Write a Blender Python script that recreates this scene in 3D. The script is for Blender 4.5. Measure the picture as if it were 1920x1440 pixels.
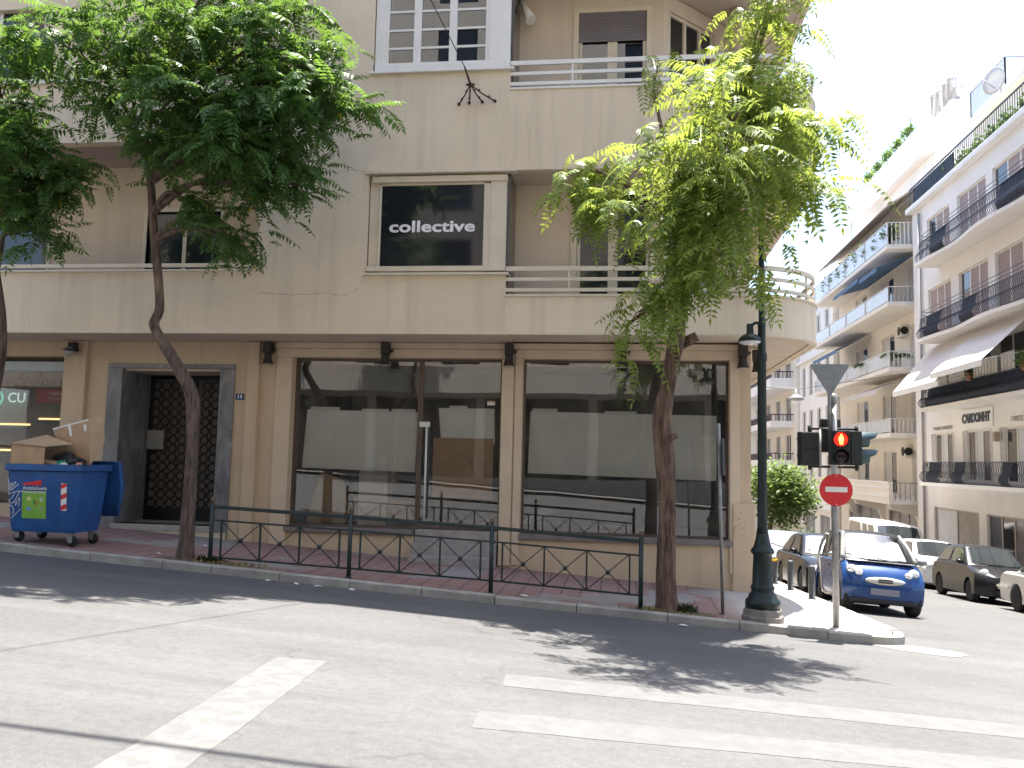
import bpy, math, random
import numpy as np
from mathutils import Vector, Matrix, noise

for o in list(bpy.data.objects):
    bpy.data.objects.remove(o)
S = bpy.context.scene
COL = S.collection
rad = math.radians

# ------------------------------------------------------------------ camera
cam_d = bpy.data.cameras.new('camera')
cam_d.sensor_width = 36.0
cam_d.lens = 30.0
cam_d.clip_start = 0.05
cam_d.clip_end = 2000
cam = bpy.data.objects.new('camera', cam_d)
COL.objects.link(cam)
_pi, _ya, _ro = rad(5.13), rad(-7.31), rad(1.31)
_fw = Vector((math.sin(_ya) * math.cos(_pi), math.cos(_ya) * math.cos(_pi), math.sin(_pi)))
_r = Vector((math.cos(_ya), -math.sin(_ya), 0))
_u = _r.cross(_fw)
_R = _r * math.cos(_ro) + _u * math.sin(_ro)
_U = _u * math.cos(_ro) - _r * math.sin(_ro)
_m = Matrix((_R, _U, -_fw)).transposed().to_4x4()
_m.translation = Vector((0, 0, 1.65))
cam.matrix_world = _m
S.camera = cam
S.render.resolution_x, S.render.resolution_y = 1024, 768

# ------------------------------------------------------------------ sky, sun, exposure
SUN_DIR = Vector((0.105, 0.235, 1.0)).normalized()
W = bpy.data.worlds.new('World')
S.world = W
W.use_nodes = True
wn = W.node_tree
wn.nodes.clear()
sky = wn.nodes.new('ShaderNodeTexSky')
sky.sky_type = 'NISHITA'
sky.sun_disc = False
sky.sun_elevation = math.asin(SUN_DIR.z)
sky.sun_rotation = math.atan2(SUN_DIR.x, SUN_DIR.y)
sky.altitude = 100
sky.air_density = 1.0
sky.dust_density = 2.2
sky.ozone_density = 0.8
bg = wn.nodes.new('ShaderNodeBackground')
bg.inputs['Strength'].default_value = 0.13
wo = wn.nodes.new('ShaderNodeOutputWorld')
wn.links.new(sky.outputs[0], bg.inputs[0])
wn.links.new(bg.outputs[0], wo.inputs[0])

sun_d = bpy.data.lights.new('sun', 'SUN')
sun_d.energy = 5.0
sun_d.angle = rad(0.5)
sun_d.color = (1.0, 0.95, 0.88)
sun = bpy.data.objects.new('sun', sun_d)
COL.objects.link(sun)
sun.rotation_euler = (-SUN_DIR).to_track_quat('-Z', 'Y').to_euler()
sun.location = (20, 40, 60)

S.view_settings.view_transform = 'Standard'
S.view_settings.look = 'None'
S.view_settings.gamma = 1
S.view_settings.exposure = 1.88
S.view_settings.use_curve_mapping = False

# ------------------------------------------------------------------ mesh helpers
ORG = {}
MATS = {}


def tag(o, label=None, cat=None, group=None, kind=None):
    if label:
        o['label'] = label
    if cat:
        o['category'] = cat
    if group:
        o['group'] = group
    if kind:
        o['kind'] = kind
    return o


def empty(name, loc, label=None, cat=None, group=None, kind=None):
    o = bpy.data.objects.new(name, None)
    o.empty_display_size = 0.2
    o.location = loc
    COL.objects.link(o)
    ORG[o.name] = Vector(loc)
    return tag(o, label, cat, group, kind)


class MB:
    def __init__(s):
        s.v = []
        s.f = []
        s.sm = []

    def add(s, vs, fs, smooth=False):
        b = len(s.v)
        s.v += [tuple(p) for p in vs]
        s.f += [tuple(i + b for i in f) for f in fs]
        s.sm += [smooth] * len(fs)
        return s

    def box(s, x0, x1, y0, y1, z0, z1):
        return s.add([(x0, y0, z0), (x1, y0, z0), (x1, y1, z0), (x0, y1, z0), (x0, y0, z1), (x1, y0, z1), (x1, y1, z1), (x0, y1, z1)],
                     [(0, 3, 2, 1), (4, 5, 6, 7), (0, 1, 5, 4), (1, 2, 6, 5), (2, 3, 7, 6), (3, 0, 4, 7)])

    def hexa(s, p):   # 8 points: bottom ring then top ring
        return s.add(p, [(0, 3, 2, 1), (4, 5, 6, 7), (0, 1, 5, 4), (1, 2, 6, 5), (2, 3, 7, 6), (3, 0, 4, 7)])

    def bar(s, p, q, w, h=None, up=(0, 0, 1)):
        p, q = Vector(p), Vector(q)
        h = h or w
        d = (q - p).normalized()
        upv = Vector(up)
        if abs(d.dot(upv)) > 0.98:
            upv = Vector((0, 1, 0))
        a = d.cross(upv).normalized() * w / 2
        b = a.cross(d).normalized() * h / 2
        return s.hexa([p - a - b, p + a - b, q + a - b, q - a - b, p - a + b, p + a + b, q + a + b, q - a + b])

    def tube(s, pts, r, n=8, caps=True, smooth=True):
        pts = [Vector(p) for p in pts]
        rr = r if isinstance(r, (list, tuple)) else [r] * len(pts)
        vs, fs = [], []
        prev = None
        for i, p in enumerate(pts):
            t = (pts[min(i + 1, len(pts) - 1)] - pts[max(i - 1, 0)]).normalized()
            if prev is None:
                ref = Vector((0, 0, 1)) if abs(t.z) < 0.9 else Vector((1, 0, 0))
                a = t.cross(ref).normalized()
            else:
                a = (prev - t * prev.dot(t)).normalized()
            prev = a
            b = t.cross(a)
            for k in range(n):
                an = 2 * math.pi * k / n
                vs.append(p + (a * math.cos(an) + b * math.sin(an)) * rr[i])
        for i in range(len(pts) - 1):
            for k in range(n):
                k2 = (k + 1) % n
                fs.append((i * n + k, i * n + k2, (i + 1) * n + k2, (i + 1) * n + k))
        s.add(vs, fs, smooth)
        if caps:
            b = len(s.v) - len(vs)
            s.f += [tuple(b + k for k in reversed(range(n))), tuple(b + (len(pts) - 1) * n + k for k in range(n))]
            s.sm += [False, False]
        return s

    def lathe(s, prof, c=(0, 0, 0), n=20, smooth=True, M=None):
        vs, fs = [], []
        for r, z in prof:
            for k in range(n):
                a = 2 * math.pi * k / n
                p = Vector((r * math.cos(a), r * math.sin(a), z))
                if M:
                    p = M @ p
                vs.append(p + Vector(c))
        for i in range(len(prof) - 1):
            for k in range(n):
                k2 = (k + 1) % n
                fs.append((i * n + k, i * n + k2, (i + 1) * n + k2, (i + 1) * n + k))
        fs.append(tuple(reversed(range(n))))
        fs.append(tuple((len(prof) - 1) * n + k for k in range(n)))
        s.add(vs, fs, smooth)
        s.sm[-1] = s.sm[-2] = False
        return s

    def ell(s, c, r, n=14, m=8, M=None):
        prof = []
        for i in range(m + 1):
            a = -math.pi / 2 + math.pi * i / m
            prof.append((max(1e-4, math.cos(a)), math.sin(a)))
        MM = Matrix.Diagonal(Vector(r))
        if M:
            MM = M @ MM
        return s.lathe(prof, c, n, True, MM)

    def prism(s, poly, axis, a0, a1):
        n = len(poly)

        def P(u, v, a):
            return {'x': (a, u, v), 'y': (u, a, v), 'z': (u, v, a)}[axis]
        vs = [P(u, v, a0) for u, v in poly] + [P(u, v, a1) for u, v in poly]
        fs = [tuple(range(n)), tuple(reversed(range(n, 2 * n)))] + [(i, i + n, (i + 1) % n + n, (i + 1) % n) for i in range(n)]
        return s.add(vs, fs)

    def quad(s, a, b, c, d):
        return s.add([a, b, c, d], [(0, 1, 2, 3)])

    def build(s, name, mat, parent=None, local=False, loc=None, bevel=0, smooth=None, label=None, cat=None, group=None, kind=None, solid=0):
        me = bpy.data.meshes.new(name)
        if parent is not None:
            org = Vector((0, 0, 0)) if local else ORG[parent.name]
        else:
            org = Vector(loc) if loc is not None else Vector((0, 0, 0))
        ox, oy, oz = org
        me.from_pydata([(x - ox, y - oy, z - oz) for x, y, z in s.v], [], s.f)
        me.validate()
        sm = s.sm if smooth is None else [smooth] * len(s.f)
        if len(me.polygons) == len(sm):
            me.polygons.foreach_set('use_smooth', sm)
        me.materials.append(mat)
        o = bpy.data.objects.new(name, me)
        COL.objects.link(o)
        if parent is not None:
            o.parent = parent
        else:
            o.location = org
        ORG[o.name] = org if parent is None else ORG[parent.name]
        if bevel:
            m = o.modifiers.new('bevel', 'BEVEL')
            m.width = bevel
            m.segments = 2
            m.limit_method = 'ANGLE'
        return tag(o, label, cat, group, kind)


def fix_normals(o):
    import bmesh
    bm = bmesh.new()
    bm.from_mesh(o.data)
    bmesh.ops.recalc_face_normals(bm, faces=bm.faces)
    bm.to_mesh(o.data)
    bm.free()
    return o


def wall_holes(mb, axis, a, t, u0, u1, z0, z1, holes, zb=None):
    """wall in plane axis=a (faces towards -axis), thickness t, with rectangular holes (ua,ub,za,zb)"""
    us = sorted({u0, u1} | {c for h in holes for c in h[:2] if u0 < c < u1})
    zs = sorted({z0, z1} | {c for h in holes for c in h[2:] if z0 < c < z1})

    def P(u, z, d):
        return (u, a + d, z) if axis == 'y' else (a + d, u, z)

    def inside(i, j):
        if i < 0 or j < 0 or i >= len(us) - 1 or j >= len(zs) - 1:
            return True
        uc, zc = (us[i] + us[i + 1]) / 2, (zs[j] + zs[j + 1]) / 2
        return any(h[0] < uc < h[1] and h[2] < zc < h[3] for h in holes)
    for i in range(len(us) - 1):
        for j in range(len(zs) - 1):
            if inside(i, j):
                continue
            ua, ub, za, zb_ = us[i], us[i + 1], zs[j], zs[j + 1]
            mb.quad(P(ua, za, 0), P(ub, za, 0), P(ub, zb_, 0), P(ua, zb_, 0))
            mb.quad(P(ub, za, t), P(ua, za, t), P(ua, zb_, t), P(ub, zb_, t))
            if inside(i - 1, j):
                mb.quad(P(ua, za, t), P(ua, za, 0), P(ua, zb_, 0), P(ua, zb_, t))
            if inside(i + 1, j):
                mb.quad(P(ub, za, 0), P(ub, za, t), P(ub, zb_, t), P(ub, zb_, 0))
            if inside(i, j - 1):
                mb.quad(P(ua, za, t), P(ub, za, t), P(ub, za, 0), P(ua, za, 0))
            if inside(i, j + 1):
                mb.quad(P(ua, zb_, 0), P(ub, zb_, 0), P(ub, zb_, t), P(ua, zb_, t))
    return mb


def text_mesh(name, body, size, mat, parent, origin, xdir=(1, 0, 0), zdir=(0, 0, 1), sx=1.0, bold=0.0, depth=0.004, align='CENTER', font_shear=0, stack=0.0):
    cu = bpy.data.curves.new(name, 'FONT')
    cu.body = body
    cu.size = size
    cu.extrude = depth / 2
    cu.offset = bold
    cu.shear = font_shear
    cu.align_x = align
    cu.align_y = 'CENTER'
    cu.resolution_u = 3
    t = bpy.data.objects.new(name, cu)
    COL.objects.link(t)
    me = bpy.data.meshes.new_from_object(t)
    bpy.data.objects.remove(t)
    X, Z = Vector(xdir).normalized(), Vector(zdir).normalized()
    N = X.cross(Z)
    N.normalize()
    mm = Matrix((X * sx, Z, -N * -1)).transposed()
    org = Vector(origin) - (ORG[parent.name] if parent else Vector((0, 0, 0)))
    if stack:
        import bmesh
        bm = bmesh.new()
        for k, (du, dv) in enumerate(((0, 0), (1, 0), (-1, 0), (0, 0.8), (0, -0.8), (0.7, 0.6), (-0.7, 0.6), (0.7, -0.6), (-0.7, -0.6))):
            n0 = len(bm.verts)
            bm.from_mesh(me)
            bm.verts.ensure_lookup_table()
            for v in list(bm.verts)[n0:]:
                v.co += Vector((du * stack / sx, dv * stack, 0.0007 * k))
        bm.to_mesh(me)
        bm.free()
    for v in me.vertices:
        v.co = mm @ v.co + org
    me.materials.clear()
    me.materials.append(mat)
    o = bpy.data.objects.new(name, me)
    COL.objects.link(o)
    if parent:
        o.parent = parent
        ORG[o.name] = ORG[parent.name]
    return o


def copy_tree(o, parent=None):
    c = o.copy()
    COL.objects.link(c)
    c.parent = parent
    for ch in list(o.children):
        copy_tree(ch, c)
    return c


# ------------------------------------------------------------------ materials
def nt(name):
    m = bpy.data.materials.new(name)
    m.use_nodes = True
    t = m.node_tree
    t.nodes.clear()
    out = t.nodes.new('ShaderNodeOutputMaterial')
    return m, t, out


def N(t, kind, **kw):
    n = t.nodes.new(kind)
    for k, v in kw.items():
        if k in n.inputs:
            n.inputs[k].default_value = v
        else:
            setattr(n, k, v)
    return n


def coords(t, scale=(1, 1, 1)):
    tc = t.nodes.new('ShaderNodeTexCoord')
    mp = t.nodes.new('ShaderNodeMapping')
    mp.inputs['Scale'].default_value = scale
    t.links.new(tc.outputs['Object'], mp.inputs[0])
    return mp.outputs[0]


def mixc(t, fac, a, b, mode='MIX'):
    n = t.nodes.new('ShaderNodeMix')
    n.data_type = 'RGBA'
    n.blend_type = mode
    n.clamp_factor = True
    for sock, val in ((n.inputs[0], fac), (n.inputs[6], a), (n.inputs[7], b)):
        if hasattr(val, 'is_linked') or isinstance(val, bpy.types.NodeSocket):
            t.links.new(val, sock)
        elif isinstance(val, (int, float)):
            sock.default_value = val
        else:
            sock.default_value = (*val, 1) if len(val) == 3 else val
    return n.outputs[2]


def ramp(t, src, lo, hi, a=0.0, b=1.0):
    n = t.nodes.new('ShaderNodeMapRange')
    n.inputs[1].default_value, n.inputs[2].default_value = lo, hi
    n.inputs[3].default_value, n.inputs[4].default_value = a, b
    t.links.new(src, n.inputs[0])
    return n.outputs[0]


def noise_out(t, vec, scale, detail=4, rough=0.55):
    n = N(t, 'ShaderNodeTexNoise', Scale=scale, Detail=detail, Roughness=rough)
    t.links.new(vec, n.inputs['Vector'])
    return n.outputs[0]


def mat(name, col, rough=0.7, metal=0.0, var=0.12, vs=3.0, bump=0.0, bs=40.0, streak=0.0, dirt=None, spec=0.4, coat=0.0, emit=0.0, fine=0.0):
    m, t, out = nt(name)
    p = N(t, 'ShaderNodeBsdfPrincipled', Roughness=rough, Metallic=metal)
    p.inputs['Specular IOR Level'].default_value = spec
    p.inputs['Coat Weight'].default_value = coat
    p.inputs['Coat Roughness'].default_value = 0.06
    c = coords(t)
    dark = tuple(x * (1 - var) for x in col)
    light = tuple(min(1, x * (1 + var)) for x in col)
    colr = mixc(t, ramp(t, noise_out(t, c, vs), 0.3, 0.7), dark, light)
    if fine:
        f = ramp(t, noise_out(t, c, 90, 2), 0.35, 0.65, 1 - fine, 1 + fine * 0.3)
        colr = mixc(t, 1.0, colr, mixc(t, f, (0, 0, 0), (1, 1, 1)), 'MULTIPLY')
    if streak:
        cs = coords(t, (2.2, 2.2, 0.16))
        sfac = ramp(t, noise_out(t, cs, 1.6, 5, 0.6), 0.5, 0.72, 0, streak)
        colr = mixc(t, sfac, colr, dirt or tuple(x * 0.55 for x in col))
        blot = ramp(t, noise_out(t, coords(t, (0.5, 0.5, 0.6)), 1.1, 6, 0.6), 0.55, 0.75, 0, streak * 0.8)
        colr = mixc(t, blot, colr, dirt or tuple(x * 0.6 for x in col))
    t.links.new(colr, p.inputs['Base Color'])
    if rough > 0.15:
        t.links.new(ramp(t, noise_out(t, c, vs * 2.7), 0.3, 0.7, rough * 0.85, min(1, rough * 1.12)), p.inputs['Roughness'])
    if bump:
        b = N(t, 'ShaderNodeBump', Strength=min(1, bump), Distance=0.02)
        t.links.new(noise_out(t, c, bs, 5, 0.6), b.inputs['Height'])
        t.links.new(b.outputs[0], p.inputs['Normal'])
    if emit:
        p.inputs['Emission Color'].default_value = (*col, 1)
        p.inputs['Emission Strength'].default_value = emit
    t.links.new(p.outputs[0], out.inputs[0])
    MATS[name] = m
    return m


def glass_mat(name, tint=(0.86, 0.9, 0.9), rough=0.0, gain=1.7, wob=0.0, dust=0.0):
    m, t, out = nt(name)
    tr = N(t, 'ShaderNodeBsdfTransparent')
    tr.inputs[0].default_value = (*tint, 1)
    gl = N(t, 'ShaderNodeBsdfGlossy', Roughness=rough)
    gl.inputs[0].default_value = (0.95, 0.97, 1, 1)
    fr = N(t, 'ShaderNodeFresnel', IOR=1.52)
    mul = N(t, 'ShaderNodeMath', operation='MULTIPLY', use_clamp=True)
    mul.inputs[1].default_value = gain
    t.links.new(fr.outputs[0], mul.inputs[0])
    if wob:
        b = N(t, 'ShaderNodeBump', Strength=wob, Distance=0.02)
        t.links.new(noise_out(t, coords(t), 0.9, 1), b.inputs['Height'])
        t.links.new(b.outputs[0], gl.inputs['Normal'])
    mx = N(t, 'ShaderNodeMixShader')
    t.links.new(mul.outputs[0], mx.inputs[0])
    t.links.new(tr.outputs[0], mx.inputs[1])
    t.links.new(gl.outputs[0], mx.inputs[2])
    res = mx.outputs[0]
    if dust:
        df = N(t, 'ShaderNodeBsdfDiffuse')
        df.inputs[0].default_value = (0.62, 0.58, 0.52, 1)
        sm = ramp(t, noise_out(t, coords(t, (1.2, 1.2, 0.5)), 2.6, 7, 0.65), 0.35, 0.75, dust * 0.3, dust * 1.6)
        m2 = N(t, 'ShaderNodeMixShader')
        t.links.new(sm, m2.inputs[0])
        t.links.new(res, m2.inputs[1])
        t.links.new(df.outputs[0], m2.inputs[2])
        res = m2.outputs[0]
    t.links.new(res, out.inputs[0])
    MATS[name] = m
    return m


def leaf_mat(name, c1, c2, trans, yellow=0.0):
    m, t, out = nt(name)
    geo = N(t, 'ShaderNodeNewGeometry')
    colr = mixc(t, geo.outputs['Random Per Island'], c1, c2)
    n1 = ramp(t, noise_out(t, coords(t), 0.9, 2), 0.4, 0.65)
    colr = mixc(t, n1, colr, mixc(t, 0.5, colr, tuple(x * 1.5 for x in c2)))
    if yellow:
        g2 = N(t, 'ShaderNodeMath', operation='GREATER_THAN')
        g2.inputs[1].default_value = 1 - yellow
        t.links.new(geo.outputs['Random Per Island'], g2.inputs[0])
        colr = mixc(t, g2.outputs[0], colr, (0.45, 0.33, 0.02))
    d = N(t, 'ShaderNodeBsdfPrincipled', Roughness=0.45)
    d.inputs['Specular IOR Level'].default_value = 0.35
    t.links.new(colr, d.inputs['Base Color'])
    tl = N(t, 'ShaderNodeBsdfTranslucent')
    t.links.new(mixc(t, 0.35, colr, trans), tl.inputs[0])
    mx = N(t, 'ShaderNodeMixShader')
    mx.inputs[0].default_value = 0.48
    t.links.new(d.outputs[0], mx.inputs[1])
    t.links.new(tl.outputs[0], mx.inputs[2])
    t.links.new(mx.outputs[0], out.inputs[0])
    MATS[name] = m
    return m


def asphalt_mat():
    m, t, out = nt('asphalt')
    p = N(t, 'ShaderNodeBsdfPrincipled', Roughness=0.85)
    p.inputs['Specular IOR Level'].default_value = 0.3
    c = coords(t)
    base = mixc(t, ramp(t, noise_out(t, c, 0.35, 6, 0.6), 0.35, 0.65), (0.086, 0.0855, 0.085), (0.108, 0.107, 0.105))
    # long worn wheel tracks along the street
    tr = ramp(t, noise_out(t, coords(t, (0.05, 1.1, 1)), 1.0, 3), 0.42, 0.62)
    base = mixc(t, ramp(t, noise_out(t, c, 4, 3), 0.3, 0.7, 0.1, 0.5), base, mixc(t, tr, (0.085, 0.0845, 0.084), (0.125, 0.123, 0.12)))
    # aggregate
    v = N(t, 'ShaderNodeTexVoronoi', Scale=110)
    t.links.new(c, v.inputs['Vector'])
    grain = ramp(t, v.outputs['Distance'], 0.0, 0.6, 0.78, 1.15)
    cmb = N(t, 'ShaderNodeCombineColor')
    for i in range(3):
        t.links.new(grain, cmb.inputs[i])
    base = mixc(t, 1.0, base, cmb.outputs[0], 'MULTIPLY')
    mott = ramp(t, noise_out(t, c, 13, 8, 0.7), 0.3, 0.7, 0.84, 1.12)
    cmb2 = N(t, 'ShaderNodeCombineColor')
    for i in range(3):
        t.links.new(mott, cmb2.inputs[i])
    base = mixc(t, 1.0, base, cmb2.outputs[0], 'MULTIPLY')
    stain = ramp(t, noise_out(t, coords(t, (0.25, 1.6, 1)), 1.3, 5, 0.6), 0.55, 0.75, 0, 0.45)
    base = mixc(t, stain, base, (0.066, 0.065, 0.064))
    # cracks
    wv = N(t, 'ShaderNodeTexNoise', Scale=1.3, Detail=4)
    t.links.new(c, wv.inputs['Vector'])
    addv = N(t, 'ShaderNodeVectorMath', operation='MULTIPLY_ADD')
    t.links.new(wv.outputs['Color'], addv.inputs[0])
    addv.inputs[1].default_value = (1.3, 1.3, 0)
    t.links.new(c, addv.inputs[2])
    vc = N(t, 'ShaderNodeTexVoronoi', Scale=0.28, feature='DISTANCE_TO_EDGE')
    t.links.new(addv.outputs[0], vc.inputs['Vector'])
    crack = ramp(t, vc.outputs['Distance'], 0.0, 0.006, 0.5, 0)
    gate = ramp(t, noise_out(t, c, 0.5, 2), 0.5, 0.6)
    cm = N(t, 'ShaderNodeMath', operation='MULTIPLY')
    t.links.new(crack, cm.inputs[0])
    t.links.new(gate, cm.inputs[1])
    base = mixc(t, cm.outputs[0], base, (0.05, 0.05, 0.05))
    # oil spots
    sp = ramp(t, noise_out(t, coords(t, (1, 2.4, 1)), 2.3, 2), 0.72, 0.78, 0, 0.45)
    base = mixc(t, sp, base, (0.07, 0.07, 0.07))
    t.links.new(base, p.inputs['Base Color'])
    b = N(t, 'ShaderNodeBump', Strength=0.5, Distance=0.01)
    t.links.new(v.outputs['Distance'], b.inputs['Height'])
    t.links.new(b.outputs[0], p.inputs['Normal'])
    t.links.new(p.outputs[0], out.inputs[0])
    MATS['asphalt'] = m
    return m


def paving_mat():
    m, t, out = nt('paving')
    p = N(t, 'ShaderNodeBsdfPrincipled', Roughness=0.85)
    c = coords(t)
    br = N(t, 'ShaderNodeTexBrick', Scale=1.0)
    br.offset = 0.0
    br.inputs['Color1'].default_value = (0.30, 0.175, 0.155, 1)
    br.inputs['Color2'].default_value = (0.27, 0.16, 0.145, 1)
    br.inputs['Mortar'].default_value = (0.10, 0.075, 0.07, 1)
    br.inputs['Mortar Size'].default_value = 0.013
    br.inputs['Brick Width'].default_value = 0.3
    br.inputs['Row Height'].default_value = 0.3
    t.links.new(c, br.inputs['Vector'])
    col = br.outputs[0]
    # repaired grey cement areas, grime along edges
    n1 = ramp(t, noise_out(t, c, 0.55, 3), 0.52, 0.6)
    col = mixc(t, ramp(t, noise_out(t, c, 0.55, 3), 0.56, 0.585), col, (0.27, 0.25, 0.235))
    n2 = ramp(t, noise_out(t, c, 2.5, 5), 0.4, 0.75, 0, 0.5)
    col = mixc(t, n2, col, (0.2, 0.17, 0.155))
    # the paving turns to pale cement beside the side street
    sx = N(t, 'ShaderNodeSeparateXYZ')
    t.links.new(c, sx.inputs[0])
    side = ramp(t, sx.outputs[0], 1.5, 1.95)
    col = mixc(t, side, col, mixc(t, ramp(t, noise_out(t, c, 1.5, 4), 0.3, 0.7), (0.36, 0.335, 0.305), (0.43, 0.4, 0.365)))
    t.links.new(col, p.inputs['Base Color'])
    w = N(t, 'ShaderNodeTexWave', Scale=9.0, Distortion=0.3)
    t.links.new(c, w.inputs['Vector'])
    b = N(t, 'ShaderNodeBump', Strength=0.35, Distance=0.01)
    t.links.new(w.outputs[1], b.inputs['Height'])
    t.links.new(b.outputs[0], p.inputs['Normal'])
    t.links.new(p.outputs[0], out.inputs[0])
    return m


def marble_mat():
    m, t, out = nt('grey_marble')
    p = N(t, 'ShaderNodeBsdfPrincipled', Roughness=0.28)
    c = coords(t, (1, 1, 0.45))
    w = N(t, 'ShaderNodeTexNoise', Scale=2.2, Detail=8, Distortion=1.6, Roughness=0.65)
    t.links.new(c, w.inputs['Vector'])
    col = mixc(t, ramp(t, w.outputs[0], 0.35, 0.65), (0.11, 0.115, 0.12), (0.25, 0.245, 0.24))
    col = mixc(t, ramp(t, w.outputs[0], 0.66, 0.74, 0, 0.8), col, (0.5, 0.47, 0.42))
    t.links.new(col, p.inputs['Base Color'])
    t.links.new(p.outputs[0], out.inputs[0])
    return m


def bark_mat(name, c1, c2):
    m, t, out = nt(name)
    p = N(t, 'ShaderNodeBsdfPrincipled', Roughness=0.9)
    p.inputs['Specular IOR Level'].default_value = 0.2
    c = coords(t, (7, 7, 0.9))
    n1 = noise_out(t, c, 2.6, 8, 0.65)
    col = mixc(t, ramp(t, n1, 0.36, 0.62), c1, c2)
    col = mixc(t, ramp(t, noise_out(t, coords(t), 1.7, 3), 0.55, 0.75, 0, 0.6), col, (0.26, 0.19, 0.14))
    t.links.new(col, p.inputs['Base Color'])
    b = N(t, 'ShaderNodeBump', Strength=0.9, Distance=0.03)
    t.links.new(n1, b.inputs['Height'])
    t.links.new(b.outputs[0], p.inputs['Normal'])
    t.links.new(p.outputs[0], out.inputs[0])
    return m


M_ASPH = asphalt_mat()
M_PAVE = paving_mat()
M_MARB = marble_mat()
M_KERB = mat('kerb_stone', (0.34, 0.32, 0.285), 0.8, var=0.22, vs=3, bump=0.4, bs=25, fine=0.2)
M_STUC = mat('stucco', (0.71, 0.595, 0.45), 0.92, var=0.06, vs=0.7, bump=0.3, bs=120, streak=0.42, dirt=(0.48, 0.395, 0.31), fine=0.1)
M_STUC2 = mat('stucco_tan', (0.60, 0.465, 0.325), 0.92, var=0.08, vs=0.9, bump=0.3, bs=110, streak=0.42, dirt=(0.38, 0.29, 0.205), fine=0.1)
M_TRIM = mat('cream_trim', (0.61, 0.49, 0.36), 0.8, var=0.07, vs=2, bump=0.1, streak=0.15)
M_CREAM = mat('cream_paint', (0.64, 0.555, 0.43), 0.55, var=0.06, vs=3, streak=0.2, dirt=(0.42, 0.36, 0.28))
M_WHITE = mat('white_paint', (0.72, 0.69, 0.64), 0.5, var=0.05, vs=3, streak=0.12, dirt=(0.5, 0.48, 0.45))
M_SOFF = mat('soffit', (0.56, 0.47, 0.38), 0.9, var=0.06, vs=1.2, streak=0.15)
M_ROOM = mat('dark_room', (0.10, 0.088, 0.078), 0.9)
M_BLACK = mat('black_metal', (0.015, 0.016, 0.017), 0.4, var=0.2)
M_DOORM = mat('dark_door_metal', (0.012, 0.014, 0.018), 0.35, metal=0.3, var=0.3, vs=6)
M_IRON = mat('green_iron', (0.022, 0.034, 0.034), 0.45, var=0.25, vs=8, bump=0.15, bs=30, fine=0.2)
M_LAMPG = mat('lamp_green', (0.012, 0.024, 0.022), 0.42, var=0.3, vs=5, bump=0.2, bs=35, fine=0.3)
M_GALV = mat('galvanised', (0.30, 0.30, 0.295), 0.45, metal=0.55, var=0.2, vs=10, streak=0.25)
M_RUST = mat('rusty_iron', (0.05, 0.036, 0.028), 0.8, var=0.4, vs=12)
M_GLASS = glass_mat('shop_glass', (0.96, 0.965, 0.955), 0.0, 1.9, 0.08, 0.05)
M_GLASSL = glass_mat('left_shop_glass', (0.9, 0.9, 0.88), 0.0, 0.7, 0.05, 0.03)
M_GLASS2 = glass_mat('window_glass', (0.5, 0.53, 0.55), 0.0, 3.0, 0.05)
M_DGLASS = mat('dark_glass', (0.018, 0.021, 0.027), 0.06, var=0.3, vs=0.6, spec=0.7)
M_FILM = mat('black_film', (0.016, 0.018, 0.022), 0.05, var=0.2, vs=1, spec=0.55)
M_PGREY = mat('grey_paper', (0.82, 0.815, 0.79), 0.9, var=0.05, vs=2)
M_PWHITE = mat('white_tape', (0.7, 0.7, 0.67), 0.7, var=0.05)
M_CARD = mat('cardboard', (0.42, 0.275, 0.16), 0.85, var=0.12, vs=5, bump=0.1, bs=20)
M_CARD2 = mat('cardboard_pale', (0.42, 0.30, 0.19), 0.85, var=0.12, vs=5)
M_BLUE = mat('bin_blue', (0.018, 0.095, 0.30), 0.5, var=0.2, vs=4, bump=0.08, streak=0.6, dirt=(0.05, 0.075, 0.13), fine=0.2)
M_GREEN = mat('sticker_green', (0.20, 0.42, 0.05), 0.5)
M_RED = mat('sign_red', (0.62, 0.03, 0.035), 0.45, var=0.06)
M_SIGNW = mat('sign_white', (0.76, 0.74, 0.70), 0.5, var=0.05)
M_SIGNB = mat('sign_back', (0.23, 0.25, 0.27), 0.5, metal=0.4, var=0.15, vs=5)
M_PLATEB = mat('plate_blue', (0.015, 0.06, 0.19), 0.4)
M_TYRE = mat('tyre', (0.02, 0.02, 0.021), 0.85, var=0.2)
M_RIM = mat('rim', (0.5, 0.5, 0.5), 0.3, metal=0.7, var=0.1)
M_CHROME = mat('chrome', (0.65, 0.66, 0.67), 0.15, metal=0.9, var=0.03)
M_LAMPGL = mat('lamp_glass', (0.75, 0.78, 0.8), 0.08, var=0.1, spec=0.8)
M_BARK = bark_mat('bark_grey', (0.045, 0.034, 0.028), (0.17, 0.125, 0.10))
M_BARK2 = bark_mat('bark_brown', (0.05, 0.033, 0.026), (0.20, 0.135, 0.10))
M_LEAF = leaf_mat('leaf_dark', (0.03, 0.076, 0.03), (0.065, 0.14, 0.042), (0.34, 0.52, 0.04), 0.0015)
M_LEAF2 = leaf_mat('leaf_lime', (0.06, 0.115, 0.027), (0.18, 0.26, 0.055), (0.7, 0.74, 0.1))
M_LEAF3 = leaf_mat('leaf_street', (0.06, 0.11, 0.03), (0.12, 0.18, 0.05), (0.3, 0.4, 0.08))
M_SOIL = mat('soil', (0.16, 0.125, 0.085), 0.95, var=0.3, vs=9, bump=0.6, bs=40)
M_PAINT = None


# ------------------------------------------------------------------ the lie of the land
def g(x, y):
    x = max(-40, min(18, x))
    y = max(-14, y)
    return -0.06 * x - 0.044 * min(y, 14) - 0.062 * max(0, min(y, 60) - 14) - 0.02 * max(0, min(y, 140) - 60)


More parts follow.
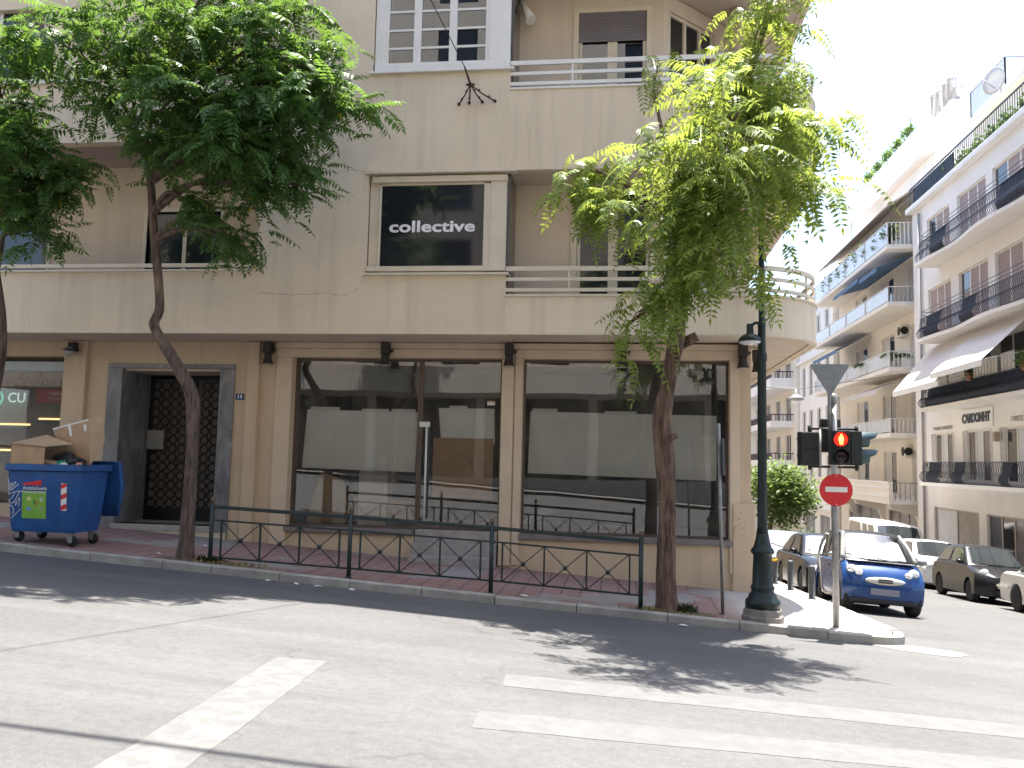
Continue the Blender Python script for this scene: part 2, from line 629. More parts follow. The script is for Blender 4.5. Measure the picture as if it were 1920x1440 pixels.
def sw(x, y):
    inner = -0.455 - 0.0615 * max(x, -40) - (0.08 * (y - 16) if y > 16 else 0)
    inner = max(inner, g(x, y) + 0.1)
    if x <= 2.4:
        return inner
    t = min(1, (x - 2.4) / 1.6)
    return inner * (1 - t) + (g(x, y) + 0.12) * t

# ================================================================== SETTING: road, pavements, kerbs, markings
def grid_sheet(name, xs, ys, zf, m, kind='structure'):
    mb = MB()
    vs = [(x, y, zf(x, y)) for y in ys for x in xs]
    nx = len(xs)
    fs = [(j * nx + i, j * nx + i + 1, (j + 1) * nx + i + 1, (j + 1) * nx + i) for j in range(len(ys) - 1) for i in range(nx - 1)]
    mb.add(vs, fs, True)
    return mb.build(name, m, kind=kind)


xs = [-600, -200, -80] + [x * 2.0 for x in range(-20, 10)] + [25, 40, 80, 200, 600]
ys = [-600, -200, -60] + [y * 2.0 for y in range(-7, 31)] + [80, 100, 140, 300, 900]
road = grid_sheet('road', xs, ys, g, M_ASPH)

pave = MB()
fx = [-40, -30, -24] + [-20 + i for i in range(0, 22)] + [1.6, 2.0, 2.3, 2.7, 3.1, 3.5, 3.7, 3.85, 3.95]
for i in range(len(fx) - 1):
    def y0(x):
        return 12.75 if x <= 3.4 else 13.3 - math.sqrt(max(0, 0.55 ** 2 - (x - 3.4) ** 2))
    n = 6
    for k in range(n):
        P = []
        for x, kk in ((fx[i], k), (fx[i + 1], k), (fx[i + 1], k + 1), (fx[i], k + 1)):
            y = y0(x) + (16.4 - y0(x)) * kk / n
            P.append((x, y, sw(x, y)))
        pave.add(P, [(0, 1, 2, 3)], True)
sx_ = [2.0, 2.3, 2.7, 3.1, 3.5, 3.95]
sy_ = [16.4, 17, 18, 19, 20, 22, 24, 28, 34, 40, 50, 60, 80]
for i in range(len(sx_) - 1):
    for j in range(len(sy_) - 1):
        pave.add([(x, y, sw(x, y)) for x, y in ((sx_[i], sy_[j]), (sx_[i + 1], sy_[j]), (sx_[i + 1], sy_[j + 1]), (sx_[i], sy_[j + 1]))], [(0, 1, 2, 3)], True)
pavement = pave.build('pavement', M_PAVE, kind='structure')

# kerb stones, each its own block
rk = random.Random(5)
path = []
x = -26.0
while x < 3.3:
    path.append((x, 12.6))
    x += 0.1
for k in range(0, 19):
    a = rad(-90 + 5 * k)
    path.append((3.4 + 0.7 * math.cos(a), 13.3 + 0.7 * math.sin(a)))
y = 13.4
while y < 48:
    path.append((4.1, y))
    y += 0.1


def kerb_stone(pts, parent, zt, side, name='kerb_stone'):
    mb = MB()
    w = 0.145
    jit = rk.uniform(-0.008, 0.01)
    ring = []
    n = len(pts)
    for i, (x, y) in enumerate(pts):
        a = pts[max(0, i - 1)]
        b = pts[min(n - 1, i + 1)]
        d = Vector((b[0] - a[0], b[1] - a[1], 0)).normalized()
        nrm = Vector((-d.y, d.x, 0)) * side
        zt_ = zt(x, y) + 0.012 + jit
        zb = g(x, y) - 0.08
        e = 0.018
        ch = rk.uniform(-0.006, 0.006)
        o = Vector((x, y, 0)) + nrm * (0.004 + jit * 0.5)
        ring.append([(o.x - 0.006, o.y - 0.006, zb), (o.x, o.y, zt_ - e + ch), (o.x + nrm.x * e, o.y + nrm.y * e, zt_ + ch * 0.6),
                     (x + nrm.x * w, y + nrm.y * w, zt_), (x + nrm.x * w, y + nrm.y * w, zb)])
    vs = [p for r in ring for p in r]
    fs = []
    for i in range(n - 1):
        for k in range(5):
            k2 = (k + 1) % 5
            fs.append((i * 5 + k, i * 5 + k2, (i + 1) * 5 + k2, (i + 1) * 5 + k))
    fs += [(4, 3, 2, 1, 0), tuple((n - 1) * 5 + k for k in range(5))]
    mb.add(vs, fs)
    return fix_normals(mb.build(name, M_KERB, parent))


i = 0
while i < len(path) - 3:
    L = rk.choice([8, 10, 11, 12, 13]) if not (290 < i < 315) else 5
    j = min(len(path) - 1, i + L)
    seg = path[i:j + 1]
    if j - i > 8:
        seg = seg[::3] + ([seg[-1]] if (len(seg) - 1) % 3 else [])
    # hairline joint
    a, b = Vector(seg[0]), Vector(seg[1])
    seg[0] = tuple(a + (b - a).normalized() * 0.006)
    a, b = Vector(seg[-1]), Vector(seg[-2])
    seg[-1] = tuple(a + (b - a).normalized() * 0.006)
    kerb_stone(seg, pavement, sw, 1)
    i = j

# pavement on the far side of the side street
def sw_r(x, y):
    return g(11.9, y) + 0.12 + (x - 11.9) * 0.01


pave_r = grid_sheet('pavement_far_side', [12.04, 12.6, 13.2, 14.6], [20.5, 22, 24, 27, 30, 34, 38, 42, 48, 54, 60, 80], sw_r,
                    mat('cement_paving', (0.36, 0.34, 0.31), 0.9, var=0.12, vs=1.5, bump=0.2, fine=0.1))
y = 20.5
while y < 52:
    L = 1.3
    kerb_stone([(11.9, y + L - 0.006), (11.9, y + L / 2), (11.9, y + 0.006)], pave_r, sw_r, 1)
    y += L

# painted markings, worn
def paint_mat():
    m, t, out = nt('road_paint')
    p = N(t, 'ShaderNodeBsdfPrincipled', Roughness=0.75)
    c = coords(t)
    n1 = noise_out(t, c, 7, 6, 0.7)
    worn = ramp(t, n1, 0.44, 0.58)
    col = mixc(t, worn, (0.105, 0.104, 0.102), (0.138, 0.136, 0.131))
    t.links.new(col, p.inputs['Base Color'])
    t.links.new(p.outputs[0], out.inputs[0])
    return m


def paint_mat2():
    m, t, out = nt('road_paint_faded')
    p = N(t, 'ShaderNodeBsdfPrincipled', Roughness=0.8)
    c = coords(t)
    worn = ramp(t, noise_out(t, c, 5, 6, 0.7), 0.42, 0.62)
    col = mixc(t, worn, (0.1, 0.099, 0.098), (0.121, 0.12, 0.117))
    t.links.new(col, p.inputs['Base Color'])
    t.links.new(p.outputs[0], out.inputs[0])
    return m


M_PAINT, M_PAINT2 = paint_mat(), paint_mat2()


def marking(a, b, c, d, m, name, n=24):
    """quad a-b (start) to d-c (end) draped on the road, ragged edges"""
    mb = MB()
    vs = []
    for i in range(n + 1):
        t = i / n
        p = Vector(a).lerp(Vector(d), t)
        q = Vector(b).lerp(Vector(c), t)
        p = p + Vector((rk.uniform(-0.01, 0.01), rk.uniform(-0.01, 0.01)))
        q = q + Vector((rk.uniform(-0.01, 0.01), rk.uniform(-0.01, 0.01)))
        vs += [(p.x, p.y, g(p.x, p.y) + 0.0025), (q.x, q.y, g(q.x, q.y) + 0.0025)]
    mb.add(vs, [(2 * i, 2 * i + 1, 2 * i + 3, 2 * i + 2) for i in range(n)])
    return fix_normals(mb.build(name, m, kind='structure'))


marking((-3.02, 7.5), (-2.57, 7.56), (-2.12, 2.0), (-2.55, 2.0), M_PAINT, 'lane_line_marking')
marking((-0.98, 7.42), (-1.02, 7.92), (5.6, 8.45), (5.6, 7.95), M_PAINT2, 'crossing_bar_marking')
marking((-1.0, 6.04), (-1.02, 6.52), (5.6, 7.35), (5.6, 6.85), M_PAINT2, 'crossing_bar_marking')
marking((-0.9, 4.6), (-0.92, 5.08), (5.6, 6.0), (5.6, 5.5), M_PAINT2, 'crossing_bar_marking')

# crumbled cement spill at the kerb corner
mb = MB()
cx, cy = 4.1, 12.55
pts = []
for k in range(28):
    a = 2 * math.pi * k / 28
    r = 0.42 * (1 + 0.3 * noise.noise((math.cos(a) * 1.5, math.sin(a) * 1.5, 3)))
    x, y = cx + 1.5 * r * math.cos(a), cy + 0.8 * r * math.sin(a)
    pts.append((x, y, g(x, y) + 0.004))
mb.add(pts, [tuple(range(28))])
mb.build('cement_spill', mat('cement_spill', (0.165, 0.16, 0.15), 0.9, var=0.15, vs=5), kind='structure')

# far crossing street end

# ================================================================== CORNER BUILDING
B = empty('corner_apartment_building', (-5, 16, -0.2), 'beige corner apartment block with rounded balconies above an empty ground floor shop', 'building')
GY = 16.0       # ground floor wall face
FY = 14.75      # face of the projecting upper floors
SOF = 3.87      # soffit of the first floor

# ---- ground floor wall
holes = [(-17.5, -11.2, 0.55, 3.56), (-10.0, -7.88, 0.24, 3.33), (-6.40, -3.86, 0.22, 3.58), (-3.86, -2.25, -0.6, 3.58), (-1.85, 1.98, 0.22, 3.58)]
mb = wall_holes(MB(), 'y', GY, 0.35, -22, 2.36, -0.95, SOF, [h for h in holes])
mb.build('ground_wall', M_STUC2, B)
# side wall of the ground floor along the side street
mb = MB()
mb.box(2.06, 2.362, 16.351, 34, -2.4, SOF - 0.002)
mb.build('side_wall', M_STUC2, B)
# plinth that swells out at the corner, with a chipped step
mb = MB()
mb.box(2.02, 2.44, 15.93, 16.9, -1.1, 0.97)
mb.build('corner_plinth', M_STUC2, B, bevel=0.03)
# raised bands framing the shop windows
for xa, xb in ((-6.72, -2.02), (-1.99, 2.15)):
    mb = MB()
    mb.box(xa, xb, 15.955, 16.02, 3.58, 3.75)
    mb.box(xa, xa + (0.32 if xa < -5 else 0.14), 15.957, 16.02, -0.28, 3.578)
    mb.box(xb - (0.22 if xa < -5 else 0.17), xb, 15.957, 16.02, -0.3, 3.578)
    mb.build('window_surround', M_TRIM, B, bevel=0.008)
mb = MB()
mb.box(-6.74, 2.2, 15.93, 16.02, 3.755, SOF - 0.003)
mb.build('fascia_band', M_TRIM, B, bevel=0.008)
# pilasters
for xa, xb, zb in ((-7.30, -7.06, -0.1), (-11.2, -10.72, 0.1)):
    mb = MB()
    mb.box(xa, xb, 15.90, 16.02, zb, SOF - 0.004)
    mb.build('pilaster', M_STUC2, B, bevel=0.01)
mb = MB()
mb.box(-2.19, -1.99 + 0.14 - 0.16, 15.965, 16.01, 0.75, 3.5)
mb.build('pilaster', M_STUC2, B, bevel=0.006)
# shop sills
for xa, xb in ((-6.42, -3.87), (-1.87, 2.02)):
    mb = MB()
    mb.box(xa, xb, 15.93, 16.28, 0.2, 0.30)
    mb.build('window_sill', mat('sill_grey', (0.19, 0.17, 0.165), 0.6, var=0.15, vs=4) if 'sill_grey' not in MATS else MATS['sill_grey'], B, bevel=0.008)
M_FRAMEB = mat('bronze_frame', (0.13, 0.095, 0.075), 0.5, metal=0.3, var=0.12)


def shop_window(xa, xb, za, zb, yg, name='shop_window'):
    fr = MB()
    w = 0.045
    fr.box(xa, xa + w, yg - 0.03, yg + 0.03, za, zb)
    fr.box(xb - w, xb, yg - 0.03, yg + 0.03, za, zb)
    fr.box(xa + w, xb - w, yg - 0.03, yg + 0.03, zb - w, zb)
    fr.box(xa + w, xb - w, yg - 0.03, yg + 0.03, za, za + w)
    o = fr.build(name, M_FRAMEB, B, bevel=0.004)
    pn = MB()
    pn.box(xa + w, xb - w, yg - 0.006, yg + 0.004, za + w, zb - w)
    pn.build('pane', M_GLASS, o)
    return o


shop_window(-6.40, -3.86, 0.301, 3.575, 16.21)
shop_window(-1.85, 1.98, 0.301, 3.575, 16.21)
# glass shop door with its fanlight
d = shop_window(-3.855, -2.252, 0.32, 3.575, 16.21, 'shop_door')
mb = MB()
mb.tube([(-3.70, 16.10, 0.5), (-3.70, 16.10, 2.3)], 0.02, 8)
mb.tube([(-3.70, 16.10, 0.6), (-3.70, 16.2, 0.6)], 0.012, 6)
mb.tube([(-3.70, 16.10, 2.2), (-3.70, 16.2, 2.2)], 0.012, 6)
mb.build('door_handle', M_PWHITE, d)
mb = MB()
mb.box(-3.80, -2.30, 16.195, 16.203, 2.86, 2.885)
mb.build('transom', M_FRAMEB, d)
mb = MB()
mb.box(-3.86, -3.66, 16.17, 16.2, 2.26, 2.36)
mb.build('lock_plate', M_PWHITE, d)
# door steps
for k, (zt, yf) in enumerate(((0.31, 15.98), (0.09, 15.72), (-0.13, 15.46))):
    mb = MB()
    mb.box(-3.84 + 0.002 * k, -2.27 - 0.002 * k, yf, 16.34 - 0.003 * k, zt - 0.24, zt)
    mb.build('door_step', mat('step_marble', (0.33, 0.30, 0.285), 0.6, var=0.18, vs=4, bump=0.1, streak=0.2) if 'step_marble' not in MATS else MATS['step_marble'], B, bevel=0.01)

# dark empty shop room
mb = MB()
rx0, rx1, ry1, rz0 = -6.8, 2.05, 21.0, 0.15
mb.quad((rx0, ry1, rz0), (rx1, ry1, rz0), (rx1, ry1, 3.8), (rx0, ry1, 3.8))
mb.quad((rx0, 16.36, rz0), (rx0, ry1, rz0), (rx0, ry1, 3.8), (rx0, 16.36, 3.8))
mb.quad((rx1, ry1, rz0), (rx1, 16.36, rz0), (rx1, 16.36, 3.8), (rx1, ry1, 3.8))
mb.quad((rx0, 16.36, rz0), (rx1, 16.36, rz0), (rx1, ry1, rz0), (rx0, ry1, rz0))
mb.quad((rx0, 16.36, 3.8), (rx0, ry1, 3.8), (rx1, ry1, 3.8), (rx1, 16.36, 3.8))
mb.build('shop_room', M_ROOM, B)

# ---- street door, deep in a marble porch
ent = MB()
ent.box(-10.27, -9.955, 15.965, 16.05, 0.02, 3.33)
ent.box(-7.875, -7.58, 15.965, 16.05, 0.02, 3.33)
ent.box(-10.27, -7.58, 15.96, 16.05, 3.333, 3.42)
porch = ent.build('marble_porch', M_MARB, B, bevel=0.006)
mb = MB()
mb.box(-9.998, -9.95, 16.06, 17.1, 0.24, 3.33)
mb.build('marble_slab', M_MARB, porch)
mb = MB()
mb.box(-7.93, -7.882, 16.06, 17.1, 0.24, 3.33)
mb.build('marble_slab', M_MARB, porch)
mb = MB()
mb.box(-9.95, -7.93, 16.06, 17.1, 3.29, 3.329)
mb.build('porch_ceiling', M_SOFF, porch)
mb = MB()
mb.box(-10.0, -7.86, 15.94, 17.1, 0.12, 0.24)
mb.build('threshold', mat('threshold_marble', (0.36, 0.33, 0.29), 0.5, var=0.12, vs=4), porch, bevel=0.008)
mb = MB()
mb.box(-10.25, -7.6, 15.955, 16.02, -0.3, 0.118)
mb.build('riser', M_TRIM, porch)
sd = MB()
sd.box(-9.95, -9.88, 17.02, 17.09, 0.24, 3.29)
sd.box(-8.0, -7.93, 17.02, 17.09, 0.24, 3.29)
sd.box(-9.88, -8.0, 17.02, 17.09, 3.2, 3.29)
sd.box(-9.88, -8.0, 17.02, 17.09, 0.24, 0.5)
sd.box(-9.0, -8.9, 17.01, 17.09, 0.5, 3.2)
sdo = sd.build('street_door', M_DOORM, B, bevel=0.006)
mb = MB()
mb.box(-9.88, -8.0, 17.06, 17.08, 0.5, 3.2)
mb.build('door_panel', M_ROOM, sdo)
ring0 = MB()
rp = []
for k in range(17):
    a = 2 * math.pi * k / 16
    rp.append((0.085 * math.cos(a), 0, 0.085 * math.sin(a)))
ring0.tube(rp, 0.011, 5, caps=False)
ring_me = ring0.build('door_ring', M_DOORM, sdo, local=True)
first = True
for c in range(8):
    if c == 4:
        continue
    for r in range(14):
        xx = -9.80 + c * 0.205 + (0.1 if c > 4 else 0) - (0.02 if c > 3 else 0)
        o = ring_me if first else ring_me.copy()
        if not first:
            COL.objects.link(o)
            o.parent = sdo
        first = False
        o.location = Vector((xx, 17.04, 0.6 + r * 0.19)) - ORG[sdo.name]
mb = MB()
mb.box(-9.92, -9.55, 16.93, 17.0, 1.72, 2.12)
mb.build('letter_box', mat('steel_panel', (0.42, 0.42, 0.41), 0.35, metal=0.6), sdo, bevel=0.005)

# ---- left shop: display window behind glass
M_LEDW = mat('warm_strip', (1.0, 0.72, 0.32), 0.5, emit=0.55)
lw = MB()
lw.box(-17.4, -11.25, 16.12, 16.2, 3.27, 3.46)
lwo = lw.build('shop_window', mat('alu_grey', (0.33, 0.36, 0.35), 0.45, metal=0.3), B)
mb = MB()
mb.box(-17.4, -11.25, 16.15, 16.16, 0.6, 3.27)
mb.build('pane', M_GLASSL, lwo)
mb = MB()
mb.box(-17.45, -11.22, 17.4, 17.5, 0.4, 3.7)
mb.box(-17.45, -11.22, 16.36, 17.4, 0.4, 0.55)
mb.box(-17.45, -11.22, 16.36, 17.4, 3.6, 3.7)
mb.box(-11.25, -11.21, 16.36, 17.4, 0.55, 3.6)
mb.build('display_room', mat('display_wall', (0.26, 0.22, 0.18), 0.8), B)

# ---- upper floors
U1, U2, U3 = 6.84, 10.6, 13.5     # undersides of the next floors (right hand part)
TOP = 16.5
arc_c, arc_r = (2.04, 16.25), 1.5


def outline(inset=0.0, x_start=-2.05, y_end=34.0):
    r = arc_r - inset
    pts = [(x_start, FY + inset), (-0.8, FY + inset), (0.4, FY + inset), (arc_c[0], FY + inset)]
    for k in range(1, 18):
        a = rad(-90 + 5 * k)
        pts.append((arc_c[0] + r * math.cos(a), arc_c[1] + r * math.sin(a)))
    pts += [(arc_c[0] + r, arc_c[1]), (arc_c[0] + r, 22), (arc_c[0] + r, y_end)]
    return pts


def strip_wall(mb, po, pi, z0, z1):
    n = len(po)
    vs = [(x, y, z0) for x, y in po] + [(x, y, z1) for x, y in po] + [(x, y, z1) for x, y in pi] + [(x, y, z0) for x, y in pi]
    fs = []
    sm = True
    for i in range(n - 1):
        fs += [(i, i + 1, n + i + 1, n + i), (n + i, n + i + 1, 2 * n + i + 1, 2 * n + i), (2 * n + i, 2 * n + i + 1, 3 * n + i + 1, 3 * n + i), (3 * n + i, 3 * n + i + 1, i + 1, i)]
    fs += [(0, n, 2 * n, 3 * n), (n - 1, 4 * n - 1, 3 * n - 1, 2 * n - 1)]
    mb.add(vs, fs, False)
    return mb


def slab(mb, poly, z0, z1):
    return mb.prism(poly, 'z', z0, z1)


def smooth_by_angle(o, deg=25):
    o.data.polygons.foreach_set('use_smooth', [True] * len(o.data.polygons))
    m = o.modifiers.new('split', 'EDGE_SPLIT')
    m.split_angle = rad(deg)
    return o


# soffit / floor slabs: whole width
M_STUCP = mat('stucco_parapet', (0.71, 0.595, 0.45), 0.92, var=0.07, vs=0.8, bump=0.25, bs=120, streak=0.5, dirt=(0.42, 0.34, 0.265), fine=0.1)
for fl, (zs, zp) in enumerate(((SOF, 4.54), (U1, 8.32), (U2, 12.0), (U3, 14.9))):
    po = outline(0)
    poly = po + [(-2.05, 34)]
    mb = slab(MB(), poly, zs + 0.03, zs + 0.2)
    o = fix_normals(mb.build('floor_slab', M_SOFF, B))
    mb = strip_wall(MB(), outline(-0.004), outline(0.13), zs, zp)
    o = smooth_by_angle(fix_normals(mb.build('balcony_parapet', M_STUCP, B)))
    mb = strip_wall(MB(), outline(-0.03), outline(0.16), zp, zp + 0.035)
    smooth_by_angle(fix_normals(mb.build('coping', M_WHITE if fl else M_CREAM, B)))
    # drip edge under the slab
    mb = strip_wall(MB(), outline(-0.018), outline(0.05), zs - 0.012, zs + 0.018)
    smooth_by_angle(fix_normals(mb.build('drip_edge', M_CREAM, B)))
    # rails
    if fl < 2:
        m = M_CREAM if fl == 0 else M_WHITE
        zz = (4.66, 4.85, 5.04) if fl == 0 else (8.44, 8.63, 8.83)
        rl = None
        for k, z in enumerate(zz):
            rl_ = strip_wall(MB(), outline(0.01), outline(0.05), z - (0.03 if k < 2 else 0.04), z + (0.03 if k < 2 else 0.04))
            rl_ = smooth_by_angle(fix_normals(rl_.build('rail', m, B)))
        ot = outline(0.03)
        L = 0
        nxt = 1.12
        for (xa, ya), (xb, yb) in zip(ot, ot[1:]):
            sl = math.hypot(xb - xa, yb - ya)
            while L + sl > nxt and nxt < 9:
                f = (nxt - L) / sl
                px, py = xa + (xb - xa) * f, ya + (yb - ya) * f
                mb = MB()
                mb.tube([(px, py, zz[0] - 0.14), (px, py, zz[2])], 0.02, 6)
                mb.build('rail_post', m, B)
                nxt += 1.45
            L += sl
# left soffit slabs
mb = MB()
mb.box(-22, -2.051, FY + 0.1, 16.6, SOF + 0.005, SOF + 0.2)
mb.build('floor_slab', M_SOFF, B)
mb = MB()
mb.box(-22, -2.05, FY - 0.018, FY + 0.05, SOF - 0.012, SOF + 0.03)
mb.build('drip_edge', M_CREAM, B)

# front wall of the upper floors: left recess, solid bay, window bay
wh = [(-24, -6.68, 5.02, 7.55), (-4.62, -2.049, 4.96, 6.84), (-13.4, -11.3, 8.86, 10.3), (-4.62, -2.049, 8.73, 10.55),
      (-24, -6.68, 10.95, 13.4), (-4.62, -2.049, 11.9, 13.4), (-13.4, -11.3, 14.4, 15.9), (-4.62, -2.049, 14.4, 15.9)]
mb = wall_holes(MB(), 'y', FY, 0.22, -22, -2.05, SOF, TOP, wh)
mb.build('front_wall', M_STUC, B)
# recess ends
mb = MB()
mb.box(-6.68, -6.5, FY + 0.222, 16.3, 4.3, 7.6)
mb.box(-6.68, -6.5, FY + 0.222, 16.3, 10.5, 13.5)
mb.build('recess_side_wall', M_STUC, B)
# white end faces of the right balconies beside the bay windows
for z0, z1 in ((4.53, 6.84), (8.3, 10.62), (12.0, 13.5), (14.9, TOP)):
    mb = MB()
    mb.box(-2.07, -2.02, FY + 0.12, 15.8, z0, z1)
    mb.build('bay_side', M_DGLASS if z0 < 9 else M_STUC, B)

# upper back walls: set back behind the balconies, chamfered corner
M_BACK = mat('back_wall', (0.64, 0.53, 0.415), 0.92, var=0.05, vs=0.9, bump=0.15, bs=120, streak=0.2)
doors_r = {0: [(-0.86, 0.5, 4.35, 6.7)], 1: [(-0.88, 0.41, 7.4, 10.25)], 2: [(-0.86, 0.5, 11.0, 13.2)], 3: [(-0.86, 0.5, 13.9, 16.0)]}
for fl, (z0, z1) in enumerate(((4.07, U1), (7.04, U2), (10.8, U3), (13.7, TOP))):
    mb = wall_holes(MB(), 'y', 15.75, 0.2, -2.02, 0.73, z0, z1 + 0.03, doors_r[fl])
    mb.build('balcony_back_wall', M_BACK, B)
    # chamfer
    a, b = Vector((0.73, 15.75, 0)), Vector((2.0, 17.1, 0))
    dr = (b - a).normalized()
    nn = Vector((dr.y, -dr.x, 0))

    def ch(u, z, dd):
        p = a + dr * u + nn * dd
        return (p.x, p.y, z)
    L = (b - a).length
    zb, zt = z0 + 0.35, z1 - 0.3
    mb = MB()
    for (u0, u1, q0, q1) in ((0, 0.15, z0, z1), (L - 0.3, L, z0, z1), (0.15, L - 0.3, zt, z1), (0.15, L - 0.3, z0, zb)):
        mb.hexa([ch(u0, q0, 0), ch(u1, q0, 0), ch(u1, q0, -0.2), ch(u0, q0, -0.2), ch(u0, q1, 0), ch(u1, q1, 0), ch(u1, q1, -0.2), ch(u0, q1, -0.2)])
    mb.build('chamfer_wall', M_BACK, B)
    fr = MB()
    for u in (0.15, 0.62, 1.08, L - 0.38):
        fr.hexa([ch(u, zb, -0.03), ch(u + 0.08, zb, -0.03), ch(u + 0.08, zb, -0.1), ch(u, zb, -0.1), ch(u, zt, -0.03), ch(u + 0.08, zt, -0.03), ch(u + 0.08, zt, -0.1), ch(u, zt, -0.1)])
    for z in (zb, zb + 1.15, zt - 0.07):
        fr.hexa([ch(0.15, z, -0.035), ch(L - 0.3, z, -0.035), ch(L - 0.3, z, -0.095), ch(0.15, z, -0.095), ch(0.15, z + 0.06, -0.035), ch(L - 0.3, z + 0.06, -0.035), ch(L - 0.3, z + 0.06, -0.095), ch(0.15, z + 0.06, -0.095)])
    fo = fr.build('balcony_window', M_CREAM, B)
    mb = MB()
    mb.hexa([ch(0.15, zb, -0.07), ch(L - 0.3, zb, -0.07), ch(L - 0.3, zb, -0.08), ch(0.15, zb, -0.08), ch(0.15, zt, -0.07), ch(L - 0.3, zt, -0.07), ch(L - 0.3, zt, -0.08), ch(0.15, zt, -0.08)])
    mb.build('pane', M_DGLASS, fo)
    mb = MB()
    mb.box(1.85, 2.05, 17.15, 34, z0, z1)
    mb.build('side_wall', M_BACK, B)
    mb = MB()
    mb.lathe([(0.2, z0), (0.2, z1 + 0.03)], (2.22, 16.6, 0), 20)
    mb.build('column', M_BACK, B)
    # balcony door
    xa, xb, za, zt2 = doors_r[fl][0]
    fr = MB()
    fr.box(xa - 0.1, xa, 15.720, 15.850, za, zt2 + 0.1)
    fr.box(xb, xb + 0.1, 15.720, 15.850, za, zt2 + 0.1)
    fr.box(xa, xb, 15.720, 15.850, zt2, zt2 + 0.1)
    fr.box(xa, xa + 0.07, 15.780, 15.840, za, zt2)
    fr.box(xb - 0.07, xb, 15.780, 15.840, za, zt2)
    xm = (xa + xb) / 2
    fr.box(xm - 0.09, xm + 0.09, 15.780, 15.840, za, zt2)
    if fl == 1:
        fr.box(xa + 0.07, xm - 0.09, 15.790, 15.830, za, za + 0.3)
        fr.box(xm + 0.09, xb - 0.07, 15.790, 15.830, za, za + 0.3)
        fr.box(xa + 0.07, xm - 0.09, 15.790, 15.830, za + 1.25, za + 1.4)
        fr.box(xm + 0.09, xb - 0.07, 15.790, 15.830, za + 1.25, za + 1.4)
    fo = fr.build('balcony_door', M_CREAM, B)
    mb = MB()
    mb.box(xa + 0.07, xb - 0.07, 15.805, 15.815, za, zt2)
    mb.build('pane', M_DGLASS if fl != 1 else M_GLASS2, fo)
    if fl == 1:
        for k in range(11):
            mb = MB()
            mb.box(xa + 0.005, xb - 0.005, 15.750, 15.775, zt2 - 0.052 * (k + 1), zt2 - 0.052 * k - 0.006)
            mb.build('shutter_slat', mat('shutter_mauve', (0.17, 0.15, 0.16), 0.6) if 'shutter_mauve' not in MATS else MATS['shutter_mauve'], fo)
        mb = MB()
        mb.box(xa, xb, 15.950, 15.970, za, zt2)
        mb.build('room_dark', M_ROOM, fo)
    else:
        mb = MB()

# left recess back wall with dark openings
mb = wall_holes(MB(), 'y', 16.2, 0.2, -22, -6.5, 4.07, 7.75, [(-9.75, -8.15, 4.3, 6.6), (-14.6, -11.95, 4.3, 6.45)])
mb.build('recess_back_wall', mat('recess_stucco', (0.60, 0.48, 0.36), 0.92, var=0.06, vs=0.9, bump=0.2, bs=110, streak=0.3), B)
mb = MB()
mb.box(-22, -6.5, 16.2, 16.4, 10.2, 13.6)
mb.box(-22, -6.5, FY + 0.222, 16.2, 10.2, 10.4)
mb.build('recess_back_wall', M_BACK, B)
for xa, xb, zt2 in ((-9.75, -8.15, 6.6), (-14.6, -11.95, 6.45)):
    fr = MB()
    fr.box(xa - 0.07, xa, 16.17, 16.3, 4.3, zt2 + 0.07)
    fr.box(xb, xb + 0.07, 16.17, 16.3, 4.3, zt2 + 0.07)
    fr.box(xa, xb, 16.17, 16.3, zt2, zt2 + 0.07)
    fr.box((xa + xb) / 2 - 0.04, (xa + xb) / 2 + 0.04, 16.25, 16.3, 4.3, zt2)
    fo = fr.build('balcony_door', M_CREAM, B)
    mb = MB()
    mb.box(xa, xb, 16.27, 16.28, 4.3, zt2)
    mb.build('pane', M_DGLASS, fo)
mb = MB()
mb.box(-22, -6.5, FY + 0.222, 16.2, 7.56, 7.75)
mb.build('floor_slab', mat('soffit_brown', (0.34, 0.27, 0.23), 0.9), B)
# left ledges and rail
mb = MB()
mb.box(-22, -6.6, FY - 0.05, FY + 0.25, 5.02, 5.055)
mb.build('coping', M_CREAM, B, bevel=0.005)
mb = MB()
mb.box(-22, -6.69, FY + 0.06, FY + 0.11, 5.12, 5.19)
mb.build('rail', M_CREAM, B)
mb = MB()
mb.box(-22, -10.1, FY - 0.06, FY + 0.1, 8.74, 8.83)
mb.build('window_ledge', M_WHITE, B, bevel=0.006)
# dim second floor window at the far left
mb = MB()
mb.box(-13.4, -11.3, FY + 0.14, FY + 0.16, 8.86, 10.3)
o = mb.build('window', M_DGLASS, B)
for xw in (-13.38, -12.35, -11.36):
    mb = MB()
    mb.box(xw, xw + 0.06, FY + 0.1, FY + 0.139, 8.87, 10.29)
    mb.build('window_bar', M_WHITE, o)
# ---- first floor bay window with the sign
mb = MB()
mb.box(-4.66, -2.0, FY - 0.06, FY + 0.2, 4.925, 4.965)
mb.build('window_ledge', M_CREAM, B, bevel=0.006)
mb = MB()
mb.box(-4.68, -1.9, FY - 0.06, FY + 0.1, 6.80, 6.86)
mb.build('window_cornice', M_CREAM, B, bevel=0.008)
fr = MB()
y0, y1 = FY + 0.03, FY + 0.15
fr.box(-4.60, -4.42, y0 + 0.05, y1, 5.0, 6.72)
fr.box(-4.42, -4.38, y0 + 0.02, y1, 5.0, 6.62)
fr.box(-2.48, -2.36, y0 + 0.01, y1, 5.0, 6.62)
fr.box(-2.36, -2.07, y0, y1, 5.0, 6.70)
fr.box(-4.55, -2.06, y0 - 0.03, y1, 6.65, 6.76)
fr.box(-4.38, -2.48, y0 + 0.03, y1, 6.605, 6.65)
bw = fr.build('bay_window', M_CREAM, B, bevel=0.006)
mb = MB()
mb.box(-4.60, -2.06, FY - 0.03, FY + 0.03, 5.0, 5.09)
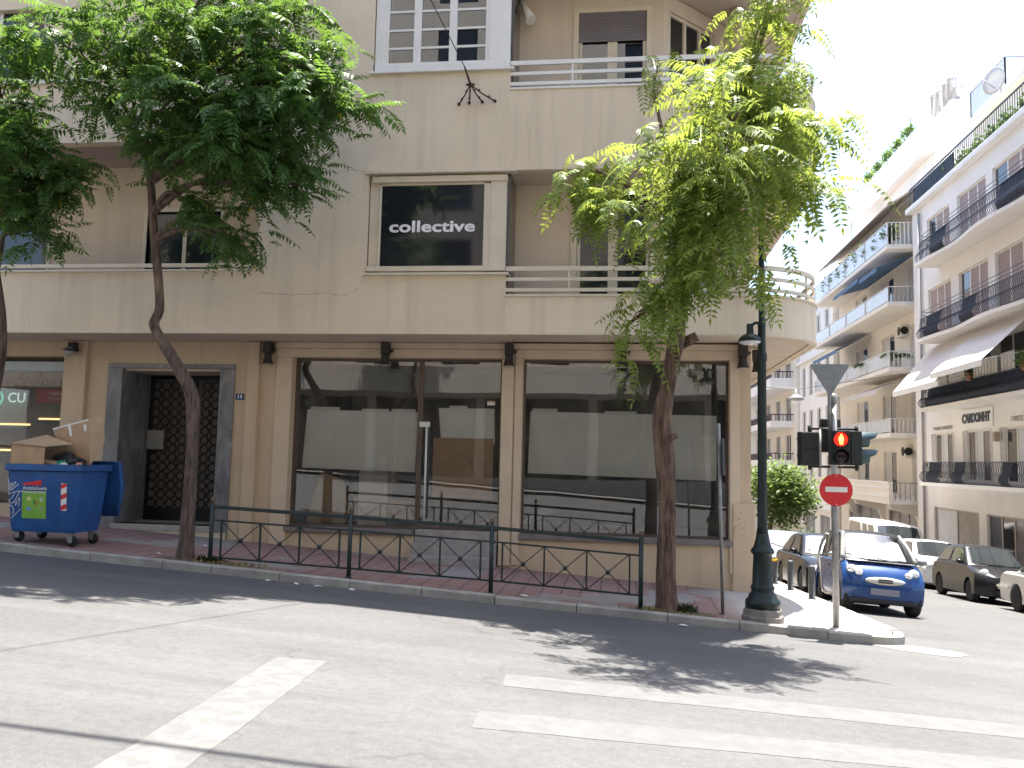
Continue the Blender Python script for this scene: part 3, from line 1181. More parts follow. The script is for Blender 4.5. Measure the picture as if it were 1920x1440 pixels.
mb.build('sill_rail', M_CREAM, bw, bevel=0.006)
mb = MB()
mb.box(-4.39, -2.47, FY + 0.085, FY + 0.1, 5.06, 6.62)
mb.build('pane', M_FILM, bw)
text_mesh('sign_lettering', 'collective', 0.29, mat('letter_white', (0.78, 0.76, 0.78), 0.5), bw, (-3.43, FY + 0.07, 5.83), sx=1.44, depth=0.004, stack=0.012)
# ---- second floor bay window: three casements with glazing bars
mb = MB()
mb.box(-4.68, -1.98, FY - 0.07, FY + 0.2, 8.695, 8.735)
mb.build('window_ledge', M_WHITE, B, bevel=0.006)
fr = MB()
fr.box(-4.60, -4.42, y0, y1, 8.74, 10.52)
fr.box(-2.46, -2.07, y0 - 0.01, y1, 8.74, 10.54)
fr.box(-4.58, -2.06, y0 - 0.05, y1 - 0.02, 8.74, 8.86)
fr.box(-4.42, -2.46, y0, y1, 10.42, 10.54)
bw2 = fr.build('bay_window', M_WHITE, B, bevel=0.006)
for k, (xa, xb) in enumerate(((-4.42, -3.81), (-3.81, -3.14), (-3.14, -2.46))):
    c = MB()
    c.box(xa, xa + 0.07, y0 + 0.02, y1 - 0.02, 8.86, 10.42)
    c.box(xb - 0.07, xb, y0 + 0.02, y1 - 0.02, 8.86, 10.42)
    c.box(xa + 0.07, xb - 0.07, y0 + 0.02, y1 - 0.02, 8.86, 8.93)
    for z in (9.22, 9.57, 9.93, 10.3):
        c.box(xa + 0.07, xb - 0.07, y0 + 0.04, y1 - 0.04, z - 0.02, z + 0.02)
    co = c.build('casement', M_WHITE, bw2)
    for zA, zB in ((8.93, 9.20), (9.24, 9.55), (9.59, 9.91), (9.95, 10.28), (10.32, 10.42)):
        mb = MB()
        mb.box(xa + 0.07, xb - 0.07, y0 + 0.058, y0 + 0.064, zA, zB)
        mb.build('pane', M_GLASS2, co)
mb = MB()
mb.box(-4.42, -2.46, FY + 0.5, FY + 0.52, 8.7, 10.5)
mb.build('curtain', mat('curtain', (0.30, 0.25, 0.24), 0.9, var=0.35, vs=1.5), B)
# upper windows out of sight of this view
for xa, xb, za, zt2 in ((-4.62, -2.05, 11.9, 13.4), (-13.4, -11.3, 14.4, 15.9), (-4.62, -2.05, 14.4, 15.9)):
    mb = MB()
    mb.box(xa, xb, FY + 0.12, FY + 0.14, za, zt2)
    mb.build('window', M_DGLASS, B)
# roof
mb = MB()
mb.box(-22, -2.05, FY + 0.22, 34, TOP - 0.3, TOP - 0.1)
mb.build('roof_slab', M_STUC, B)
mb = slab(MB(), outline(0.1) + [(-2.05, 34)], TOP - 0.02, TOP + 0.1)
fix_normals(mb.build('roof_slab', M_STUC, B))
mb = MB()
mb.box(-22, 3.1, 33.8, 34, -3, TOP - 0.31)
mb.build('rear_wall', M_STUC, B)

# plaster cracks on the bay wall, thin sunk lines of dirt
def crack(pts, name='crack'):
    mb = MB()
    p = [Vector((x, FY - 0.0015, z)) for x, z in pts]
    fine = []
    rr = random.Random(len(pts))
    for a, b in zip(p, p[1:]):
        for k in range(6):
            q = a.lerp(b, k / 6)
            fine.append(q + Vector((rr.uniform(-0.012, 0.012), 0, rr.uniform(-0.012, 0.012))))
    fine.append(p[-1])
    vs = []
    for i, q in enumerate(fine):
        w = 0.0035 + 0.002 * math.sin(i * 1.7)
        vs += [q + Vector((0, 0, w)), q - Vector((w * 0.6, 0, w))]
    mb.add(vs, [(2 * i, 2 * i + 1, 2 * i + 3, 2 * i + 2) for i in range(len(fine) - 1)])
    return fix_normals(mb.build(name, mat('crack_dirt', (0.27, 0.215, 0.175), 0.95) if 'crack_dirt' not in MATS else MATS['crack_dirt'], B))


crack([(-6.6, 4.9), (-6.62, 4.62), (-6.45, 4.6), (-5.9, 4.57), (-5.4, 4.6), (-4.95, 4.56), (-4.72, 4.7), (-4.63, 4.93)])
crack([(-4.66, 6.86), (-4.95, 6.9), (-5.1, 7.02), (-5.15, 7.2)])
crack([(-4.95, 6.9), (-5.3, 6.83)])
rr = random.Random(3)
mb = MB()
for k in range(26):
    x, z = rr.uniform(-6.4, -4.75), 6.33 + rr.gauss(0, 0.05)
    r = rr.uniform(0.006, 0.014)
    mb.add([(x + r * math.cos(a), FY - 0.001, z + r * math.sin(a)) for a in [i * math.pi / 3 for i in range(6)]], [tuple(range(6))])
for k in range(34):
    x, z = 2.12 + rr.uniform(-0.13, 0.13), 0.62 + rr.uniform(-0.3, 0.3)
    r = rr.uniform(0.006, 0.012)
    mb.add([(x + r * math.cos(a), 15.928, z + r * math.sin(a)) for a in [i * math.pi / 3 for i in range(6)]], [tuple(range(6))])
fix_normals(mb.build('drill_holes', MATS['crack_dirt'], B, kind='stuff'))

# ================================================================== TREES
def catmull(pts, n=6):
    P = [Vector(p) for p in pts]
    P = [P[0] * 2 - P[1]] + P + [P[-1] * 2 - P[-2]]
    out = []
    for i in range(1, len(P) - 2):
        for k in range(n):
            t = k / n
            a, b, c, d = P[i - 1], P[i], P[i + 1], P[i + 2]
            out.append(0.5 * ((2 * b) + (c - a) * t + (2 * a - 5 * b + 4 * c - d) * t * t + (3 * b - a - 3 * c + d) * t ** 3))
    out.append(P[-2])
    return out


def trunk_mesh(mb, pts, radii, n=26, ridge=0.12, seed=0, flare=0.0):
    c = catmull(pts, 9)
    rr = 0.64 * np.interp(np.linspace(0, 1, len(c)), np.linspace(0, 1, len(radii)), radii)
    vs = []
    for i, p in enumerate(c):
        t = (c[min(i + 1, len(c) - 1)] - c[max(i - 1, 0)]).normalized()
        a = t.cross(Vector((0, 1, 0))).normalized()
        b = t.cross(a)
        tw = p.z * 0.35
        for k in range(n):
            an = 2 * math.pi * k / n
            q = (math.cos(an + tw) * 1.4, math.sin(an + tw) * 1.4, p.z * 0.45 + seed)
            f = 1 + ridge * noise.noise(q) * 1.6 + ridge * 0.7 * noise.noise((q[0] * 3.1, q[1] * 3.1, p.z * 0.9 + seed))
            if flare:
                f *= 1 + flare * math.exp(-max(0, p.z - c[0].z) / 0.16) * (0.6 + 0.6 * noise.noise((q[0] * 2, q[1] * 2, seed + 9)))
            vs.append(p + (a * math.cos(an) + b * math.sin(an)) * rr[i] * f)
    fs = [(i * n + k, i * n + (k + 1) % n, (i + 1) * n + (k + 1) % n, (i + 1) * n + k) for i in range(len(c) - 1) for k in range(n)]
    fs.append(tuple((len(c) - 1) * n + k for k in range(n)))
    mb.add(vs, fs, True)
    return mb


def leaf_template(pairs, L, ll, lw, droop, seed):
    """compound leaf: rachis along +x curving down, leaflets in pairs"""
    r = random.Random(seed)
    vs, fs = [], []

    def rach(t):
        x = L * t
        return Vector((x * (1 - 0.25 * droop * t), 0, -droop * L * t * t))
    rn = 5
    for i in range(rn + 1):
        p = rach(i / rn)
        w = 0.0035
        vs += [(p.x, -w, p.z), (p.x, w, p.z)]
    for i in range(rn):
        fs.append((2 * i, 2 * i + 1, 2 * i + 3, 2 * i + 2))

    def leaflet(p, d, up, ln, w):
        side = d.cross(up).normalized()
        b = len(vs)
        tip = p + d * ln - up * ln * 0.22
        m = p + d * ln * 0.42 + up * 0.004
        vs.extend([tuple(p), tuple(m + side * w - up * 0.004), tuple(tip), tuple(m - side * w - up * 0.004)])
        fs.append((b, b + 1, b + 2, b + 3))
    for i in range(pairs):
        t = 0.16 + 0.8 * i / (pairs - 1)
        p = rach(t)
        tan = (rach(t + 0.02) - rach(t - 0.02)).normalized()
        up = Vector((0, 1, 0)).cross(tan) * -1
        up = tan.cross(Vector((0, 1, 0)))
        if up.z < 0:
            up = -up
        size = 0.72 + 0.4 * math.sin(math.pi * min(1, 0.2 + 0.75 * t))
        for s in (-1, 1):
            d = (Vector((0, s, 0)) + tan * r.uniform(0.25, 0.5) - up * r.uniform(0.05, 0.45)).normalized()
            leaflet(p + tan * r.uniform(-0.008, 0.008), d, up, ll * size * r.uniform(0.85, 1.1), lw * size)
    leaflet(rach(1.0), (rach(1.0) - rach(0.96)).normalized(), Vector((0, 0, 1)), ll * 0.9, lw)
    return np.array(vs), fs


def crown_mesh(name, clusters, m, parent, per=14, L=0.42, ll=0.105, lw=0.019, seed=1, droop=(0.25, 0.7), pairs=9, spread=0.16):
    rnd = np.random.default_rng(seed)
    temps = [leaf_template(pairs, L, ll, lw, droop[0] + (droop[1] - droop[0]) * k / 5, seed * 10 + k) for k in range(6)]
    allv, allf, off = [], [], 0
    org = np.array(ORG[parent.name])
    sets = [[] for _ in temps]
    for (c, outw, sc) in clusters:
        k0 = max(5, int(per * (0.7 + 0.6 * rnd.random())))
        for k in range(k0):
            az = rnd.random() * 2 * math.pi
            el = rnd.normal(0.08, 0.38)
            d = np.array([math.cos(az) * math.cos(el), math.sin(az) * math.cos(el), math.sin(el)])
            d = d + np.array(outw) * 0.75
            d /= np.linalg.norm(d)
            s = sc * (0.55 + 0.7 * rnd.random())
            upv = np.array([rnd.normal(0, 0.22), rnd.normal(0, 0.22), 1.0])
            y = np.cross(upv, d)
            y /= np.linalg.norm(y)
            z = np.cross(d, y)
            pos = np.array(c) + rnd.normal(0, spread, 3) * np.array([1, 1, 0.8])
            sets[rnd.integers(0, 6)].append((np.stack([d, y, z], 1) * s, pos))
    for (tv, tf), st in zip(temps, sets):
        if not st:
            continue
        R = np.stack([a for a, _ in st])
        T = np.stack([b for _, b in st]) - org
        V = np.einsum('nij,vj->nvi', R, tv) + T[:, None, :]
        n, k = V.shape[:2]
        allv.append(V.reshape(-1, 3))
        F = np.array(tf)
        allf.append((F[None] + (np.arange(n) * k)[:, None, None] + off).reshape(-1, 4))
        off += n * k
    V = np.concatenate(allv)
    F = np.concatenate(allf)
    me = bpy.data.meshes.new(name)
    me.vertices.add(len(V))
    me.vertices.foreach_set('co', V.astype(np.float32).ravel())
    me.loops.add(F.size)
    me.loops.foreach_set('vertex_index', F.astype(np.int32).ravel())
    me.polygons.add(len(F))
    me.polygons.foreach_set('loop_start', np.arange(0, F.size, 4, dtype=np.int32))
    me.polygons.foreach_set('loop_total', np.full(len(F), 4, dtype=np.int32))
    me.update(calc_edges=True)
    me.materials.append(m)
    o = bpy.data.objects.new(name, me)
    COL.objects.link(o)
    o.parent = parent
    ORG[o.name] = ORG[parent.name]
    return o


def make_tree(name, base, tpts, trad, blobs, forks, bark, leafm, label, seed, group=None, n_tw=1.0, leaf=None, ridge=0.12, stub=None, cat='tree'):
    """blobs: (x,y,z, rx,ry,rz, clusters, scale); forks: index of the trunk point each limb leaves from"""
    rnd = random.Random(seed)
    t = empty(name, base, label, cat, group)
    mb = MB()
    trunk_mesh(mb, tpts, trad, seed=seed, ridge=ridge, flare=0.45)
    if stub:
        for a, b, r in stub:
            mb.tube([a, Vector(a).lerp(Vector(b), 0.6), b], [r, r * 1.05, r * 0.95], 12)
    mb.build('trunk', bark, t)
    limbs = MB()
    clusters = []
    for (bx, by, bz, rx, ry, rz, n, sc), fk in zip(blobs, forks):
        c = Vector((bx, by, bz))
        s0 = Vector(tpts[fk])
        mid = s0.lerp(c, 0.5) + Vector((rnd.uniform(-.2, .2), rnd.uniform(-.2, .2), 0.25))
        r0 = trad[min(fk, len(trad) - 1)] * 0.55
        cp = catmull([s0, s0.lerp(mid, 0.5) + Vector((0, 0, 0.1)), mid, c], 5)
        limbs.tube(cp, list(np.linspace(r0, 0.022, len(cp))), 8)
        for k in range(max(2, int(n * n_tw))):
            while True:
                u = Vector((rnd.uniform(-1, 1), rnd.uniform(-1, 1), rnd.uniform(-1, 1)))
                if 0.15 < u.length < 1:
                    break
            u = u.normalized() * (u.length ** 0.6)
            p = c + Vector((u.x * rx, u.y * ry, u.z * rz))
            out = Vector((u.x, u.y, u.z * 0.5))
            clusters.append((p, tuple(out * 0.8), sc))
            st = cp[rnd.randrange(len(cp) // 2, len(cp))]
            if k % 2 == 0:
                m_ = st.lerp(p, 0.55) + Vector((rnd.uniform(-.08, .08), rnd.uniform(-.08, .08), 0.1))
                limbs.tube([st, m_, p], [0.014, 0.009, 0.004], 4, caps=False)
    limbs.build('limbs', bark, t)
    crown_mesh('crown', clusters, leafm, t, seed=seed, **(leaf or {}))
    return t


def PX_(px, py, Y):      # metres on a vertical plane parallel to the facade
    return ((px - 1157) / 1600 * Y * 1.008, 1.65 + (868 - py) / 1600 * Y)


left_pts = [(-6.81, 12.95, -0.12), (-6.8, 12.95, 0.7), (-6.8, 12.95, 1.4), (-6.82, 12.95, 2.05), (-6.84, 12.93, 2.55), (-7.03, 12.9, 2.93), (-7.25, 12.88, 3.27), (-7.44, 12.85, 3.55), (-7.52, 12.85, 3.74),
            (-7.44, 12.85, 3.98), (-7.50, 12.85, 4.5), (-7.60, 12.85, 5.1), (-7.65, 12.82, 5.55), (-7.70, 12.8, 6.05), (-7.82, 12.75, 6.5), (-7.95, 12.7, 6.95)]
left_rad = [0.20, 0.17, 0.155, 0.15, 0.165, 0.155, 0.14, 0.125, 0.13, 0.115, 0.11, 0.105, 0.10, 0.09, 0.075, 0.05]
LB = [(-9.1, 11.90, 8.25, 0.6, 0.7, 0.22, 9, 1.0), (-7.98, 12.10, 8.05, 0.65, 0.8, 0.3, 15, 1.0), (-6.84, 12.10, 8.08, 0.65, 0.9, 0.38, 20, 1.0), (-5.68, 12.20, 8.09, 0.7, 0.9, 0.38, 20, 1.0),
      (-4.85, 12.40, 7.85, 0.35, 0.6, 0.3, 9, 0.95), (-4.45, 12.60, 7.2, 0.36, 0.5, 0.2, 8, 0.95), (-5.1, 12.30, 7.1, 0.45, 0.7, 0.3, 14, 1.0), (-5.95, 12.10, 7.0, 0.6, 0.8, 0.35, 20, 1.0), (-7.0, 12.10, 7.16, 0.5, 0.8, 0.25, 15, 1.0),
      (-6.23, 12.30, 6.42, 0.65, 0.8, 0.28, 20, 1.0), (-5.35, 12.50, 6.43, 0.32, 0.5, 0.25, 8, 0.95), (-5.1, 12.70, 5.95, 0.22, 0.35, 0.15, 5, 0.9), (-7.22, 12.50, 6.47, 0.34, 0.6, 0.22, 9, 0.95), (-5.95, 12.60, 5.95, 0.38, 0.5, 0.2, 10, 0.95),
      (-6.85, 12.80, 5.6, 0.28, 0.4, 0.2, 6, 0.9), (-6.35, 12.80, 5.2, 0.26, 0.4, 0.16, 5, 0.9), (-6.1, 12.90, 4.95, 0.22, 0.3, 0.08, 3, 0.85), (-8.2, 12.50, 7.15, 0.32, 0.5, 0.18, 6, 0.95), (-8.9, 12.70, 7.6, 0.28, 0.4, 0.1, 4, 0.9), (-6.6, 12.30, 9.1, 1.9, 1.2, 0.4, 26, 1.0)]
LF = [15, 15, 15, 14, 14, 13, 13, 13, 14, 13, 13, 12, 13, 12, 12, 11, 11, 14, 14, 15]
leaf_L = dict(L=0.44, ll=0.12, lw=0.023, pairs=8, droop=(0.2, 0.75), per=13, spread=0.18)
make_tree('street_tree', (-6.81, 12.95, sw(-6.81, 12.95)), left_pts, left_rad, LB, LF, M_BARK, M_LEAF,
          'large dark green street tree with crooked trunk in front of the street door', 11, leaf=leaf_L, ridge=0.10, n_tw=0.85)

far_pts = [(-10.45, 12.9, 0.0), (-10.4, 12.9, 1.2), (-10.33, 12.9, 2.4), (-10.25, 12.9, 3.2), (-10.3, 12.9, 3.9), (-10.45, 12.9, 4.6), (-10.5, 12.85, 5.3), (-10.6, 12.8, 6.0)]
far_rad = [0.18, 0.16, 0.15, 0.15, 0.13, 0.12, 0.1, 0.07]
FB = [(-9.6, 12.0, 6.9, 0.4, 0.6, 0.2, 9, 0.95), (-9.35, 12.0, 6.22, 0.45, 0.6, 0.28, 12, 1.0), (-9.7, 12.2, 5.65, 0.35, 0.5, 0.22, 8, 0.95), (-9.15, 12.4, 6.0, 0.28, 0.4, 0.18, 6, 0.95), (-9.5, 12.5, 5.2, 0.25, 0.35, 0.14, 5, 0.9), (-8.85, 12.5, 6.2, 0.2, 0.3, 0.12, 3, 0.9), (-10.1, 12, 8.0, 0.5, 0.7, 0.3, 8, 1.0), (-10.9, 12.2, 6.8, 0.7, 0.8, 0.6, 16, 1.0)]
make_tree('street_tree', (-10.45, 12.9, sw(-10.45, 12.9)), far_pts, far_rad, FB, [6, 6, 5, 6, 5, 6, 7, 7], M_BARK, M_LEAF,
          'dark leafy street tree cut off by the left edge of the photo', 23, leaf=leaf_L, ridge=0.12)

right_pts = [(0.70, 12.95, -0.55), (0.69, 12.95, 0.2), (0.70, 12.95, 1.0), (0.65, 12.93, 1.75), (0.62, 12.92, 2.3), (0.71, 12.9, 2.82), (0.77, 12.9, 3.17), (0.84, 12.87, 3.5), (0.88, 12.83, 3.85), (0.95, 12.75, 4.3), (1.06, 12.6, 4.8), (1.16, 12.5, 5.3)]
right_rad = [0.235, 0.205, 0.19, 0.225, 0.20, 0.155, 0.165, 0.19, 0.14, 0.12, 0.09, 0.07]
RB = [(2.0, 12.0, 7.9, 0.28, 0.4, 0.34, 9, 1.0), (2.1, 12.0, 8.6, 0.22, 0.3, 0.3, 5, 1.0), (1.7, 11.9, 7.22, 0.42, 0.6, 0.3, 11, 1.0), (1.2, 12.0, 6.97, 0.3, 0.5, 0.24, 6, 0.95), (1.96, 11.7, 6.66, 0.44, 0.7, 0.3, 12, 1.0), (0.45, 13.1, 7.5, 0.12, 0.25, 0.7, 6, 0.8),
      (1.3, 11.7, 6.15, 0.7, 0.9, 0.25, 17, 1.0), (2.15, 11.7, 6.05, 0.32, 0.6, 0.25, 9, 1.0), (2.65, 11.8, 6.3, 0.14, 0.4, 0.2, 4, 0.95), (0.74, 11.6, 5.52, 0.75, 0.8, 0.22, 17, 1.0), (1.79, 11.5, 5.39, 0.5, 0.9, 0.22, 14, 1.0), (2.5, 11.7, 5.25, 0.24, 0.6, 0.14, 6, 0.95),
      (-0.4, 12.3, 5.95, 0.3, 0.4, 0.14, 5, 0.9), (-0.75, 12.8, 5.75, 0.25, 0.3, 0.12, 4, 0.85), (-0.1, 12.2, 5.35, 0.32, 0.5, 0.2, 7, 0.95), (0.6, 11.9, 4.95, 0.38, 0.6, 0.24, 10, 1.0), (1.45, 11.6, 4.78, 0.45, 0.8, 0.24, 12, 1.0), (0.96, 11.6, 4.3, 0.36, 0.5, 0.2, 8, 1.0),
      (1.5, 11.7, 4.2, 0.2, 0.4, 0.16, 4, 0.9), (0.4, 12.0, 4.02, 0.25, 0.4, 0.22, 6, 0.95), (0.05, 12.2, 3.6, 0.16, 0.3, 0.14, 3, 0.85), (0.66, 11.9, 3.85, 0.18, 0.3, 0.15, 4, 0.9), (1.4, 10.5, 6.0, 0.8, 0.6, 0.3, 10, 1.0), (0.9, 10.4, 5.4, 0.7, 0.6, 0.25, 9, 1.0)]
RF = [11, 11, 11, 11, 11, 9, 11, 11, 11, 11, 11, 11, 10, 10, 10, 10, 11, 9, 10, 8, 8, 8, 11, 11]
leaf_R = dict(L=0.5, ll=0.12, lw=0.021, pairs=9, droop=(0.4, 1.15), per=11, spread=0.17)
make_tree('street_tree', (0.70, 12.95, sw(0.7, 12.95)), right_pts, right_rad, RB, RF, M_BARK2, M_LEAF2,
          'sunlit lime green street tree with gnarled brown trunk before the right shop window', 37, leaf=leaf_R, ridge=0.24, n_tw=0.66,
          stub=[((0.84, 12.9, 3.42), (1.12, 12.86, 3.56), 0.078), ((0.66, 12.88, 1.98), (0.82, 12.83, 2.08), 0.045)])
# soil and dry litter around the two trunks
for (tx, s, nm) in ((-6.81, 4, 'left'), (0.70, 5, 'right')):
    mb = MB()
    pts = []
    for k in range(40):
        a = 2 * math.pi * k / 40
        r = 0.42 + 0.16 * noise.noise((math.cos(a) * 2, math.sin(a) * 2, s))
        x, y = tx + 0.12 + r * 1.5 * math.cos(a), 12.98 + r * 0.52 * math.sin(a)
        pts.append((x, y, sw(x, y) + 0.006))
    c = len(pts)
    pts.append((tx, 12.95, sw(tx, 12.95) + 0.05))
    mb.add(pts, [(k, (k + 1) % 40, c) for k in range(40)], True)
    mb.build('tree_pit_soil', M_SOIL, kind='structure')
# weeds and dry grass tufts (too many blades to count)
def tuft(cx, cy, n, h, spread, m, name, label, seed):
    r = random.Random(seed)
    mb = MB()
    for k in range(n):
        x, y = cx + r.gauss(0, spread), cy + r.gauss(0, spread * 0.5)
        y = max(12.78, y)
        z = sw(x, y)
        a = r.uniform(0, 6.28)
        hh = h * r.uniform(0.4, 1.1)
        w = r.uniform(0.006, 0.014)
        l = Vector((math.cos(a), math.sin(a), 0)) * hh * r.uniform(0.2, 0.9)
        s_ = Vector((-math.sin(a), math.cos(a), 0)) * w
        p = Vector((x, y, z))
        mb.add([p - s_, p + s_, p + l * 0.5 + s_ * 0.8 + Vector((0, 0, hh * 0.7)), p + l * 0.5 - s_ * 0.8 + Vector((0, 0, hh * 0.7)), p + l + Vector((0, 0, hh))],
               [(0, 1, 2, 3), (3, 2, 4)])
    return mb.build(name, m, loc=None, label=label, cat='grass', kind='stuff')


M_DRY = mat('dry_grass', (0.30, 0.23, 0.11), 0.9, var=0.3, vs=12)
M_WEED = leaf_mat('weed', (0.02, 0.035, 0.015), (0.045, 0.06, 0.022), (0.1, 0.14, 0.03))
tuft(-6.0, 12.86, 320, 0.07, 0.28, M_DRY, 'dry_grass', 'straw coloured dry grass at the foot of the left railing end', 1)
tuft(-6.35, 12.9, 160, 0.13, 0.1, M_WEED, 'weeds', 'green weeds around the first railing post', 2)
tuft(0.95, 12.95, 180, 0.15, 0.09, M_WEED, 'weeds', 'dark green weeds beside the gnarled trunk base', 3)
tuft(0.6, 12.84, 240, 0.06, 0.2, M_DRY, 'dry_grass', 'dry grass litter at the gnarled trunk base', 4)

# ================================================================== STREET FURNITURE
# ---- pedestrian guard railing
RY = 12.85
R_ = empty('guard_railing', (-3.0, RY, sw(-3, RY)), 'dark green iron guard railing with crossed bars along the kerb', 'railing')
posts = [(-6.35, 0.84), (-4.10, 0.75), (-1.90, 0.655), (0.32, 0.53)]


def rz(x, off=0.0):
    return float(np.interp(x, [p[0] for p in posts], [p[1] for p in posts])) + off


for i, (px, zt) in enumerate(posts):
    mb = MB()
    mb.tube([(px, RY, sw(px, RY) - 0.05), (px, RY, zt + 0.035)], 0.034, 12)
    mb.lathe([(0.055, 0), (0.055, 0.015), (0.036, 0.03)], (px, RY, sw(px, RY)), 14)
    p = mb.build('post', M_IRON, R_)
    mb = MB()
    mb.lathe([(0.012, 0), (0.03, 0.006), (0.02, 0.018), (0.036, 0.035), (0.04, 0.055), (0.03, 0.08), (0.008, 0.1)], (px, RY, zt + 0.035), 12)
    mb.build('finial', mat('finial_brown', (0.10, 0.065, 0.04), 0.6, var=0.3, vs=20) if 'finial_brown' not in MATS else MATS['finial_brown'], p)
for (xa, za), (xb, zb) in zip(posts, posts[1:]):
    mb = MB()
    mb.bar((xa + 0.03, RY, za - 0.02), (xb - 0.03, RY, zb - 0.02), 0.05, 0.055)
    mb.build('top_rail', M_IRON, R_, bevel=0.008)
    for off in (-0.225, -0.80):
        mb = MB()
        mb.bar((xa + 0.03, RY, za + off), (xb - 0.03, RY, zb + off), 0.03, 0.026)
        mb.build('panel_rail', M_IRON, R_)
    us = [xa + 0.165 + (xb - xa - 0.33) * k / 3 for k in range(4)]
    for u in us:
        mb = MB()
        mb.bar((u, RY, rz(u, -0.80)), (u, RY, rz(u, -0.225)), 0.026, 0.026)
        mb.build('upright', M_IRON, R_)
    for u, v in zip(us, us[1:]):
        for s, t_ in ((-0.235, -0.79), (-0.79, -0.235)):
            mb = MB()
            mb.tube([(u + 0.01, RY + (0.006 if s < t_ else -0.006), rz(u, s)), (v - 0.01, RY + (0.006 if s < t_ else -0.006), rz(v, t_))], 0.0085, 6)
            mb.build('cross_bar', M_IRON, R_)
        c = (u + v) / 2
        mb = MB()
        mb.lathe([(0.012, -0.03), (0.036, -0.018), (0.036, 0.018), (0.012, 0.03)], (c, RY, rz(c, -0.513)), 8, M=Matrix.Rotation(rad(90), 3, 'X'))
        mb.build('rosette', M_IRON, R_)

# ---- ornate lamp post
LX, LY = 2.07, 12.95
LZ = sw(LX, LY) - 0.02
lp = empty('lamp_post', (LX, LY, LZ), 'tall dark green cast iron lamp post on the pavement corner', 'lamp post')
mb = MB()
mb.lathe([(0.30, 0), (0.30, 0.10), (0.28, 0.125), (0.275, 0.19), (0.25, 0.215), (0.245, 0.22)], (LX, LY, LZ), 8, smooth=False)
mb.build('stone_plinth', mat('plinth_cement', (0.20, 0.18, 0.16), 0.85, var=0.2, vs=6, bump=0.3), lp)
mb = MB()
mb.lathe([(0.245, 0.22), (0.25, 0.30), (0.24, 0.33), (0.205, 0.36), (0.20, 0.40), (0.165, 0.43), (0.16, 0.47), (0.175, 0.50), (0.16, 0.53), (0.148, 0.56), (0.14, 0.78), (0.132, 0.96),
          (0.14, 0.98), (0.165, 1.0), (0.168, 1.03), (0.15, 1.06), (0.125, 1.09), (0.112, 1.14), (0.095, 1.22), (0.085, 1.28)], (LX, LY, LZ), 24)
mb.build('base', M_LAMPG, lp)
mb = MB()
mb.lathe([(0.085, 1.28), (0.07, 1.38), (0.066, 2.2), (0.064, 3.8), (0.075, 3.82), (0.078, 3.9), (0.06, 3.95), (0.056, 4.3), (0.06, 4.32), (0.06, 4.38), (0.046, 4.4), (0.042, 6.4), (0.045, 7.25), (0.02, 7.4)], (LX, LY, LZ), 18)
mb.build('shaft', M_LAMPG, lp)


def lamp_head(ax, az, cx, cz, r, parent):
    ar = MB()
    ar.tube(catmull([(LX, LY, az), (LX + (cx - LX) * 0.5, LY, cz + 0.28), (cx, LY, cz + 0.22)], 5), 0.022, 8)
    a = ar.build('arm', M_LAMPG, parent)
    mb = MB()
    mb.lathe([(0.05, 0.26), (0.052, 0.12), (0.07, 0.11), (0.12, 0.085), (0.165, 0.04), (0.175, 0.0), (0.17, -0.005)], (cx, LY, cz), 18)
    h = mb.build('lamp_head', M_LAMPG, parent)
    mb = MB()
    mb.lathe([(0.165, -0.006), (0.15, -0.03), (0.09, -0.05), (0.01, -0.055)], (cx, LY, cz), 16)
    mb.build('diffuser', M_LAMPGL, h)


lamp_head(LX, 3.75, 1.90, 3.50, 0.17, lp)
lamp_head(LX, 6.35, 2.50, 6.80, 0.17, lp)
lamp_head(LX, 6.35, 1.66, 6.80, 0.17, lp)

# ---- traffic signal pole
TX, TY = 3.13, 13.15
TZ = sw(TX, TY)
tp = empty('traffic_signal_pole', (TX, TY, TZ), 'grey signal pole with traffic lights and a no entry sign', 'traffic light')
mb = MB()
mb.tube([(TX + 0.01, TY, TZ - 0.05), (TX, TY, 2.62)], 0.049, 16)
mb.build('pole', M_GALV, tp)
mb = MB()
mb.tube([(TX - 0.06, TY - 0.03, 2.15), (TX - 0.06, TY - 0.03, 3.1)], 0.028, 12)
mb.tube([(TX, TY, 2.60), (TX, TY, 2.75)], 0.053, 14)
mb.build('sign_mast', M_GALV, tp)
# no entry disc
mb = MB()
mb.lathe([(0.232, -0.012), (0.235, 0), (0.232, 0.012)], (TX + 0.01, TY - 0.075, 1.33), 40, smooth=False, M=Matrix.Rotation(rad(90), 3, 'X'))
disc = mb.build('no_entry_sign', M_RED, tp)
mb = MB()
mb.box(TX + 0.01 - 0.155, TX + 0.01 + 0.155, TY - 0.0915, TY - 0.0875, 1.30, 1.375)
mb.build('white_bar', M_SIGNW, disc)
for dz in (-0.205, 0.205):
    mb = MB()
    mb.lathe([(0.008, 0), (0.008, 0.006)], (TX + 0.01, TY - 0.0925, 1.33 + dz), 8, M=Matrix.Rotation(rad(90), 3, 'X'))
    mb.build('bolt', M_SIGNW, disc)
for z in (1.2, 1.45):
    mb = MB()
    mb.box(TX - 0.06, TX + 0.08, TY - 0.062, TY + 0.05, z - 0.015, z + 0.015)
    mb.build('clamp', M_GALV, tp)
# give way sign seen from behind
a = 0.295
ctr = (TX - 0.06, TY - 0.075)
tri = [(ctr[0] - a, 3.185), (ctr[0] + a, 3.185), (ctr[0], 2.69)]


def rounded_tri(P, r=0.035):
    out = []
    n = len(P)
    for i in range(n):
        p, q, s = Vector(P[i - 1]), Vector(P[i]), Vector(P[(i + 1) % n])
        d1, d2 = (p - q).normalized(), (s - q).normalized()
        for k in range(5):
            t = k / 4
            out.append(tuple(q + d1 * r * 1.6 * (1 - t) ** 2 + d2 * r * 1.6 * t ** 2))
    return out


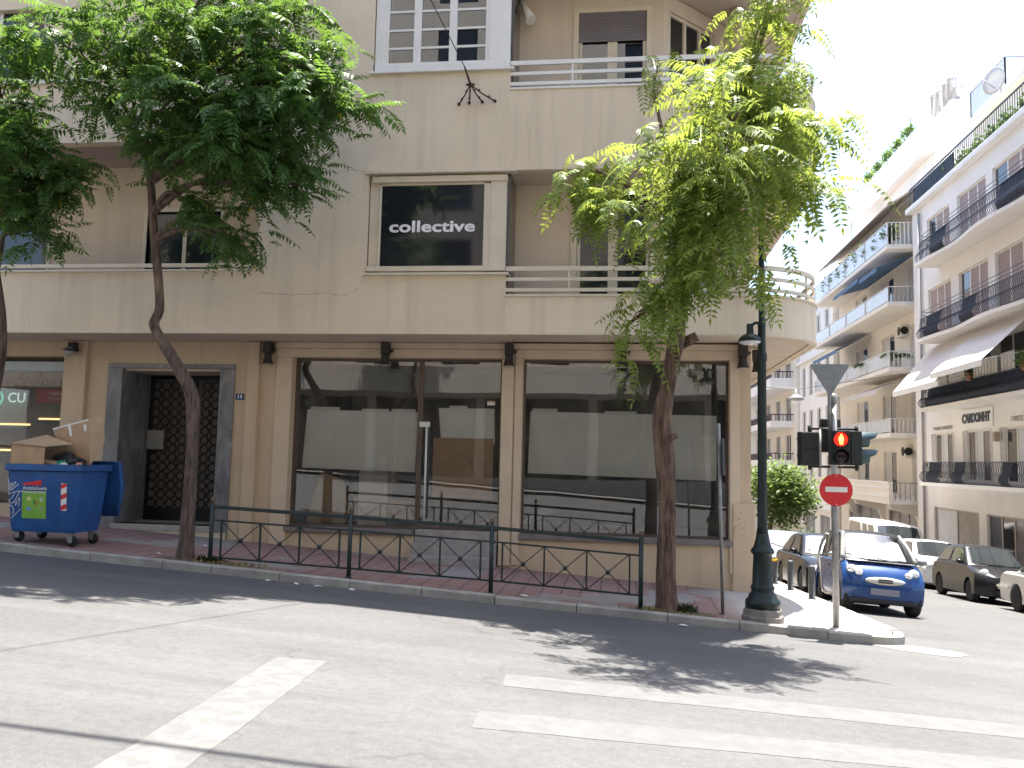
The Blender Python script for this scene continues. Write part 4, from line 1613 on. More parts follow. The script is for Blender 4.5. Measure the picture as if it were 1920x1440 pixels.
mb = MB()
mb.prism(rounded_tri(tri), 'y', TY - 0.062, TY - 0.068)
ts = fix_normals(mb.build('give_way_sign', M_SIGNB, tp))
mb = MB()
mb.box(ctr[0] - 0.1, ctr[0] + 0.1, TY - 0.078, TY - 0.07, 2.98, 3.01)
mb.build('bracket', M_SIGNB, ts)
M_HEAD = mat('signal_black', (0.018, 0.022, 0.021), 0.5, var=0.15)
M_HEADB = mat('signal_teal', (0.05, 0.085, 0.09), 0.45, var=0.1)
# cross arms
for z in (2.225, 1.665):
    mb = MB()
    mb.tube([(TX - 0.36, TY + 0.02, z), (TX + 0.36, TY + 0.02, z)], 0.018, 8)
    for xx in (-0.34, 0.33):
        mb.tube([(TX + xx, TY + 0.02, z - 0.05), (TX + xx, TY + 0.02, z + 0.05)], 0.026, 8)
    mb.build('cross_arm', M_HEAD, tp)
mb = MB()
mb.tube([(TX - 0.19, TY + 0.02, 1.66), (TX - 0.19, TY + 0.02, 2.22)], 0.02, 8)
mb.build('stay', mat('stay_white', (0.5, 0.5, 0.5), 0.5), tp)


def signal_head(x, y, zc, facing, lit, nm, tube_len=0.16):
    """two aspect head; facing = unit direction of the lenses"""
    f = Vector(facing).normalized()
    sd = f.cross(Vector((0, 0, 1))).normalized()
    c = Vector((x, y, zc))

    def pt(a, b, z):
        return c + sd * a + f * b + Vector((0, 0, z))
    h = MB()
    w, dp, hh = 0.135, 0.08, 0.25
    h.hexa([pt(-w, -dp, -hh), pt(w, -dp, -hh), pt(w, dp, -hh), pt(-w, dp, -hh), pt(-w, -dp, hh), pt(w, -dp, hh), pt(w, dp, hh), pt(-w, dp, hh)])
    h.hexa([pt(-w + .01, -dp - .012, 0.01), pt(w - .01, -dp - .012, 0.01), pt(w - .01, -dp, 0.01), pt(-w + .01, -dp, 0.01), pt(-w + .01, -dp - .012, hh - .01), pt(w - .01, -dp - .012, hh - .01), pt(w - .01, -dp, hh - .01), pt(-w + .01, -dp, hh - .01)])
    h.hexa([pt(-w + .01, -dp - .012, -hh + .01), pt(w - .01, -dp - .012, -hh + .01), pt(w - .01, -dp, -hh + .01), pt(-w + .01, -dp, -hh + .01), pt(-w + .01, -dp - .012, -.01), pt(w - .01, -dp - .012, -.01), pt(w - .01, -dp, -.01), pt(-w + .01, -dp, -.01)])
    o = h.build(nm, M_HEAD, tp, bevel=0.015)
    Mx = Matrix((sd, Vector((0, 0, 1)), f)).transposed()
    for k, dz in enumerate((0.125, -0.125)):
        q = pt(0, dp, dz)
        v = MB()
        # visor: open tube cut away below
        n = 20
        vs, fs = [], []
        for i in range(n + 1):
            an = rad(-60 + 300 * i / n)
            for r_, b_ in ((0.118, 0.0), (0.118, tube_len * (0.45 + 0.55 * max(0, math.sin(an)) ** 0.5) if math.sin(an) > 0 else tube_len * 0.45), (0.112, tube_len * 0.45 if math.sin(an) <= 0 else tube_len * (0.45 + 0.55 * max(0, math.sin(an)) ** 0.5)), (0.112, 0.0)):
                vs.append(q + sd * r_ * math.cos(an) + Vector((0, 0, 1)) * r_ * math.sin(an) + f * b_)
        for i in range(n):
            for j in range(3):
                fs.append((i * 4 + j, (i + 1) * 4 + j, (i + 1) * 4 + j + 1, i * 4 + j + 1))
        v.add(vs, fs, True)
        v.build('visor', M_HEADB if nm == 'vehicle_signal' else M_HEAD, o)
        ln = MB()
        ln.lathe([(0.105, 0.0), (0.1, 0.02), (0.05, 0.03), (0.001, 0.032)], q, 20, M=Mx)
        lm = ln.build('lens', mat('lens_dark', (0.02, 0.012, 0.012), 0.15) if 'lens_dark' not in MATS else MATS['lens_dark'], o)
        if lit and k == 0:
            lm.data.materials[0] = mat('lens_red_lit', (0.55, 0.02, 0.01), 0.3, emit=0.6)
            mm = mat('red_man_lit', (1.0, 0.30, 0.04), 0.4, emit=3.0)
            man = MB()
            man.ell(pt(0, dp + 0.036, dz + 0.055), (0.016, 0.004, 0.018), 10, 6)
            man.hexa([pt(-0.034, dp + 0.032, dz - 0.025), pt(0.034, dp + 0.032, dz - 0.025), pt(0.034, dp + 0.038, dz - 0.025), pt(-0.034, dp + 0.038, dz - 0.025), pt(-0.03, dp + 0.032, dz + 0.035), pt(0.03, dp + 0.032, dz + 0.035), pt(0.03, dp + 0.038, dz + 0.035), pt(-0.03, dp + 0.038, dz + 0.035)])
            for s in (-1, 1):
                man.hexa([pt(s * 0.013 - 0.009, dp + 0.032, dz - 0.075), pt(s * 0.013 + 0.009, dp + 0.032, dz - 0.075), pt(s * 0.013 + 0.009, dp + 0.038, dz - 0.075), pt(s * 0.013 - 0.009, dp + 0.038, dz - 0.075), pt(s * 0.013 - 0.009, dp + 0.032, dz - 0.026), pt(s * 0.013 + 0.009, dp + 0.032, dz - 0.026), pt(s * 0.013 + 0.009, dp + 0.038, dz - 0.026), pt(s * 0.013 - 0.009, dp + 0.038, dz - 0.026)])
            man.build('red_man', mm, lm)
    return o


signal_head(TX + 0.045, TY - 0.13, 1.945, (0.04, -1, 0), True, 'pedestrian_signal', 0.1)
signal_head(TX - 0.36, TY + 0.03, 1.925, (-0.12, 1, 0), False, 'pedestrian_signal', 0.12)
signal_head(TX + 0.285, TY + 0.03, 1.945, (1, 0.12, 0), False, 'vehicle_signal', 0.27)
signal_head(TX - 0.01, TY + 0.16, 2.13, (0, 1, 0), False, 'vehicle_signal', 0.2)

# ---- thin grey pole carrying a sign seen edge on
gp = empty('sign_pole', (1.52, 13.2, sw(1.52, 13.2)), 'thin grey pole with a sign seen edge on by the shop corner', 'sign pole')
mb = MB()
mb.tube([(1.535, 13.2, sw(1.52, 13.2) - 0.03), (1.47, 13.2, 2.28)], 0.026, 12)
mb.build('pole', M_GALV, gp)
mb = MB()
mb.hexa([(1.535, 12.95, 1.5), (1.541, 12.95, 1.5), (1.565, 13.45, 1.5), (1.559, 13.45, 1.5), (1.52, 12.95, 2.05), (1.526, 12.95, 2.05), (1.55, 13.45, 2.05), (1.544, 13.45, 2.05)])
mb.build('sign_plate', M_SIGNB, gp)

# ---- bollards
for k, (by, lab) in enumerate(((17.84, 'dark steel bollard beside the rear wheel of the blue car, nearest of three'), (20.0, 'dark steel bollard standing in front of the black car, middle of three'), (21.93, 'dark steel bollard with a yellow band, farthest of three'))):
    bz = sw(3.8, by)
    b = empty('bollard', (3.8, by, bz), lab, 'bollard', 'steel bollards along the side street kerb')
    mb = MB()
    mb.lathe([(0.09, 0), (0.09, 0.012), (0.066, 0.02), (0.066, 0.62), (0.06, 0.645), (0.02, 0.66)], (3.8, by, bz), 16)
    mb.build('tube', mat('bollard_grey', (0.07, 0.08, 0.085), 0.5, var=0.2, vs=8) if 'bollard_grey' not in MATS else MATS['bollard_grey'], b)
    if k == 2:
        mb = MB()
        mb.lathe([(0.0675, 0.55), (0.0675, 0.61)], (3.8, by, bz), 16)
        mb.build('yellow_band', mat('band_yellow', (0.65, 0.42, 0.02), 0.5), b)

# ---- floodlights under the soffit
M_FLOOD = mat('flood_bronze', (0.05, 0.042, 0.038), 0.5, metal=0.3, var=0.2, vs=15)
M_FLRIM = mat('flood_rim', (0.45, 0.42, 0.38), 0.5)
fl_spots = [(-6.86, 15.9, 'bronze wall floodlight at the far left of the shopfront'), (-4.50, 15.9, 'bronze wall floodlight above the left shop window'), (-2.10, 15.9, 'bronze wall floodlight on the pier between the shop windows'),
            (0.02, 15.9, 'bronze wall floodlight above the right shop window behind the leaves'), (2.20, 15.9, 'bronze wall floodlight at the shop corner beside the lamp post'), (2.56, 16.6, 'bronze floodlight round the corner, mostly hidden by the lamp post')]
for i, (fx_, fy_, lab) in enumerate(fl_spots):
    b = empty('floodlight', (fx_, fy_, 3.5), lab, 'floodlight', 'floodlights along the shopfront')
    mb = MB()
    mb.box(fx_ - 0.08, fx_ + 0.08, fy_ - 0.12, fy_ + 0.06, 3.64, 3.85)
    mb.build('gear_box', M_FLOOD, b)
    mb = MB()
    mb.lathe([(0.075, 3.64), (0.075, 3.58), (0.085, 3.5), (0.105, 3.43), (0.11, 3.42)], (fx_, fy_ - 0.05, 0), 16)
    mb.build('hood', M_FLOOD, b)
    mb = MB()
    mb.lathe([(0.1, 3.424), (0.09, 3.414), (0.01, 3.412)], (fx_, fy_ - 0.05, 0), 16)
    mb.build('lens', M_FLRIM, b)
    mb = MB()
    mb.tube([(fx_ + 0.1, fy_ - 0.03, 3.7), (fx_ + 0.14, fy_ - 0.03, 3.7)], 0.03, 8)
    mb.build('knob', M_FLOOD, b)
# round security lamp at the left
b = empty('wall_lamp', (-10.98, 15.88, 3.62), 'round grey wall lamp above the pilaster of the left shop', 'wall lamp')
mb = MB()
mb.ell((-10.98, 15.72, 3.62), (0.11, 0.11, 0.1), 16, 8)
mb.build('globe', mat('lamp_grey', (0.35, 0.34, 0.32), 0.4), b)
mb = MB()
mb.lathe([(0.12, 3.63), (0.15, 3.645), (0.15, 3.665), (0.11, 3.68)], (-10.95, 15.74, 0), 16)
mb.box(-11.03, -10.9, 15.74, 15.9, 3.68, 3.82)
mb.build('cap', M_BLACK, b)
# house number
hn = empty('house_number_plate', (-7.46, 15.99, 2.78), 'small blue enamel house number plate beside the street door', 'number plate')
mb = MB()
mb.box(-7.545, -7.375, 15.985, 15.999, 2.72, 2.845)
pl = mb.build('plate', M_PLATEB, hn, bevel=0.003)
text_mesh('digits', '14', 0.12, M_SIGNW, hn, (-7.46, 15.981, 2.782), sx=0.9, bold=0.002, depth=0.003)
# white cone lamp on the second floor balcony
cl = empty('wall_lamp', (-1.9, 15.75, 10.25), 'white cone shaped wall lamp on the second floor balcony', 'wall lamp')
d0, d1 = Vector((-2.0, 15.6, 10.5)), Vector((-1.78, 15.45, 10.0))
mb = MB()
mb.tube([d0, d0.lerp(d1, 0.5), d1], [0.03, 0.07, 0.105], 18)
mb.tube([d0.lerp(d1, 0.3), (-1.95, 15.76, 10.3)], 0.025, 8)
mb.build('cone_shade', M_WHITE, cl)

# ---- overhead wire anchor on the wall
an = empty('wire_anchor', (-2.73, FY, 8.2), 'rusty wire anchor bolted to the second floor wall with its stay cable', 'cable anchor')
mb = MB()
hub = Vector((-2.72, FY - 0.32, 8.30))
mb.ell(hub, (0.09, 0.03, 0.03), 10, 6)
for bx_, bz_ in ((-2.98, 8.08), (-2.79, 8.10), (-2.55, 8.11), (-2.32, 8.12)):
    q = Vector((bx_, FY - 0.01, bz_))
    mb.tube([hub, hub.lerp(q, 0.5) + Vector((0, 0, -0.02)), q], 0.013, 6)
    mb.ell(hub.lerp(q, 0.35), (0.02, 0.02, 0.035), 8, 5)
    mb.ell(hub.lerp(q, 0.75), (0.022, 0.022, 0.03), 8, 5)
    mb.lathe([(0.03, 0), (0.03, 0.02)], q + Vector((0, 0.008, 0)), 8, M=Matrix.Rotation(rad(90), 3, 'X'))
mb.build('spider', M_RUST, an)
mb = MB()
cab = [hub, hub + Vector((-0.06, -0.28, 0.2)), hub + Vector((-0.7, -3.2, 1.15)), hub + Vector((-1.6, -7.2, 2.0))]
mb.tube([hub, cab[1]], [0.022, 0.016], 8)
mb.tube(cab[1:], 0.009, 6)
mb.build('stay_cable', M_RUST, an)
mb = MB()
wy = hub.y - 7.2
mb.tube([(-30, wy - 0.5, 10.6), (-4.3, wy + 0.0, 10.28), (30, wy + 0.9, 10.6)], 0.035, 8)
mb.build('contact_wire', M_RUST, loc=(-4.3, wy, 10.28), label='overhead trolley wire whose thin shadow crosses the road', cat='cable')

# ---- wheeled waste container
bc = Vector((-9.32, 13.32, 0))
wbz = sw(bc.x, bc.y)
wb = empty('waste_container', (bc.x, bc.y, wbz), 'blue wheeled recycling container overflowing with cardboard at the kerb', 'waste bin')


def rrect(cx, cy, hx, hy, r, z, n=5):
    out = []
    for (sx, sy, a0) in ((1, 1, 0), (-1, 1, 90), (-1, -1, 180), (1, -1, 270)):
        for k in range(n + 1):
            a = rad(a0 + 90 * k / n)
            out.append((cx + sx * (hx - r) + r * math.cos(a), cy + sy * (hy - r) + r * math.sin(a), z))
    return out


def loft(mb, rings, cap0=True, cap1=True, smooth=True):
    n = len(rings[0])
    vs = [p for r in rings for p in r]
    fs = [(i * n + k, i * n + (k + 1) % n, (i + 1) * n + (k + 1) % n, (i + 1) * n + k) for i in range(len(rings) - 1) for k in range(n)]
    mb.add(vs, fs, smooth)
    b = len(mb.v) - len(vs)
    if cap0:
        mb.f.append(tuple(b + k for k in reversed(range(n))))
        mb.sm.append(False)
    if cap1:
        mb.f.append(tuple(b + (len(rings) - 1) * n + k for k in range(n)))
        mb.sm.append(False)
    return mb


mb = MB()
c = (bc.x, bc.y)
loft(mb, [rrect(*c, 0.56, 0.36, 0.10, wbz + 0.2), rrect(*c, 0.59, 0.39, 0.12, wbz + 0.3), rrect(*c, 0.65, 0.46, 0.14, wbz + 1.18), rrect(*c, 0.68, 0.50, 0.12, wbz + 1.2), rrect(*c, 0.68, 0.50, 0.12, wbz + 1.30),
          rrect(*c, 0.63, 0.45, 0.1, wbz + 1.30), rrect(*c, 0.61, 0.43, 0.1, wbz + 0.95)], True, True)
body = smooth_by_angle(mb.build('body', M_BLUE, wb), 40)
mb = MB()
for k in range(7):
    xx = bc.x - 0.45 + 0.15 * k
    mb.hexa([(xx - 0.012, bc.y - 0.412, wbz + 0.34), (xx + 0.012, bc.y - 0.412, wbz + 0.34), (xx + 0.012, bc.y - 0.38, wbz + 0.34), (xx - 0.012, bc.y - 0.38, wbz + 0.34),
             (xx - 0.012, bc.y - 0.505, wbz + 1.195), (xx + 0.012, bc.y - 0.505, wbz + 1.195), (xx + 0.012, bc.y - 0.44, wbz + 1.195), (xx - 0.012, bc.y - 0.44, wbz + 1.195)])
# lid folded back behind the container
mb = MB()
loft(mb, [rrect(bc.x + 0.04, bc.y + 0.62, 0.68, 0.035, 0.03, wbz + 0.42), rrect(bc.x + 0.06, bc.y + 0.66, 0.7, 0.05, 0.03, wbz + 0.9), rrect(bc.x + 0.05, bc.y + 0.56, 0.7, 0.05, 0.03, wbz + 1.33), rrect(bc.x + 0.04, bc.y + 0.52, 0.68, 0.04, 0.03, wbz + 1.36)])
mb.build('lid', M_BLUE, wb)
for sx in (-1, 1):
    for sy in (-1, 1):
        wx, wy_ = bc.x + sx * 0.47, bc.y + sy * 0.28
        mb = MB()
        mb.lathe([(0.03, -0.025), (0.085, -0.022), (0.09, 0), (0.085, 0.022), (0.03, 0.025)], (wx + 0.03, wy_, sw(wx, wy_) + 0.09), 16, M=Matrix.Rotation(rad(90), 3, 'X'))
        w = mb.build('caster', M_TYRE, wb)
        mb = MB()
        mb.box(wx - 0.05, wx + 0.05, wy_ - 0.045, wy_ + 0.045, sw(wx, wy_) + 0.17, wbz + 0.22)
        mb.hexa([(wx - 0.02, wy_ - 0.04, sw(wx, wy_) + 0.07), (wx + 0.05, wy_ - 0.04, sw(wx, wy_) + 0.07), (wx + 0.05, wy_ - 0.032, sw(wx, wy_) + 0.07), (wx - 0.02, wy_ - 0.032, sw(wx, wy_) + 0.07),
                 (wx - 0.05, wy_ - 0.04, sw(wx, wy_) + 0.18), (wx + 0.05, wy_ - 0.04, sw(wx, wy_) + 0.18), (wx + 0.05, wy_ - 0.032, sw(wx, wy_) + 0.18), (wx - 0.05, wy_ - 0.032, sw(wx, wy_) + 0.18)])
        mb.build('fork', M_GALV, w)


def on_front(u, v, d=0.003):
    """point on the container's sloping front; u across from the left edge, v height"""
    t = (v - 0.3) / 0.88
    return Vector((bc.x - 0.62 + u * 1.12, bc.y - (0.39 + 0.07 * t) - d, wbz + v))


def front_quad(u0, u1, v0, v1, m, name, d=0.004, sk=0.0, parent=None):
    mb = MB()
    p = [on_front(u0, v0, d), on_front(u1, v0 , d), on_front(u1, v1 + sk, d), on_front(u0, v1, d)]
    mb.add(p, [(0, 1, 2, 3)])
    return mb.build(name, m, parent or wb)


st = front_quad(0.26, 0.64, 0.42, 0.86, M_GREEN, 'green_sticker')
front_quad(0.27, 0.63, 0.825, 0.862, mat('sticker_pale', (0.42, 0.55, 0.3), 0.5), 'sticker_band', 0.006, parent=st)
for (u, v, w_, h_, col) in ((0.33, 0.70, 0.08, 0.08, (0.6, 0.6, 0.25)), (0.44, 0.62, 0.035, 0.11, (0.03, 0.22, 0.05)), (0.48, 0.62, 0.03, 0.1, (0.5, 0.12, 0.06)), (0.53, 0.69, 0.07, 0.08, (0.4, 0.5, 0.4)), (0.33, 0.54, 0.08, 0.07, (0.12, 0.3, 0.5)), (0.53, 0.54, 0.07, 0.07, (0.25, 0.35, 0.2))):
    mb = MB()
    c_ = [on_front(u + w_ / 2 + w_ / 2 * math.cos(a) * 0.95, v + h_ / 2 + h_ / 2 * math.sin(a) * 0.95, 0.006) for a in [k * math.pi / 5 for k in range(10)]]
    mb.add(c_, [tuple(range(10))])
    mb.build('sticker_picture', mat('sticker_col_%d' % int(u * 1000 + v * 10), col, 0.5), st)
front_quad(0.27, 0.56, 0.955, 0.985, M_RED, 'red_sticker', sk=0.06)
text_mesh('sticker_lettering', 'Ανακύκλωση', 0.072, M_SIGNW, wb, on_front(0.46, 0.905, 0.008), sx=0.95, bold=0.001, depth=0.002)
# red and white reflective stripes near the corner
sr = front_quad(0.87, 0.96, 0.56, 1.0, M_SIGNW, 'reflector')
for k in range(3):
    v0 = 0.56 + k * 0.175
    mb = MB()
    mb.add([on_front(0.87, v0, 0.006), on_front(0.96, v0 + 0.04, 0.006), on_front(0.96, min(1.0, v0 + 0.115), 0.006), on_front(0.87, min(1.0, v0 + 0.075), 0.006)], [(0, 1, 2, 3)])
    mb.build('red_stripe', M_RED, sr)
# graffiti scrawl
M_GRAF = mat('graffiti', (0.62, 0.64, 0.66), 0.5)
mb = MB()
scr = [[(0.03, 1.05), (0.05, 1.0), (0.04, 0.93), (0.10, 0.99), (0.06, 0.88), (0.05, 0.9), (0.12, 0.97), (0.16, 1.0), (0.08, 0.86), (0.2, 0.97)], [(0.06, 0.86), (0.05, 0.8), (0.14, 0.84), (0.10, 0.74), (0.05, 0.7), (0.12, 0.66), (0.22, 0.84), (0.27, 0.86), (0.14, 0.84)], [(0.12, 0.68), (0.18, 0.66), (0.15, 0.62), (0.22, 0.75), (0.21, 0.6)], [(0.04, 0.6), (0.09, 0.62), (0.13, 0.55), (0.11, 0.48)], [(0.24, 0.57), (0.17, 0.49), (0.09, 0.41)]]
for stroke in scr:
    fine = catmull([(u, v, 0) for u, v in stroke], 5)
    mb.tube([on_front(q.x, q.y, 0.003) for q in fine], 0.0065, 5)
mb.build('graffiti', M_GRAF, wb)
# cardboard and rubbish on top
def open_box(name, label, corners_bottom, h, m, flaps, thick=0.006):
    pass


o = Vector((bc.x - 0.28, bc.y - 0.1, wbz + 1.2))
cb = empty('cardboard_box', tuple(o), 'crushed open cardboard box lying on top of the blue container', 'cardboard box')
mb = MB()
X0, X1, Y0, Y1, Z0, Z1 = o.x - 0.3, o.x + 0.3, o.y - 0.34, o.y + 0.2, o.z - 0.02, o.z + 0.46
t_ = 0.006
mb.hexa([(X0, Y0, Z0), (X1, Y0, Z0 - 0.02), (X1, Y0 + t_, Z0 - 0.02), (X0, Y0 + t_, Z0), (X0 + 0.0, Y0, Z1 - 0.03), (X1, Y0, Z1 - 0.07), (X1, Y0 + t_, Z1 - 0.07), (X0, Y0 + t_, Z1 - 0.03)])
mb.hexa([(X0, Y0, Z0), (X0 + t_, Y0, Z0), (X0 + t_, Y1, Z0), (X0, Y1, Z0), (X0, Y0, Z1 - 0.03), (X0 + t_, Y0, Z1 - 0.03), (X0 + t_, Y1, Z1), (X0, Y1, Z1)])
mb.box(X0, X1, Y1 - t_, Y1, Z0, Z1 - 0.02)
mb.build('box_walls', M_CARD, cb)
mb = MB()
mb.add([(X0 - 0.01, Y0 - 0.02, Z1 - 0.03), (X1 + 0.02, Y0 - 0.02, Z1 - 0.075), (X1 + 0.2, Y1 - 0.1, Z1 - 0.02), (X0 + 0.22, Y1, Z1 + 0.13)], [(0, 1, 2, 3)])
mb.add([(X0 - 0.01, Y0 - 0.02, Z1 - 0.036), (X1 + 0.02, Y0 - 0.02, Z1 - 0.081), (X1 + 0.2, Y1 - 0.1, Z1 - 0.026), (X0 + 0.22, Y1, Z1 + 0.124)], [(3, 2, 1, 0)])
mb.build('top_flap', M_CARD2, cb)
mb = MB()
p0 = Vector((bc.x + 0.30, bc.y - 0.05, wbz + 1.28))
cb2 = empty('cardboard_box', tuple(p0), 'large upright cardboard box with white tape leaning on the blue container', 'cardboard box')
ux, uz = Vector((0.93, -0.1, 0.30)), Vector((-0.18, 0.1, 0.9))
A = Vector((bc.x - 0.10, bc.y + 0.12, wbz + 1.32))
Bq, Cq, Dq = A + ux * 0.66, A + ux * 0.64 + uz * 0.62, A + uz * 0.68 - ux * 0.1
E1, E2 = Bq + Vector((0.12, 0.16, 0.18)), Cq + Vector((0.14, 0.18, 0.12))
nn = ux.cross(uz).normalized() * 0.007
A2 = A + Vector((0.12, 0.02, -0.12))
mb.add([A2, Bq + Vector((0, 0, -0.22)), Cq, Dq, A2 + nn, Bq + Vector((0, 0, -0.22)) + nn, Cq + nn, Dq + nn], [(0, 1, 2, 3), (7, 6, 5, 4), (0, 4, 5, 1), (1, 5, 6, 2), (2, 6, 7, 3), (3, 7, 4, 0)])
fix_normals(mb.build('front_panel', M_CARD, cb2))
mb = MB()
Bb = Bq + Vector((0, 0, -0.22))
mb.add([Bb, E1, E2, Cq, Bb + Vector((0, 0.008, 0)), E1 + Vector((0, 0.008, 0)), E2 + Vector((0, 0.008, 0)), Cq + Vector((0, 0.008, 0))], [(0, 1, 2, 3), (7, 6, 5, 4), (0, 4, 5, 1), (1, 5, 6, 2), (2, 6, 7, 3), (3, 7, 4, 0)])
fix_normals(mb.build('side_panel', M_CARD2, cb2))
fr_n = (Bb - A2).cross(Dq - A2).normalized()
if fr_n.y > 0:
    fr_n = -fr_n


def on_panel(u, v):
    a, b = A2.lerp(Bb, u), Dq.lerp(Cq, u)
    return a.lerp(b, v) + fr_n * 0.012


for (u0, u1, v0, v1) in ((0.0, 1.0, 0.965, 1.0), (0.42, 0.5, 0.72, 0.97), (0.86, 0.94, 0.75, 0.9)):
    mb = MB()
    mb.add([on_panel(u0, v0), on_panel(u1, v0), on_panel(u1, v1), on_panel(u0, v1)], [(0, 1, 2, 3)])
    mb.build('tape', M_PWHITE, cb2)
# bags and loose rubbish
rr = random.Random(8)


def crumple(name, c, r, m, label, seed, cat='bag'):
    mb = MB()
    n, k = 14, 9
    prof = []
    vs, fs = [], []
    for i in range(k + 1):
        ph = -math.pi / 2 + math.pi * i / k
        for j in range(n):
            th = 2 * math.pi * j / n
            d = Vector((math.cos(ph) * math.cos(th), math.cos(ph) * math.sin(th), math.sin(ph)))
            f = 1 + 0.28 * noise.noise(d * 2.2 + Vector((seed, 0, 0))) + 0.16 * noise.noise(d * 6 + Vector((0, seed, 0)))
            vs.append(Vector(c) + Vector((d.x * r[0], d.y * r[1], d.z * r[2])) * f)
    for i in range(k):
        for j in range(n):
            fs.append((i * n + j, i * n + (j + 1) % n, (i + 1) * n + (j + 1) % n, (i + 1) * n + j))
    mb.add(vs, fs, False)
    return mb.build(name, m, loc=c, label=label, cat=cat)


zt = wbz + 1.27
crumple('rubbish_bag', (bc.x + 0.18, bc.y - 0.22, zt), (0.13, 0.12, 0.1), mat('bag_green', (0.02, 0.22, 0.13), 0.35), 'green plastic bag at the rim of the blue container', 1)
crumple('rubbish_bag', (bc.x + 0.36, bc.y - 0.12, zt + 0.02), (0.17, 0.16, 0.13), mat('bag_black', (0.015, 0.015, 0.018), 0.3), 'black plastic bag between the boxes in the container', 2)
crumple('rubbish_bag', (bc.x + 0.05, bc.y + 0.05, zt + 0.1), (0.2, 0.16, 0.13), mat('bag_dark', (0.02, 0.025, 0.03), 0.3), 'dark bag behind the crushed box in the container', 5)
crumple('crumpled_paper', (bc.x + 0.47, bc.y - 0.2, zt + 0.03), (0.06, 0.05, 0.04), mat('litter_pink', (0.55, 0.28, 0.2), 0.6), 'pinkish crumpled wrapper on the container rim', 3, 'litter')
crumple('crumpled_paper', (bc.x + 0.3, bc.y - 0.34, zt + 0.03), (0.06, 0.04, 0.035), mat('litter_white', (0.6, 0.62, 0.6), 0.6), 'white crumpled wrapper on the container rim', 4, 'litter')
mb = MB()
mb.hexa([(bc.x - 0.12, bc.y - 0.36, zt + 0.06), (bc.x + 0.34, bc.y - 0.3, zt + 0.0), (bc.x + 0.34, bc.y - 0.18, zt + 0.01), (bc.x - 0.12, bc.y - 0.2, zt + 0.07), (bc.x - 0.12, bc.y - 0.36, zt + 0.10), (bc.x + 0.34, bc.y - 0.3, zt + 0.03), (bc.x + 0.34, bc.y - 0.18, zt + 0.05), (bc.x - 0.12, bc.y - 0.2, zt + 0.11)])
mb.build('cardboard_strip', M_CARD2, loc=(bc.x + 0.1, bc.y - 0.28, zt + 0.04), label='folded strip of pale cardboard poking from the container', cat='cardboard')
# ---- paper, tape and boxes stuck inside the shop windows
def sheet(name, pts, m, label, cat, y=16.30):
    mb = MB()
    n = 8
    (a, b, c, d_) = [Vector((p[0], y, p[1])) for p in pts]
    vs = []
    for j in range(n + 1):
        for i in range(n + 1):
            p = a.lerp(b, i / n).lerp(d_.lerp(c, i / n), j / n)
            p.y += 0.012 * noise.noise((p.x * 1.5, p.z * 1.5, 7))
            vs.append(p)
    fs = [(j * (n + 1) + i, j * (n + 1) + i + 1, (j + 1) * (n + 1) + i + 1, (j + 1) * (n + 1) + i) for j in range(n) for i in range(n)]
    mb.add(vs, fs, True)
    return mb.build(name, m, loc=((pts[0][0] + pts[2][0]) / 2, y, pts[0][1]), label=label, cat=cat)


sheet('paper_sheet', [(-6.24, 1.42), (-3.95, 1.38), (-3.93, 2.55), (-6.18, 2.57)], M_PGREY, 'grey paper sheet taped across the left shop window', 'paper')
sheet('paper_sheet', [(-3.45, 1.95), (-2.40, 1.95), (-2.42, 2.64), (-3.52, 2.64)], M_PGREY, 'small grey paper sheet taped in the glass shop door', 'paper')
sheet('cardboard_sheet', [(-3.60, 0.92), (-2.42, 0.90), (-2.42, 2.06), (-3.60, 2.06)], M_CARD, 'brown cardboard sheet covering the middle of the shop door', 'cardboard', 16.28)
sheet('paper_sheet', [(-1.75, 1.42), (1.78, 1.36), (1.78, 2.57), (-1.72, 2.60)], M_PGREY, 'long grey paper sheet taped across the right shop window', 'paper')
sheet('cardboard_sheet', [(-6.2, 0.34), (-5.3, 0.34), (-5.45, 1.2), (-5.95, 1.32)], M_CARD, 'brown cardboard leaning in the lower left of the shop window', 'cardboard', 16.55)
sheet('paper_sheet', [(-5.3, 0.36), (-4.1, 0.36), (-4.1, 0.8), (-5.3, 0.86)], M_CARD2, 'pale packing paper lying low in the left shop window', 'paper', 16.75)
sheet('notice', [(1.5, 2.2), (1.76, 2.2), (1.76, 2.56), (1.5, 2.57)], M_PWHITE, 'white notice taped at the top right of the right shop window', 'notice', 16.27)
for k, (xa, xb, z, lab) in enumerate(((-6.1, -5.5, 2.6, 'white tape strip at the left end of the left paper'), (-5.05, -4.5, 2.575, 'white tape strip at the middle of the left paper'), (-4.45, -3.97, 2.58, 'white tape strip at the right end of the left paper'), (-3.3, -2.95, 2.66, 'white tape strip above the door paper'),
                                      (-1.68, -1.2, 2.63, 'white tape strip at the left end of the right paper'), (-0.3, 0.3, 2.6, 'white tape strip at the middle of the right paper'))):
    mb = MB()
    mb.box(xa, xb, 16.262, 16.266, z - 0.035, z + 0.025)
    mb.build('tape_strip', M_PWHITE, loc=((xa + xb) / 2, 16.264, z), label=lab, cat='tape', group='tape strips on the papered shop windows')
mb = MB()
mb.box(-2.55, -2.40, 16.19, 16.198, 2.70, 2.78)
so = mb.build('door_sticker', M_SIGNW, loc=(-2.47, 16.194, 2.74), label='small white and red sticker on the shop door glass', cat='sticker')
mb = MB()
mb.box(-2.55, -2.40, 16.186, 16.189, 2.755, 2.77)
mb.build('red_line', M_RED, so)
